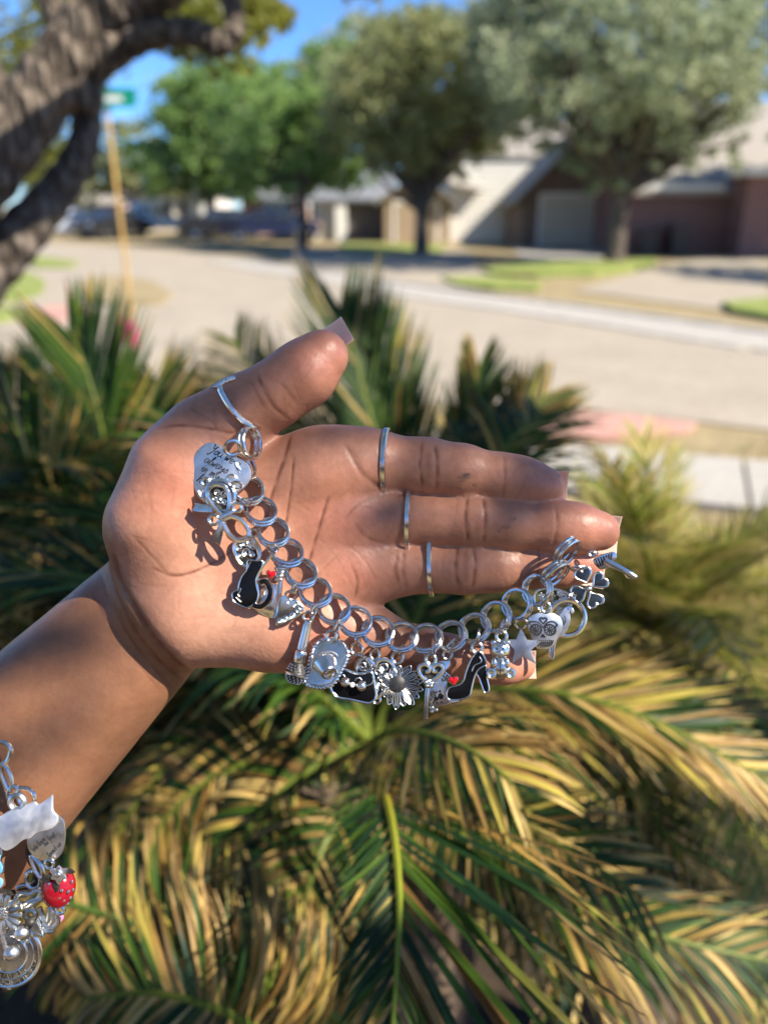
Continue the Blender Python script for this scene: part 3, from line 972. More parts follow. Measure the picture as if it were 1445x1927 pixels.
# leaf arching to the right with golden tips
frond(palmA, [CA, at(705, 1392, .72), at(745, 1375, .63), at(820, 1385, .56), at(900, 1420, .52), at(965, 1475, .50)], L=.105, nlf=54, w=.0020, dry=.7, tipdry=.9, droop=.2, fwd=1.1, lift=.05,
      normal=(-.2, -.5, 1), single=True, seed=3, curl=-.2, t0=.12)
frond(palmA, [CA, at(800, 1460, .70), at(900, 1520, .62), at(1010, 1570, .58), at(1120, 1630, .56), at(1210, 1690, .56)], L=.095, nlf=52, w=.0018, dry=.30, tipdry=.7, droop=.15, fwd=1.0, lift=.12,
      normal=(-.1, -.5, 1), single=True, seed=4, curl=-.15, t0=.1, green=[(.06, .10, .012), (.04, .09, .015), (.03, .07, .02)])
# wide leaf to the right, dry
frond(palmA, [CA, at(800, 1330, .80), at(930, 1300, .74), at(1080, 1310, .70), at(1260, 1370, .68), at(1460, 1480, .68)], L=.10, nlf=66, w=.0017, dry=.62, tipdry=.6, droop=.10, fwd=1.25, lift=.12,
      normal=(0, -.5, 1), single=False, seed=5, t0=.1)
frond(palmA, [CA, at(860, 1290, .95), at(1020, 1262, .92), at(1180, 1270, .90), at(1330, 1310, .90), at(1480, 1380, .9)], L=.105, nlf=62, w=.0017, dry=.6, tipdry=.6, droop=.08, fwd=1.25, lift=.2,
      normal=(0, -.5, 1), seed=6, t0=.1)
# left: leaf that crosses low, dry comb up and down
frond(palmA, [at(-60, 1650, .62), at(90, 1690, .62), at(240, 1735, .62), at(400, 1790, .62), at(540, 1835, .63), at(640, 1870, .64)][::-1], L=.085, nlf=70, w=.0016, dry=.55, tipdry=.8, droop=.10, fwd=.35, lift=.2,
      normal=(.1, -.75, .65), single=False, seed=7, rach=((.10, .16, .02), (.05, .10, .02)), curl=-.5)
frond(palmA, [CA, at(620, 1430, .76), at(540, 1480, .74), at(470, 1560, .72), at(430, 1660, .70), at(420, 1760, .70)], L=.085, nlf=66, w=.0016, dry=.58, tipdry=.7, droop=.25, fwd=.6, lift=.15,
      normal=(-.2, -.7, .7), seed=8, curl=-.7)
frond(palmA, [CA, at(590, 1370, .84), at(480, 1360, .82), at(370, 1400, .80), at(280, 1480, .78), at(210, 1590, .78)], L=.09, nlf=66, w=.0016, dry=.55, tipdry=.7, droop=.3, fwd=.7, lift=.1,
      normal=(-.1, -.6, .8), seed=9, curl=-.7)
frond(palmA, [CA, at(560, 1310, .92), at(430, 1290, .9), at(310, 1300, .88), at(190, 1340, .86)], L=.14, nlf=50, dry=.45, tipdry=.6, droop=.2, fwd=.8, seed=10, w=.0016)
frond(palmA, [at(560, 2010, .60), at(470, 1930, .56), at(380, 1890, .54), at(280, 1870, .54), at(160, 1880, .55)], L=.085, nlf=64, w=.0016, dry=.55, tipdry=.8, droop=.1, fwd=.5, lift=.4, normal=(0, -.6, .8), seed=11, curl=-.5)
frond(palmA, [CA, at(900, 1600, .72), at(1060, 1700, .68), at(1230, 1760, .66), at(1400, 1800, .66), at(1540, 1830, .68)], L=.10, nlf=50, w=.0018, dry=.35, tipdry=.7, droop=.3, fwd=1.1, seed=12, normal=(0, -.6, .8), single=False)
frond(palmA, [CA, at(640, 1420, .80), at(560, 1420, .78), at(450, 1440, .77), at(350, 1500, .76), at(270, 1600, .76)], L=.08, nlf=70, w=.0016, dry=.6, tipdry=.8, droop=.15, fwd=.5, lift=.25, normal=(-.2, -.7, .7), seed=13, curl=-.8)
frond(palmA, [CA, at(660, 1500, .74), at(610, 1590, .70), at(570, 1700, .68), at(545, 1800, .67), at(530, 1900, .67)], L=.085, nlf=64, w=.0016, dry=.5, tipdry=.8, droop=.1, fwd=.6, lift=.2, normal=(-.2, -.8, .5), seed=14, curl=-.6)
frond(palmA, [at(700, 1980, .66), at(610, 1900, .63), at(500, 1850, .62), at(380, 1820, .62), at(240, 1810, .63), at(100, 1830, .64)], L=.08, nlf=66, w=.0016, dry=.55, tipdry=.8, droop=.05, fwd=.45, lift=.35, normal=(0, -.75, .65), seed=15, curl=-.7)
frond(palmA, [CA, at(680, 1480, .78), at(690, 1600, .74), at(650, 1720, .72), at(620, 1850, .71)], L=.08, nlf=56, w=.0016, dry=.35, tipdry=.6, droop=.1, fwd=.7, lift=.2, normal=(0, -.8, .5), seed=16, curl=-.5)
# rest of the rosette
k = 0
for i in range(46):
    az = (i * 137.5) % 360; el = 62 - i * 2.3 + rp.uniform(-6, 6)
    ln = rp.uniform(.50, .72); pts = arch(CA, az, el, ln, .42 if el > 10 else .22, i)
    if not clear_of_lens(pts, .13): continue
    hi = max(p[2] for p in pts)
    if hi > 1.47 or spills(pts): continue
    if any((q_ := pix(p))[1] > 1240 and (np.asarray(p) - EYE) @ FWD < .84 for p in pts[2:]): continue
    frond(palmA, pts, L=.14, nlf=44, dry=.12 if el > 10 else .35, tipdry=.35, droop=.3, fwd=.8, lift=.2, seed=100 + i)
    k += 1

# --- palm at the left, upright dark leaves
CB = at(200, 1060, 1.25)
palmB = sago('sago palm with upright dark green fronds beneath the leaning oak trunk', CB)
up_ = dict(L=.19, nlf=46, w=.0026, droop=.0, fwd=1.5, lift=.15)
frond(palmB, [CB, at(205, 900, 1.22), at(185, 780, 1.20), at(160, 690, 1.20), at(130, 625, 1.22)], dry=.12, tipdry=.25, normal=(.2, -1, .3), seed=21, **up_)
frond(palmB, [CB, at(240, 920, 1.30), at(262, 840, 1.32), at(280, 770, 1.36), at(292, 715, 1.42)], dry=.10, tipdry=.2, normal=(-.2, -1, .3), seed=22, **up_)
frond(palmB, [CB, at(120, 960, 1.2), at(60, 860, 1.2), at(20, 790, 1.22), at(-20, 740, 1.25)], dry=.12, tipdry=.3, normal=(.3, -1, .3), seed=23, **up_)
frond(palmB, [CB, at(300, 960, 1.3), at(340, 870, 1.34), at(380, 790, 1.4), at(420, 730, 1.46)], dry=.35, tipdry=.4, normal=(-.2, -1, .4), seed=24, **up_)
frond(palmB, [CB, at(140, 1010, 1.1), at(90, 920, 1.06), at(40, 880, 1.04), at(-30, 860, 1.04)], dry=.45, tipdry=.7, normal=(.1, -.8, .6), seed=25, L=.17, nlf=44, droop=.3, fwd=.9)
frond(palmB, [CB, at(170, 1050, 1.0), at(110, 1030, .95), at(40, 1050, .92), at(-40, 1110, .9)], dry=.58, tipdry=.7, normal=(.1, -.7, .7), seed=26, L=.15, nlf=44, droop=.5, fwd=.6)
frond(palmB, [CB, at(240, 1060, 1.05), at(200, 1090, .98), at(130, 1150, .93), at(40, 1230, .9)], dry=.7, tipdry=.7, normal=(.1, -.7, .7), seed=27, L=.15, nlf=44, droop=.5, fwd=.6)
for i in range(40):
    az = (i * 137.5 + 40) % 360; el = 70 - i * 2.4 + rp.uniform(-6, 6)
    ln = rp.uniform(.55, .8); pts = arch(CB, az, el, ln, .35 if el > 10 else .2, i)
    if not clear_of_lens(pts, .15): continue
    if max(p[2] for p in pts) > 1.36: continue
    frond(palmB, pts, L=.16, nlf=42, dry=.2 if el > 15 else .5, tipdry=.5, droop=.25, fwd=.9, lift=.2, seed=200 + i)

# --- palm in the middle, behind thumb and fingers
CM = at(800, 1010, 1.30)
palmM = sago('sago palm with arching dark fronds rising behind thumb and fingers', CM)
frond(palmM, [CM, at(730, 880, 1.28), at(690, 760, 1.28), at(665, 660, 1.30), at(640, 580, 1.34)], dry=.08, tipdry=.12, normal=(.3, -1, .3), seed=31, L=.21, nlf=40, w=.0022, droop=-.1, fwd=1.7, lift=.1, curl=.1)
frond(palmM, [CM, at(770, 900, 1.3), at(745, 800, 1.32), at(720, 700, 1.36), at(700, 620, 1.4)], dry=.1, tipdry=.2, normal=(.2, -1, .3), seed=32, L=.19, nlf=40, w=.0022, droop=.0, fwd=1.6, lift=.1, sides=(1, -1))
frond(palmM, [CM, at(850, 920, 1.24), at(880, 830, 1.22), at(895, 760, 1.22), at(900, 690, 1.22)], dry=.10, tipdry=.35, normal=(.2, -1, .3), seed=33, L=.12, nlf=50, w=.0021, droop=.0, fwd=1.6, lift=.1)
frond(palmM, [CM, at(880, 930, 1.24), at(940, 850, 1.22), at(985, 790, 1.22), at(1030, 740, 1.24)], dry=.35, tipdry=.5, normal=(-.2, -1, .4), seed=34, L=.13, nlf=50, droop=.1, fwd=1.2)
frond(palmM, [CM, at(650, 900, 1.3), at(560, 800, 1.3), at(490, 720, 1.32), at(440, 640, 1.36)], dry=.6, tipdry=.6, normal=(.2, -1, .4), seed=35, L=.14, nlf=46, droop=.1, fwd=1.0, tan=[(.33, .28, .2), (.25, .2, .13), (.4, .33, .2)])
for i in range(44):
    az = (i * 137.5 + 80) % 360; el = 66 - i * 2.2 + rp.uniform(-6, 6)
    ln = rp.uniform(.5, .75); pts = arch(CM, az, el, ln, .36 if el > 10 else .2, i)
    if not clear_of_lens(pts, .15): continue
    if max(p[2] for p in pts) > 1.34 or spills(pts): continue
    frond(palmM, pts, L=.15, nlf=42, dry=.2 if el > 15 else .45, tipdry=.4, droop=.25, fwd=.9, lift=.2, seed=300 + i)

# --- sunlit yellow-green palm at the right
CR = at(1235, 1190, 1.22)
palmR = sago('sunlit yellow-green sago palm beside the footpath', CR)
yg = [(.32, .33, .055), (.25, .30, .05), (.42, .38, .09), (.17, .24, .045)]
for i in range(72):
    az = (i * 137.5 + 10) % 360; el = 84 - i * 1.5 + rp.uniform(-6, 6)
    ln = rp.uniform(.34, .56); pts = arch(CR, az, el, ln, .36 if el > 10 else .2, i)
    if not clear_of_lens(pts, .2): continue
    if max(p[2] for p in pts) > 1.33: continue
    pp_ = [pix(p) for p in pts[2:]]
    if any(1280 < x < 1700 and y_ < 915 for x, y_ in pp_) or any(x < 1010 and y_ < 1000 for x, y_ in pp_) or any(y_ < 800 for x, y_ in pp_): continue
    frond(palmR, pts, L=.105, nlf=42, w=.0017, dry=.42, tipdry=.5, droop=.2, fwd=1.0, lift=.25, seed=400 + i, dens=1.35, green=yg, tan=[(.55, .42, .2), (.5, .40, .14), (.44, .36, .12)])
# ------------------------------------------------------------------ trees
def leafmat(name, c1, c2, c3, tl=.5):
    m, nt, b = mat_base(name)
    oi = nt.nodes.new('ShaderNodeVertexColor'); oi.layer_name = 'Col'
    cr = nt.nodes.new('ShaderNodeValToRGB')
    cr.color_ramp.elements.new(.5)
    for e, c, p in zip(cr.color_ramp.elements, (c1, c2, c3), (0, .5, 1)): e.color = (*c, 1); e.position = p
    nt.links.new(oi.outputs[0], cr.inputs[0]); nt.links.new(cr.outputs[0], b.inputs['Base Color'])
    b.inputs['Roughness'].default_value = .5
    tr = nt.nodes.new('ShaderNodeBsdfTranslucent'); nt.links.new(cr.outputs[0], tr.inputs[0])
    ms = nt.nodes.new('ShaderNodeMixShader'); ms.inputs[0].default_value = tl
    nt.links.new(b.outputs[0], ms.inputs[1]); nt.links.new(tr.outputs[0], ms.inputs[2])
    nt.links.new(ms.outputs[0], nt.nodes['Material Output'].inputs[0])
    return m
L_OLIVE = leafmat('live oak leaves', (.19, .22, .085), (.32, .34, .14), (.46, .45, .21))
L_GREEN = leafmat('green leaves', (.13, .22, .06), (.23, .36, .10), (.36, .48, .15))
L_GREY = leafmat('grey green leaves', (.20, .25, .14), (.32, .37, .21), (.46, .48, .30))
L_YEL = leafmat('yellow green leaves', (.10, .12, .015), (.19, .20, .03), (.30, .29, .07))
BARK, nt, b = mat_base('oak bark')
tc = nt.nodes.new('ShaderNodeTexCoord'); mp = nt.nodes.new('ShaderNodeMapping'); mp.inputs['Rotation'].default_value = (0, R(38), 0); mp.inputs['Scale'].default_value = (1, 1, .28)
nt.links.new(tc.outputs['Object'], mp.inputs[0])
vo = nt.nodes.new('ShaderNodeTexVoronoi'); vo.feature = 'DISTANCE_TO_EDGE'; vo.inputs['Scale'].default_value = 26; nt.links.new(mp.outputs[0], vo.inputs['Vector'])
no = nt.nodes.new('ShaderNodeTexNoise'); no.inputs['Scale'].default_value = 20; no.inputs['Detail'].default_value = 8; nt.links.new(mp.outputs[0], no.inputs['Vector'])
ml = nt.nodes.new('ShaderNodeMath'); ml.operation = 'MULTIPLY_ADD'; ml.inputs[1].default_value = 1.6; nt.links.new(vo.outputs['Distance'], ml.inputs[0]); nt.links.new(no.outputs['Fac'], ml.inputs[2])
cr = nt.nodes.new('ShaderNodeValToRGB'); cr.color_ramp.elements[0].position = .38; cr.color_ramp.elements[1].position = .95
cr.color_ramp.elements[0].color = (.028, .021, .016, 1); cr.color_ramp.elements[1].color = (.19, .155, .125, 1)
nt.links.new(ml.outputs[0], cr.inputs[0]); nt.links.new(cr.outputs[0], b.inputs['Base Color']); b.inputs['Roughness'].default_value = .95; b.inputs['Specular IOR Level'].default_value = .15
bump(nt, b, ml.outputs[0], 1.0, .03)

def leaf_cloud(clumps, size, per, rng, asp=.5, soft=False):
    """clumps: list of (x,y,z,r); per leaves each: small pointed faces filling every clump's volume"""
    n = len(clumps) * per
    C = np.repeat(np.array(clumps, float), per, 0)
    d = rng.normal(size=(n, 3)); d /= np.linalg.norm(d, axis=1)[:, None]
    p = C[:, :3] + d * (C[:, 3] * (np.abs(rng.normal(0, 1.15, n)) if soft else rng.uniform(.15, 1, n) ** .5))[:, None] * np.array([1, 1, .75])
    a = rng.normal(size=(n, 3)); a /= np.linalg.norm(a, axis=1)[:, None]
    b_ = np.cross(a, rng.normal(size=(n, 3))); b_ /= np.linalg.norm(b_, axis=1)[:, None]
    s = (size * rng.uniform(.6, 1.3, n))[:, None]
    V = np.stack([p - a*s, p + b_*s*asp, p + a*s, p - b_*s*asp], 1).reshape(-1, 3)
    Q = np.arange(n * 4).reshape(-1, 4)
    shade = np.clip(np.repeat(rng.uniform(0, 1, len(clumps)), per) * .6 + rng.uniform(0, .4, n), 0, 1)
    return V, Q, np.repeat(shade, 4)

def cloud_obj(name, V, Q, sh, mat, parent, org):
    me = np_mesh(name, V - np.asarray(org), Q)
    ca = me.color_attributes.new('Col', 'FLOAT_COLOR', 'POINT')
    ca.data.foreach_set('color', np.repeat(sh.astype(np.float32), 4).reshape(-1, 4).ravel())
    me.materials.append(mat)
    o = bpy.data.objects.new(name, me); COL.objects.link(o)
    o.parent = parent
    return o

def tree(label, base, height, trunk_r, crown, mat, seed, nclump=150, per=90, size=.11, fork=.35, group='trees along the far side of the street', lean=(0, 0), hole=.0):
    """crown = list of ellipsoids (cx,cy,cz,rx,ry,rz) in world"""
    rng = np.random.default_rng(seed)
    base = np.array([base[0], base[1], base[2] if len(base) > 2 else 0.0])
    t = thing('tree', label, 'tree', tuple(base), 'W', group)
    m = MB()
    top = base + np.array([lean[0], lean[1], height])
    pts = catmull([base - np.array([0, 0, .1]), base + (top - base) * .4 + rng.normal(0, .06, 3), top], 6)
    rr = [trunk_r * (1.35 if i == 0 else 1.12 if i == 1 else 1 - .3 * i / len(pts)) for i in range(len(pts))]
    m.tube(pts, rr, 10)
    ends = []
    tot = sum(c[3] * c[4] * c[5] for c in crown)
    clumps = []
    for c in crown:
        k = max(9, int(2.6 * nclump * c[3] * c[4] * c[5] / tot))
        for j in range(k):
            d = rng.normal(size=3); d /= np.linalg.norm(d)
            q = rng.uniform(.35, 1) ** .6
            p = np.array(c[:3]) + d * q * np.array(c[3:6])
            clumps.append((*p, rng.uniform(.08, .22) * min(c[3:6])))
        for j in range(5):
            d = rng.normal(size=3); d[2] = abs(d[2]) * .6; d /= np.linalg.norm(d)
            e = np.array(c[:3]) + d * .75 * np.array(c[3:6])
            mid = top + (e - top) * .5 + rng.normal(0, .25, 3) + np.array([0, 0, .1])
            bp = catmull([top - np.array([0, 0, rng.uniform(0, .3) * height]), mid, e], 5)
            m.tube(bp, [trunk_r * fork * (1 - .8 * i / (len(bp) - 1)) + .012 for i in range(len(bp))], 6)
    m.build('trunk', BARK, t)
    V, Q, sh = leaf_cloud(clumps, size * .85, int(per * .36), rng, soft=True)
    cloud_obj('crown', V, Q, sh, mat, t, base)
    return t

def up_at(px, py, y):
    """point on the pixel's ray at world distance y"""
    d = RIGHT * (px - CX) / FPX - UP * (py - CY) / FPX + FWD
    return EYE + d * (y / d[1])

def blob(px, py, y, rx, rz, ry=None):
    p = up_at(px, py, y); s = y / FPX
    return (p[0], p[1], p[2], rx * s, (ry or rx) * s, rz * s)

b1 = gr(1155, 497)
tree('broad grey-green oak with pale trunk in front of the garages', b1, 2.3, .30,
     [blob(1170, 60, 25.7, 260, 150), blob(1290, 170, 25, 140, 120), blob(1050, 175, 26, 140, 95), blob(1150, 270, 25.5, 130, 80), blob(1350, 60, 25.5, 120, 120), blob(1240, 300, 25, 80, 45), blob(1060, 20, 26, 150, 120), blob(1160, 325, 25.6, 110, 38), blob(980, 120, 27, 110, 100), blob(1200, -80, 26, 240, 90), blob(1400, 100, 25.5, 110, 120), blob(1410, 215, 25.5, 70, 55), blob(1330, 285, 25.3, 80, 40), blob(1120, 120, 22.5, 190, 110), blob(1250, 90, 22.5, 150, 100)],
     L_GREY, 1, 330, 190, .11)
b2 = gr(792, 477)
tree('olive oak with forked trunk by the tan gabled house', b2, 1.9, .30,
     [blob(770, 170, 31, 140, 120), blob(860, 160, 31, 130, 110), blob(720, 230, 31, 90, 80), blob(840, 250, 31, 110, 70), blob(920, 205, 31.5, 80, 60), blob(790, 80, 31, 90, 60), blob(740, 300, 31, 90, 40), blob(820, 305, 31, 80, 36), blob(940, 110, 32, 90, 80), blob(960, 215, 29, 75, 50), blob(660, 250, 33, 70, 60)],
     L_OLIVE, 2, 300, 170, .13)
b3 = gr(567, 467)
tree('dark green tree with thin trunk left of the forked oak', b3, 2.6, .26,
     [blob(560, 250, 36, 110, 90), blob(620, 210, 36, 90, 90), blob(500, 220, 37, 90, 90), blob(590, 310, 36, 90, 50), blob(660, 300, 36, 60, 60), blob(560, 335, 36, 110, 32), blob(470, 310, 37, 70, 45), blob(640, 120, 40, 70, 60)],
     L_GREEN, 3, 220, 150, .15)
b4 = np.array([*up_at(400, 430, 48)[:2], 0])
tree('bright green tree with rounded top above the parked cars', b4, 3.5, .3,
     [blob(420, 230, 48, 110, 100), blob(350, 240, 48, 70, 90), blob(330, 310, 48, 90, 60), blob(480, 195, 48, 70, 70), blob(420, 320, 48, 110, 50), blob(345, 205, 48, 45, 40)],
     L_GREEN, 4, 230, 150, .19)
b5 = np.array([*up_at(255, 430, 56)[:2], 0])
tree('low dark tree beside the street sign pole', b5, 2.5, .25, [blob(250, 290, 56, 70, 55), blob(200, 320, 56, 50, 40), blob(290, 330, 56, 70, 40), blob(120, 330, 56, 90, 50)], L_OLIVE, 5, 110, 90, .2)
tree('grey-green tree at the edge of the brick house', (15.6, 27.2), 3, .3, [(15.2, 27.4, 5.2, 2.6, 2.6, 1.9), (14.0, 28.2, 4.2, 1.6, 1.8, 1.2), (16.5, 27, 7, 2.2, 2.2, 1.6)], L_GREY, 6, 170, 130, .12)
b7 = np.array([*up_at(640, 430, 60)[:2], 0])
tree('pale olive treetop rising behind the forked oak', b7, 5, .3, [blob(690, 130, 60, 80, 80), blob(620, 170, 60, 60, 60), blob(750, 60, 60, 50, 40), blob(560, 180, 60, 60, 60)], L_OLIVE, 7, 110, 90, .22)

tree('shade tree whose crown hangs over the wide drive', (16.2, 17.2), 2.6, .3, [(15.2, 17.6, 5.0, 2.8, 2.6, 1.5), (13.6, 18.6, 4.6, 1.8, 1.8, 1.0), (14.2, 20.4, 4.8, 2.4, 2.4, 1.2)], L_GREEN, 9, 120, 120, .12)
# the leaning oak over the viewer
oak = thing('oak_tree', 'near oak with thick leaning grey trunk and crooked side branch', 'tree', (-2.35, 1.75, 0), 'W')
m = MB()
def limb(pts, rad, n=20, sm=12):
    P = catmull([np.asarray(p) for p in pts], sm)
    rr = np.interp(np.linspace(0, len(rad) - 1, len(P)), range(len(rad)), rad)
    rng = np.random.default_rng(int(abs(P[0][0]) * 1000) % 97)
    rr = rr * (1 + .045 * np.sin(np.arange(len(P)) * .9))
    m.tube(P, rr, 20)
limb([(-2.35, 1.75, -.1), (-2.1, 1.95, .6), at(-230, 600, 2.62), at(-150, 480, 2.6), at(-85, 393, 2.6), at(-14, 300, 2.6), at(59, 205, 2.6), at(125, 118, 2.6), at(195, 35, 2.58), at(320, -60, 2.5), at(560, -220, 2.4)],
     [.24, .18, .135, .120, .112, .106, .102, .100, .095, .09, .085])
limb([at(-170, 700, 2.70), at(-70, 560, 2.72), at(0, 478, 2.74), at(52, 425, 2.76), at(108, 358, 2.78), at(148, 295, 2.8), at(163, 235, 2.82), at(158, 160, 2.82), at(120, 60, 2.9), at(40, -120, 3.0)],
     [.12, .10, .09, .078, .064, .056, .052, .052, .045, .04])
limb([at(170, 110, 2.6), at(235, 82, 2.58), at(285, 64, 2.56), at(335, 58, 2.54), at(380, 66, 2.5), at(412, 82, 2.5), at(438, 62, 2.5), at(438, 15, 2.5), at(400, -120, 2.5)],
     [.08, .052, .045, .042, .040, .038, .034, .032, .03])
limb([at(165, 160, 2.62), at(172, 190, 2.62), at(176, 215, 2.63)], [.05, .042, .02])
limb([at(40, 260, 2.6), at(-60, 120, 2.7), at(-160, -40, 2.9)], [.09, .08, .06])
# boughs overhead, out towards the sun side
limb([at(560, -190, 2.4), (0.2, 1.3, 3.3), (.9, .4, 3.9), (1.9, -.5, 4.3), (2.8, -1.2, 4.5)], [.10, .085, .07, .05, .025])
limb([(0.2, 1.3, 3.3), (.2, .1, 3.9), (.7, -.9, 4.3), (1.1, -1.9, 4.5)], [.06, .05, .04, .02])
limb([(.9, .4, 3.9), (2.2, .3, 4.3), (3.4, -.2, 4.6)], [.05, .04, .02])
m.build('trunk', BARK, oak, sharp=None)
rng = np.random.default_rng(77)
cl = []
for (px, py, d, r, k, sp) in ((60, 120, 5.5, .35, 16, 110), (130, 40, 5.2, .3, 9, 90), (20, 260, 5.6, .28, 9, 60), (330, 10, 3.2, .16, 8, 60), (440, 10, 3.4, .15, 8, 60), (500, 30, 3.6, .12, 3, 40), (690, -40, 3.6, .10, 2, 30), (100, 290, 6.0, .25, 6, 40)):
    for j in range(k):
        q = at(px + rng.normal(0, sp * .6), py + rng.normal(0, sp * .6), d * rng.uniform(.92, 1.1))
        cl.append((*q, r * rng.uniform(.6, 1.2)))
V, Q, sh = leaf_cloud(cl, .035, 130, rng, .42)
cloud_obj('crown', V, Q, sh, L_YEL, oak, (-2.35, 1.75, 0))
# canopy of unseen leaf clumps, added on sun rays to dapple hand, arm and bed
SD = -np.array(SUN_TRAVEL)
cl = []
LIT = [(400, 1150, .285, .020), (470, 1225, .285, .016), (330, 1010, .28, .012), (270, 920, .28, .008), (605, 680, .285, .006), (530, 745, .285, .003), (480, 1130, .28, .014), (580, 1190, .28, .012), (960, 1255, .285, .012), (610, 930, .28, .007), (560, 1020, .28, .008), (660, 1060, .28, .006), (840, 985, .28, .0055), (900, 880, .28, .005), (1120, 990, .28, .007), (770, 870, .28, .004), (960, 1060, .28, .006), (1010, 905, .28, .004), (800, 1070, .28, .004), (700, 880, .28, .006),
       (40, 1325, .285, .011), (202, 1298, .285, .006), (140, 1452, .285, .010), (45, 1462, .285, .006), (60, 1560, .28, .014), (100, 1640, .28, .014), (20, 1720, .27, .012),
       (960, 1420, .5, .05), (900, 1600, .5, .05), (1150, 1320, .7, .08), (1300, 1400, .7, .08), (1330, 1100, 1.2, .15), (1120, 1000, 1.15, .12), (1250, 1000, 1.2, .12), (1200, 1150, 1.1, .1), (1400, 1250, 1.1, .12), (1290, 1220, 1.1, .12), (1100, 1130, 1.1, .1), (1080, 900, 1.3, .1), (150, 700, 1.2, .08), (350, 1450, .75, .05), (450, 1620, .7, .05), (250, 1720, .62, .06), (480, 1820, .62, .05), (150, 1000, 1.0, .08), (800, 1280, .7, .05), (740, 1560, .5, .03), (1250, 1780, .66, .06)]
LITP = [(at(x, y, HAND_D - .001 * max(surf_z(x, y, 0), 0) if d < .3 else d), r) for x, y, d, r in LIT]
def blocked_ok(c, r):
    for p, lr in LITP:
        v = c - p; al = v @ SD
        if al > 0 and np.linalg.norm(v - SD * al) < r + lr: return False
    q = c - EYE; dep = q @ FWD
    if dep > 0 and abs(q @ RIGHT) / dep < .55 and abs(q @ UP) / dep < .75: return False
    return True
def shade(px, py, d, s, r):
    cl.append((*(at(px, py, d) + SD * s), r))
for px, py, s, r in ((800, 880, 2.0, .020), (900, 905, 2.1, .020), (1000, 930, 2.0, .018), (860, 985, 2.2, .020), (980, 1005, 2.1, .018), (1080, 1010, 2.0, .016), (830, 1065, 2.2, .018), (930, 1070, 2.0, .018), (1050, 1065, 2.1, .018),
                     (700, 900, 2.2, .020), (730, 1010, 2.0, .018), (100, 1258, 2.1, .012), (160, 1268, 2.0, .012), (55, 1252, 2.1, .012), (77, 1405, 2.0, .012), (115, 1398, 2.2, .012), (216, 1385, 2.1, .012), (245, 1335, 2.0, .012), (192, 1144, 2.1, .012), (220, 1195, 2.1, .012), (150, 1180, 2.2, .012), (180, 1410, 2.0, .012), (255, 1258, 2.1, .012), (295, 1238, 2.0, .010), (15, 1395, 2.1, .012), (225, 1100, 2.2, .010), (90, 1520, 2.1, .010), (0, 1250, 2.0, .012), (400, 770, 2.2, .012), (500, 720, 2.1, .008), (640, 870, 2.1, .010)):
    shade(px, py, HAND_D - .001 * max(surf_z(px, py, 0), 0), s, r)
cl_hand = list(cl)
rng = np.random.default_rng(123)
tries = 0
while len(cl) < 215 and tries < 4000:
    tries += 1
    d = rng.uniform(.5, 1.35)
    px = rng.uniform(-200, 960); py = rng.uniform(760 if d > .9 else 1250, 2050)
    c = at(px, py, d) + SD * rng.uniform(2.2, 3.6); r = rng.uniform(.05, .13)
    if blocked_ok(c, r * .5): cl.append((*c, r))
nh = len(cl_hand)
fing_ = [c for c in cl[:nh] if c[0] > 1.33]; arm_ = [c for c in cl[:nh] if c[0] <= 1.33]
parts_ = [leaf_cloud(fing_, .011, 34, rng, .42), leaf_cloud(arm_, .011, 150, rng, .42), leaf_cloud(cl[nh:], .021, 150, rng, .45)]
V = np.concatenate([p[0] for p in parts_]); sh = np.concatenate([p[2] for p in parts_])
cen_ = V.reshape(-1, 4, 3).mean(1); keep = np.ones(len(cen_), bool)
half = np.linalg.norm(V.reshape(-1, 4, 3)[:, 0] - cen_, axis=1)
for p, lr in LITP:
    v = cen_ - p; al = v @ SD
    keep &= ~((al > 0) & (np.linalg.norm(v - al[:, None] * SD, axis=1) < lr + half * .3))
V = V.reshape(-1, 4, 3)[keep].reshape(-1, 3); sh = sh.reshape(-1, 4)[keep].ravel(); Q = np.arange(len(V)).reshape(-1, 4)
cloud_obj('shade_canopy', V, Q, sh, L_OLIVE, oak, (-2.35, 1.75, 0))
# the rest of the crown overhead, above the picture
ov = []
ro = np.random.default_rng(9)
while len(ov) < 150:
    c = np.array([ro.uniform(-6, 1.5), ro.uniform(-4.5, 4.2), ro.uniform(3.7, 5.6)])
    if c[1] > 2.5 and c[2] < 4.2: continue
    ov.append((*c, ro.uniform(.3, .55)))
V, Q, sh = leaf_cloud(ov, .045, 230, ro, .45)
cen_ = V.reshape(-1, 4, 3).mean(1); q_ = cen_ - EYE; dp_ = np.maximum(q_ @ FWD, 1e-3)
keep = ~((q_ @ FWD > 0) & (np.abs(q_ @ RIGHT) / dp_ < .5) & (np.abs(q_ @ UP) / dp_ < .66))
for p, lr in LITP:
    v = cen_ - p; al = v @ SD
    keep &= ~((al > 0) & (np.linalg.norm(v - al[:, None] * SD, axis=1) < lr + .05))
V = V.reshape(-1, 4, 3)[keep].reshape(-1, 3); sh = sh.reshape(-1, 4)[keep].ravel(); Q = np.arange(len(V)).reshape(-1, 4)
cloud_obj('shade_canopy', V, Q, sh, L_OLIVE, oak, (-2.35, 1.75, 0))
m = MB()
for c in cl[::3]:
    e = np.array(c[:3]); a0 = np.array([1.0, .2, 3.7]) if e[2] < 3.6 else np.array([1.9, -.5, 4.3])
    P = catmull([a0, (a0 + e) / 2 + rng.normal(0, .08, 3) + np.array([0, 0, .12]), e], 4)
    if all(blocked_ok(np.asarray(q), .006) for q in P): m.tube(P, np.linspace(.014, .004, len(P)), 5)
if m.v: m.build('twig', BARK, oak)
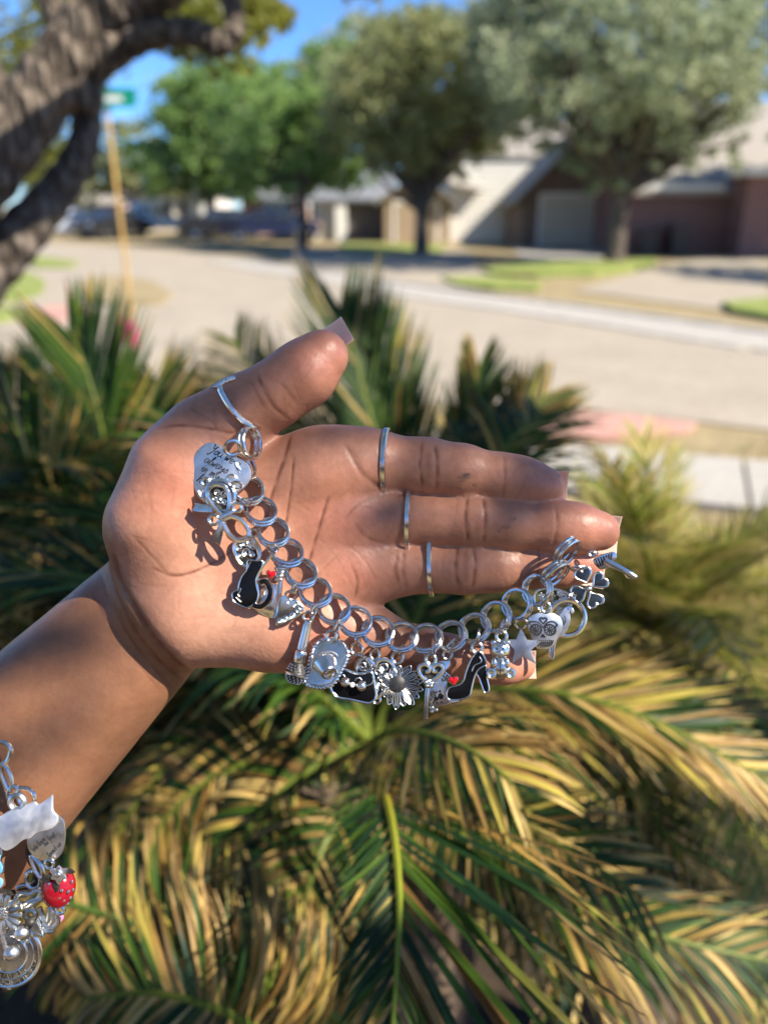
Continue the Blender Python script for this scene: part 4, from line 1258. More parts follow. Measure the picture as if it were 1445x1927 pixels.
# ------------------------------------------------------------------ houses, cars and street furniture
def brickmat(name, c1, c2, mortar, sc=1.0):
    m, nt, b = mat_base(name)
    tc = nt.nodes.new('ShaderNodeTexCoord')
    mp = nt.nodes.new('ShaderNodeMapping'); mp.inputs['Rotation'].default_value = (math.pi / 2, 0, 0)
    br = nt.nodes.new('ShaderNodeTexBrick'); br.inputs['Scale'].default_value = 5 * sc
    br.inputs['Color1'].default_value = (*c1, 1); br.inputs['Color2'].default_value = (*c2, 1); br.inputs['Mortar'].default_value = (*mortar, 1)
    nt.links.new(tc.outputs['Object'], mp.inputs[0]); nt.links.new(mp.outputs[0], br.inputs[0]); nt.links.new(br.outputs[0], b.inputs['Base Color'])
    b.inputs['Roughness'].default_value = .9
    bump(nt, b, br.outputs['Fac'], .4, .01)
    return m
BRICK_RED = brickmat('rose brick', (.26, .12, .105), (.20, .09, .08), (.30, .24, .21))
BRICK_PINK = brickmat('pink brick', (.50, .30, .25), (.44, .25, .20), (.5, .44, .4))
SIDING = plain('white siding', (.78, .75, .68), (.84, .81, .74), .7, 2)
CREAM = plain('cream stucco', (.70, .60, .44), (.76, .67, .50), .8, 2)
TAN_W = plain('tan boards', (.34, .25, .16), (.40, .30, .20), .8, 3)
SHINGLE = plain('grey brown shingles', (.24, .215, .19), (.34, .31, .275), .9, 14, bmp=.5, bdist=.02)
SHINGLE_B = plain('blue grey shingles', (.13, .14, .16), (.20, .21, .23), .9, 14, bmp=.5, bdist=.02)
GDOOR = plain('beige garage door', (.50, .45, .37), (.54, .49, .41), .6, 3)
TRIMW = plain('white trim', (.72, .70, .66), (.78, .76, .72), .6, 4)
GLASS_W = plain('window glass', (.03, .04, .05), rough=.05, spec=.9)
DARKDOOR = plain('dark door', (.05, .03, .025), (.07, .045, .035), .5, 4)

def roof_gable(t, x0, x1, y0, y1, ze, zr, mat, axis, over=.35, th=.14, name='roof'):
    """axis 'x': ridge runs left to right; 'y': ridge runs away from the street"""
    m = MB()
    if axis == 'x':
        ym = (y0 + y1) / 2
        pr = [(y0 - over, ze - over * (zr - ze) / (ym - y0)), (ym, zr), (y1 + over, ze - over * (zr - ze) / (ym - y0))]
        A, B = x0 - over, x1 + over
        vs = []
        for X in (A, B):
            vs += [(X, y, z) for y, z in pr] + [(X, y, z + th) for y, z in pr]
    else:
        xm = (x0 + x1) / 2
        s = (zr - ze) / (xm - x0)
        pr = [(x0 - over, ze - over * s), (xm, zr), (x1 + over, ze - over * s)]
        vs = []
        for Y in (y0 - over, y1 + over):
            vs += [(x, Y, z) for x, z in pr] + [(x, Y, z + th) for x, z in pr]
    fs = [(0, 1, 4, 3), (1, 2, 5, 4), (6, 9, 10, 7), (7, 10, 11, 8), (3, 4, 10, 9), (4, 5, 11, 10), (0, 6, 7, 1), (1, 7, 8, 2), (0, 3, 9, 6), (2, 8, 11, 5)]
    m.add(vs, fs)
    return m.build(name, mat, t, smooth=False)

def walls(t, x0, x1, y0, y1, ze, zr, mat, axis, z0=0.0):
    m = MB()
    if axis == 'y':
        xm = (x0 + x1) / 2
        pr = [(x0, z0), (x1, z0), (x1, ze), (xm, zr), (x0, ze)]
        vs = [(x, y0, z) for x, z in pr] + [(x, y1, z) for x, z in pr]
        fs = [(0, 1, 2, 3, 4), (9, 8, 7, 6, 5), (0, 5, 6, 1), (1, 6, 7, 2), (4, 9, 5, 0), (2, 7, 8, 3), (3, 8, 9, 4)]
    else:
        ym = (y0 + y1) / 2
        pr = [(y0, z0), (y1, z0), (y1, ze), (ym, zr), (y0, ze)]
        vs = [(x0, y, z) for y, z in pr] + [(x1, y, z) for y, z in pr]
        fs = [(4, 3, 2, 1, 0), (5, 6, 7, 8, 9), (0, 1, 6, 5), (1, 2, 7, 6), (4, 0, 5, 9), (2, 3, 8, 7), (3, 4, 9, 8)]
    m.add(vs, fs)
    return m.build('wall', mat, t, smooth=False)

def garage(t, x0, x1, y, z1, mat=GDOOR):
    f = MB(); w = .12
    f.box((x0 - w, y - .05, .02), (x0, y + .02, z1 + w)); f.box((x1, y - .05, .02), (x1 + w, y + .02, z1 + w)); f.box((x0, y - .05, z1), (x1, y + .02, z1 + w))
    fr = f.build('garage_door', TRIMW, t, smooth=False)
    for r_ in range(4):
        a = .03 + r_ * (z1 - .03) / 4
        m = MB(); m.box((x0 + .005, y - .03, a + .012), (x1 - .005, y + .02, a + (z1 - .03) / 4 - .006)); m.build('panel', mat, fr, smooth=False)

def window(t, x0, x1, y, z0, z1):
    m = MB(); w = .08
    m.box((x0 - w, y - .06, z0 - w), (x0, y + .02, z1 + w)); m.box((x1, y - .06, z0 - w), (x1 + w, y + .02, z1 + w)); m.box((x0, y - .06, z1), (x1, y + .02, z1 + w)); m.box((x0, y - .08, z0 - w), (x1, y + .02, z0)); m.box(((x0+x1)/2 - .025, y - .05, z0), ((x0+x1)/2 + .025, y + .02, z1))
    wf = m.build('window', TRIMW, t, smooth=False)
    for a, b_ in ((x0, (x0+x1)/2 - .025), ((x0+x1)/2 + .025, x1)):
        m = MB(); m.box((a, y - .02, z0), (b_, y + .01, z1)); m.build('pane', GLASS_W, wf, smooth=False)

def xz(px, py, y):
    p = up_at(px, py, y); return p[0], p[2]

# brick house at the right
y = 30.5
x0, _ = xz(1190, 400, y); x1, _ = xz(1700, 400, y); _, ze = xz(1300, 348, y)
t = thing('brick_house', 'rose brick house with low grey roof at the picture\'s right side', 'house', ((x0 + x1) / 2, y, 0), 'W')
walls(t, x0, x1, y, y + 8, ze, ze + 2.9, BRICK_RED, 'x')
roof_gable(t, x0, x1, y, y + 8, ze, ze + 2.9, SHINGLE, 'x', .45)
xa, _ = xz(1400, 400, y - 1.6); xb, zt = xz(1445, 330, y - 1.6)
m = MB(); m.box((xa, y - 1.6, 0), (xb + 5.0, y - .002, zt)); m.build('porch_wall', BRICK_RED, t, smooth=False)
m = MB(); m.box((xa - .3, y - 2.0, zt + .002), (xb + 5.3, y - .45, zt + .22)); m.build('porch_fascia', TRIMW, t, smooth=False)
m = MB(); m.box((xz(1195, 400, y - .3)[0], y - .45, ze - .16), (xa - .32, y - .30, ze + .02)); m.build('fascia', TRIMW, t, smooth=False)
for px_, w_, h_ in ((1220, .55, .75), (1275, .60, .95)):
    xx = xz(px_, 440, y - .7)[0]
    bn = thing('wheelie_bin', 'dark %s bin against the rose brick wall' % ('small' if h_ < .9 else 'tall'), 'bin', (xx, y - .7, 0), 'W')
    m = MB(); m.add([(xx - w_*.42, y - 1.0, .1), (xx + w_*.42, y - 1.0, .1), (xx + w_*.42, y - .45, .1), (xx - w_*.42, y - .45, .1), (xx - w_*.5, y - 1.05, h_), (xx + w_*.5, y - 1.05, h_), (xx + w_*.5, y - .4, h_), (xx - w_*.5, y - .4, h_)], [(3,2,1,0),(4,5,6,7),(0,1,5,4),(1,2,6,5),(2,3,7,6),(3,0,4,7)]); m.build('body', DARKDOOR, bn, smooth=False)
    m = MB(); m.box((xx - w_*.53, y - 1.09, h_ + .002), (xx + w_*.53, y - .36, h_ + .06)); m.build('lid', DARKDOOR, bn, smooth=False)
    for sx in (-1, 1):
        m = MB(); m.lathe((xx + sx * w_ * .3, y - .42, .1), (1, 0, 0), [(-.03, .1), (.03, .1)], 12); m.build('wheel', DARKDOOR, bn)

# house with the garage behind the grey-green oak
y = 36.0
x0, _ = xz(985, 400, y); x1, _ = xz(1186, 400, y); xm = (x0 + x1) / 2
_, ze = xz(1000, 362, y); _, zr = xz(1085, 250, y)
t = thing('garage_house', 'white two-storey house with beige garage behind the pale-trunked oak', 'house', (xm, y, 0), 'W')
walls(t, x0, x1, y, y + 7, ze, zr, plain('shade brown boards', (.15, .10, .075), (.19, .13, .10), .8, 3), 'y')  # wall brown made darker to stand for the shade on this front
roof_gable(t, x0, x1, y, y + 7, ze, zr, SHINGLE, 'y', .5)
garage(t, xz(1018, 400, y)[0], xz(1143, 400, y)[0], y, xz(1080, 368, y)[1])
yw = 41.5
xw0, _ = xz(846, 400, yw); xw1 = x0 + 1.2; _, zw = xz(900, 288, yw)
m = MB(); m.box((xw0, yw, 0), (xw1, yw + 6, zw)); m.build('white_wall', SIDING, t, smooth=False)
for k_ in range(14):
    zz_ = .12 + k_ * (zw - .2) / 14
    m = MB(); m.box((xw0 + .002, yw - .022, zz_), (xw1 - .02, yw - .002, zz_ + .03)); m.build('siding_board', SIDING, t, smooth=False)
xl, _ = xz(905, 400, yw)
roof_gable(t, xl - .2, xw1 + 2.0, yw + .3, yw + 6, zw, zw + 1.6, SHINGLE, 'x', .4, name='upper_roof')
m = MB(); m.add([(xw0 - .3, yw - .5, xz(860, 345, yw)[1]), (xl, yw - .5, xz(860, 362, yw)[1]), (xl, yw + 6, zw + .3), (xw0 - .3, yw + 6, zw + .3), (xw0 - .3, yw - .5, xz(860, 345, yw)[1] + .12), (xl, yw - .5, xz(860, 362, yw)[1] + .12), (xl, yw + 6, zw + .42), (xw0 - .3, yw + 6, zw + .42)], [(3,2,1,0),(4,5,6,7),(0,1,5,4),(1,2,6,5),(2,3,7,6),(3,0,4,7)]); m.build('lean_to_roof', SHINGLE, t, smooth=False)
xd, _ = xz(990, 420, y + .5)
m = MB(); m.box((xz(988, 420, yw)[0] - .9, yw - .05, .05), (xz(988, 420, yw)[0], yw - .003, 2.0)); m.build('door', DARKDOOR, t, smooth=False)

# tan gabled house
y = 41.0
x0, _ = xz(724, 400, y); x1, _ = xz(842, 400, y); xm = (x0 + x1) / 2
_, ze = xz(730, 372, y); _, zr = xz(782, 330, y)
t = thing('tan_house', 'tan gabled house behind the forked oak', 'house', (xm, y, 0), 'W')
walls(t, x0, x1, y, y + 8, ze, zr, TAN_W, 'y'); roof_gable(t, x0, x1, y, y + 8, ze, zr, SHINGLE, 'y', .45)
garage(t, x0 + .5, x1 - .5, y, ze - .25, TAN_W)
# dark house with blue-grey roof
y = 43.0
x0, _ = xz(585, 400, y); x1, _ = xz(728, 400, y); _, ze = xz(700, 372, y); _, zr = xz(700, 318, y)
t = thing('dark_house', 'dark low house with blue-grey roof between two tree trunks', 'house', ((x0 + x1) / 2, y, 0), 'W')
walls(t, x0, x1, y, y + 7, ze, zr, plain('dark boards', (.10, .085, .08), (.13, .11, .10), .8, 3), 'x'); roof_gable(t, x0, x1, y, y + 7, ze, zr, SHINGLE_B, 'x', .45)
garage(t, x0 + .3, xz(645, 400, y)[0], y, ze - .2)
m = MB(); m.box((xz(632, 400, y)[0], y - .35, 0), (xz(652, 400, y)[0], y - .004, ze - .05)); m.build('pilaster', SIDING, t, smooth=False)
# pink brick house
y = 50.0
x0, _ = xz(455, 400, y); x1, _ = xz(560, 400, y); _, ze = xz(500, 372, y); _, zr = xz(500, 330, y)
t = thing('pink_house', 'pink brick house behind the dark parked cars', 'house', ((x0 + x1) / 2, y, 0), 'W')
walls(t, x0, x1, y, y + 8, ze, zr, BRICK_PINK, 'x'); roof_gable(t, x0, x1, y, y + 8, ze, zr, SHINGLE_B, 'x', .45)
window(t, x0 + 1.2, x0 + 2.6, y, .9, 2.0)
# sunlit cream houses
y = 56.0
x0, _ = xz(255, 400, y); x1, _ = xz(375, 400, y); _, ze = xz(300, 372, y); _, zr = xz(315, 325, y)
t = thing('cream_house', 'sunlit cream gabled house beyond the white truck', 'house', ((x0 + x1) / 2, y, 0), 'W')
walls(t, x0, x1, y, y + 9, ze, zr, CREAM, 'y'); roof_gable(t, x0, x1, y, y + 9, ze, zr, SHINGLE_B, 'y', .5)
window(t, x0 + 1.0, x0 + 2.4, y, .9, 2.0)
x2, _ = xz(376, 400, y - 2); x3, _ = xz(405, 400, y - 2)
m = MB(); m.box((x2, y - 2, 0), (x3, y + 4, ze)); m.build('white_wing', SIDING, t, smooth=False)
m = MB(); m.box((xz(340, 400, y)[0], y - .06, .05), (xz(352, 400, y)[0], y - .003, 2.0)); m.build('door', DARKDOOR, t, smooth=False)
y = 60.0
x0, _ = xz(60, 400, y); x1, _ = xz(225, 400, y); _, ze = xz(150, 382, y); _, zr = xz(150, 345, y)
t = thing('far_house', 'far pale pink house half hidden by the near oak trunk', 'house', ((x0 + x1) / 2, y, 0), 'W')
walls(t, x0, x1, y, y + 9, ze, zr, BRICK_PINK, 'x'); roof_gable(t, x0, x1, y, y + 9, ze, zr, SHINGLE, 'x', .5)
garage(t, x0 + 1, x0 + 4, y, ze - .25, TRIMW); window(t, x1 - 2.6, x1 - 1.2, y, .9, 1.9)

# parked cars
TYRE = plain('tyre rubber', (.015, .015, .016), rough=.8)
RIM = plain('alloy rim', (.55, .55, .56), rough=.3, metal=1)
LENS = plain('lamp lens', (.75, .75, .72), rough=.1, spec=.8)
TAIL = plain('tail lamp', (.4, .01, .01), rough=.15)
def car(label, loc, rot, paint, long=4.6, hh=1.5, truck=False, nm='parked_car'):
    o = thing(nm, label, 'car' if not truck else 'truck', (loc[0], loc[1], .02), 'W', 'vehicles parked along the far street')
    o.rotation_euler = (0, 0, rot)
    o['org'] = [0., 0., 0.]
    L2 = long / 2; W2 = .9
    low = [(-L2, .35), (-L2, .75), (-L2 + .15, .92), (-L2 + 1.0, .98), (L2 - .9, .98), (L2 - .12, .86), (L2, .6), (L2, .35)]
    if truck: top = [(-L2 + 1.25, .97), (-L2 + 1.75, hh + .25), (-.1, hh + .25), (.05, .97)]
    else: top = [(-L2 + 1.0, .97), (-L2 + 1.75, hh), (L2 - 1.45, hh), (L2 - .75, .97)]
    def ext(prof, w0, w1):
        m = MB(); n = len(prof)
        vs = [(x, -w0 if z < 1 else -w1, z) for x, z in prof] + [(x, w0 if z < 1 else w1, z) for x, z in prof]
        return m.add(vs, [tuple(range(n)), tuple(reversed(range(n, 2*n)))] + [(i, n+i, n+(i+1) % n, (i+1) % n) for i in range(n)])
    ext(low, W2, W2).build('body', paint, o, sharp=25)
    ext(top, W2 - .05, W2 - .22).build('cabin', paint, o, sharp=25)
    x0_, x1_ = top[0][0], top[3][0]; zt_ = top[1][1]
    for sd in (-1, 1):
        m = MB()
        for a, b_ in ((top[0][0] + .35, (top[0][0] + top[3][0]) / 2 - .05), ((top[0][0] + top[3][0]) / 2 + .05, top[3][0] - .3)):
            ya, yb = sd * (W2 - .045), sd * (W2 - .19)
            m.add([(a, ya, 1.03), (b_, ya, 1.03), (b_ - (.0 if b_ < 0 else .3), yb, zt_ - .12), (a + (.35 if a < -.5 else 0), yb, zt_ - .12)], [(0, 1, 2, 3) if sd < 0 else (3, 2, 1, 0)])
        m.build('side_window', GLASS_W, o, smooth=False)
    for (xa, za), (xb, zb), s in ((top[0], top[1], -1), (top[3], top[2], 1)):
        m = MB(); e = .012 * s
        m.add([(xa + (xb-xa)*.1 + e, -W2 + .16, za + (zb-za)*.1), (xa + (xb-xa)*.1 + e, W2 - .16, za + (zb-za)*.1), (xa + (xb-xa)*.9 + e, W2 - .28, za + (zb-za)*.9), (xa + (xb-xa)*.9 + e, -W2 + .28, za + (zb-za)*.9)], [(0, 1, 2, 3) if s > 0 else (3, 2, 1, 0)])
        m.build('windscreen' if s < 0 else 'rear_window', GLASS_W, o, smooth=False)
    for x in (-L2 + .85, L2 - .85):
        for sd in (-1, 1):
            m = MB(); m.lathe((x, sd * (W2 - .12), .33), (0, sd, 0), [(-.08, .30), (-.02, .33), (.10, .33), (.14, .29), (.14, .20), (.10, .19)], 18); wl = m.build('wheel', TYRE, o)
            m = MB(); m.lathe((x, sd * (W2 - .12), .33), (0, sd, 0), [(.09, .195), (.12, .18), (.115, .05), (.135, .04)], 12); m.build('rim', RIM, wl)
    for sd in (-1, 1):
        m = MB(); m.ball((-L2 + .04, sd * .64, .72), .1, 8, 6, (.6, 1.5, .8)); m.build('headlight', LENS, o)
        m = MB(); m.ball((L2 - .04, sd * .68, .78), .1, 8, 6, (.6, 1.3, .9)); m.build('taillight', TAIL, o)
    for s in (-1, 1):
        m = MB(); m.box((s * L2 - .05, -W2 + .05, .38), (s * L2 + .05, W2 - .05, .56)); m.build('bumper', paint if not truck else RIM, o, smooth=False)
    if truck:
        m = MB(); m.box((.2, -W2 + .08, .90), (L2 - .1, W2 - .08, .985)); m.build('cargo_bed', TYRE, o, smooth=False)
    return o
def paintm(n, c): return plain(n, c, rough=.25, spec=.6, coat=.6)
def cg(px, y): 
    q = up_at(px, 430, y); return (q[0], y)
car('dark blue sedan parked before the pink brick house', cg(508, 42.5), R(8), paintm('dark blue paint', (.008, .014, .05)), 4.7, 1.45)
car('black sedan with its nose behind the blue sedan', cg(420, 46), R(12), paintm('black paint', (.012, .012, .014)), 4.6, 1.5)
car('white pickup truck outside the cream house', cg(288, 52), R(14), paintm('white paint', (.72, .72, .70)), 5.6, 1.6, True, 'pickup_truck')
car('charcoal hatchback behind the sign pole', cg(212, 46), R(60), paintm('charcoal paint', (.02, .02, .022)), 4.1, 1.45)
car('silver white car next to the near oak trunk', cg(122, 50), R(10), paintm('silver white paint', (.62, .65, .68)), 4.5, 1.45)

# street name sign
pb = gr(250, 606); yb = pb[1]
t = thing('street_sign', 'green street name blade on a tall yellow-brown pole', 'sign', tuple(pb), 'W')
tp = up_at(196, 165, yb)
POLE_Y = plain('weathered yellow post', (.42, .25, .06), (.52, .33, .10), .6, 8)
m = MB(); m.tube([pb - np.array([0, 0, .1]), tp], .027, 10); m.build('pole', POLE_Y, t)
a = up_at(188, 184, yb); b2_ = up_at(258, 184, yb); zh = up_at(222, 166, yb)[2] - up_at(222, 201, yb)[2]
m = MB(); m.box((a[0], yb - .065, a[2] - zh / 2), (b2_[0], yb - .05, a[2] + zh / 2)); sb = m.build('sign_blade', plain('green sign sheeting', (.0, .20, .12), (.0, .24, .15), .35, 3), t, smooth=False)
m = MB(); m.box((a[0] + .03, yb - .068, a[2] - .045), (a[0] + .32, yb - .0655, a[2] + .02)); m.build('legend', TRIMW, sb, smooth=False)
m = MB(); m.box((tp[0] - .05, yb - .05, a[2] - zh * .6), (tp[0] + .05, yb + .05, a[2] + zh * .6)); m.build('bracket', RIM, t, smooth=False)
# pink marker flag
fb = gr(236, 700); 
t = thing('marker_flag', 'bright pink survey flag on a wire near the kerb', 'flag', tuple(fb), 'W')
f1 = up_at(232, 598, fb[1]); f2 = up_at(240, 645, fb[1])
m = MB(); m.tube([fb, f1], .006, 6); m.build('wire', RIM, t)
m = MB()
N_ = 8; vs = []
for i in range(N_ + 1):
    u = i / N_
    for s in (0, 1):
        vs.append((f1[0] - .04 + u * .16, fb[1] + .02 * math.sin(u * 7), f1[2] - s * (f1[2] - f2[2]) - .05 * u))
fs = [(2*i, 2*i+1, 2*i+3, 2*i+2) for i in range(N_)]
vs2 = [(x, y_ + .006, z) for x, y_, z in vs]; n_ = len(vs)
m.add(vs + vs2, fs + [tuple(k + n_ for k in reversed(f)) for f in fs]); m.build('flag_cloth', plain('pink plastic', (.75, .03, .20), (.8, .06, .26), .5, 6), t)
# blue-grey mailbox post by the thin-trunked tree
mb = gr(557, 492)
t = thing('mailbox', 'dark blue mailbox on a post at the shaded kerb', 'mailbox', tuple(mb), 'W')
m = MB(); m.box((mb[0] - .05, mb[1] - .05, 0), (mb[0] + .05, mb[1] + .05, .9)); m.build('post', TAN_W, t, smooth=False)
m = MB(); pr = [(-.12, 0), (.12, 0), (.12, .14)] + [(.12 * math.cos(q), .14 + .12 * math.sin(q)) for q in np.linspace(.3, math.pi - .3, 7)] + [(-.12, .14)]
vs = [(mb[0] + x, mb[1] - .25, .902 + z) for x, z in pr] + [(mb[0] + x, mb[1] + .25, .902 + z) for x, z in pr]; n_ = len(pr)
m.add(vs, [tuple(range(n_)), tuple(reversed(range(n_, 2*n_)))] + [(i, n_+i, n_+(i+1) % n_, (i+1) % n_) for i in range(n_)]); m.build('box', plain('navy metal', (.03, .045, .09), rough=.4), t)

# unseen brick house added behind the viewer so the silver reflects something dark
hm = thing('reflection_house', 'unseen brick house added behind the viewer to darken the silver reflections', 'house', (0, -6.2, 0), 'W')
walls(hm, -9, 7, -14, -6.2, 2.6, 4.6, BRICK_PINK, 'x'); roof_gable(hm, -9, 7, -14, -6.2, 2.6, 4.6, SHINGLE, 'x', .6)
m = MB(); m.box((-.6, -6.198, .1), (.4, -6.14, 2.1)); m.build('door', DARKDOOR, hm, smooth=False)
for xa_ in (-4.5, 2.2):
    m = MB(); m.box((xa_, -6.198, .8), (xa_ + 1.6, -6.15, 2.0)); w_ = m.build('window', TRIMW, hm, smooth=False)
    m = MB(); m.box((xa_ + .08, -6.149, .88), (xa_ + 1.52, -6.14, 1.92)); m.build('pane', GLASS_W, w_, smooth=False)
# ------------------------------------------------------------------ jewellery: the draped charm bracelet
GA = 'charms on the bracelet draped over the palm'
def K(ox, oy, s):
    return lambda pts: [(ox + p[0] * s, oy + p[1] * s, *p[2:]) for p in pts]
k4 = K(340, 780, .2076); k5 = K(500, 1100, .2076); k6 = K(740, 1120, .2076); k7 = K(960, 1000, .18); k8 = K(0, 1380, .27)

def smooth2(pts, n=5):
    return [tuple(p) for p in catmull([np.array(p[:2], float) for p in pts], n, True)]

def circle(cx, cy, r, n=24, ry=None, rot=0):
    return [(cx + r * math.cos(a) * math.cos(rot) - (ry or r) * math.sin(a) * math.sin(rot), cy + r * math.cos(a) * math.sin(rot) + (ry or r) * math.sin(a) * math.cos(rot)) for a in [2*math.pi*i/n for i in range(n)]]

def heart2(cx, cy, s, rot=0.0, n=26):
    out = []
    for i in range(n):
        a = 2 * math.pi * i / n
        x = 16 * math.sin(a) ** 3; y = -(13 * math.cos(a) - 5 * math.cos(2*a) - 2 * math.cos(3*a) - math.cos(4*a)) - 2.5
        x *= s / 32; y *= s / 32
        out.append((cx + x * math.cos(rot) - y * math.sin(rot), cy + x * math.sin(rot) + y * math.cos(rot)))
    return out

def spiral(cx, cy, r, turns=1.3, start=0.0, hand=1, tail=None):
    n = int(10 * turns)
    pts = []
    for i in range(n + 1):
        t = i / n
        a = start + hand * t * turns * 2 * math.pi
        rr = r * (1 - .78 * t)
        pts.append((cx + rr * math.cos(a), cy + rr * math.sin(a)))
    return ([tail] if tail else []) + pts

def jump(parent, px, py, z, r=1.5, w=.42, face=.5, turn=0.0, name='jump_ring', mat=None):
    """small open ring; face = how far it turns from edge-on (0) to facing the lens (1)"""
    c = h(px, py, z); m = MB()
    u = np.array([math.cos(turn), math.sin(turn), 0]); n = math.asin(min(face, 1))
    v = np.array([-math.sin(turn) * math.sin(n), math.cos(turn) * math.sin(n), math.cos(n)])
    m.tube([c + r * (u * math.cos(a) + v * math.sin(a)) for a in [2*math.pi*i/16 for i in range(16)]], w, 6, True)
    return m.build(name, mat or STEEL, parent)

def rope(m, pts, z, r, strands=None, n=5, closed=False, pitch=3.4):
    """twisted cord: beads laid aslant along a path"""
    P = np.array([h(p[0], p[1], z + (p[2] if len(p) > 2 else 0)) for p in pts])
    seg = np.linalg.norm(np.diff(P, axis=0), axis=1); cum = np.concatenate([[0], np.cumsum(seg)])
    k = max(4, int(cum[-1] / (r * 1.25)))
    for i in range(k):
        s = cum[-1] * i / k
        q = np.array([np.interp(s, cum, P[:, a]) for a in range(3)])
        q2 = np.array([np.interp(min(s + .3, cum[-1]), cum, P[:, a]) for a in range(3)])
        t = unit(q2 - q) if np.linalg.norm(q2 - q) > 1e-6 else t
        side = np.cross(t, [0, 0, 1])
        ax = unit(t + side * .9)
        rt = np.stack([ax, np.cross([0, 0, 1.0], ax), [0, 0, 1.0]], 1)
        m.ball(q, r, 7, 5, (1.25, .62, .9), rt)

# --- the chain
path = [(470, 834), (458, 856), (459, 884), (466, 920), (488, 958), (513, 1000), (540, 1040), (566, 1078), (594, 1115), (634, 1150), (680, 1175), (722, 1192), (766, 1200), (812, 1201), (858, 1195), (905, 1177), (950, 1151), (992, 1124), (1030, 1094), (1056, 1062), (1066, 1038)]
cp = np.array(catmull([np.array(p, float) for p in path], 12))
cl_ = np.concatenate([[0], np.cumsum(np.linalg.norm(np.diff(cp, axis=0), axis=1))])
NL = 20
cen = np.array([[np.interp(cl_[-1] * i / (NL - 1), cl_, cp[:, k]) for k in (0, 1)] for i in range(NL)])
zz = np.array([max(surf_z(x, y, 7), surf_z(x + 10, y, 7) - .5, surf_z(x - 10, y, 7) - .5, 7) for x, y in cen]) + 4.0
zz = np.maximum(np.convolve(np.pad(zz, 2, mode='edge'), np.ones(5) / 5, 'valid'), zz - .6)
def chain_z(px, py):
    i = np.argmin((cen[:, 0] - px) ** 2 + (cen[:, 1] - py) ** 2)
    return float(zz[i])
brace = thing('charm_bracelet', 'steel double-link chain bracelet draped from thumb web to fingertips', 'bracelet', tuple(h(760, 1190, 10)), 'H')
CPOS = [h(c[0], c[1], z) for c, z in zip(cen, zz)]
rj = np.random.default_rng(4)
for i in range(NL):
    a = CPOS[max(i - 1, 0)]; c = CPOS[min(i + 1, NL - 1)]
    t = unit(c - a)
    b_ = unit(np.cross([0, 0, 1.0], t)); nz = np.cross(t, b_)
    al = R(33) + rj.normal(0, .07); be = R(20) + rj.normal(0, .06)
    if i in (0, 1): al = R(62)
    if i >= NL - 2: al = R(-55); be = R(10)
    n1_ = nz * math.cos(al) + b_ * math.sin(al); v1 = np.cross(n1_, t)
    u1 = t * math.cos(be) + n1_ * math.sin(be); n2_ = np.cross(u1, v1)
    lk = bpy.data.objects.new('link', None); COL.objects.link(lk); lk.parent = brace
    lk['frame'] = 'H'; lk['org'] = brace['org']
    for off in (-.9, .9):
        m = MB()
        m.tube([CPOS[i] + n2_ * off + u1 * 5.1 * math.cos(q) + v1 * 4.85 * math.sin(q) for q in [2*math.pi*k/28 for k in range(28)]], .72, 8, True)
        m.build('wire_ring', STEEL, lk)

def charm(name, label, px, py, z=None):
    return thing(name, label, 'charm', tuple(h(px, py, chain_z(px, py) if z is None else z)), 'H', GA)

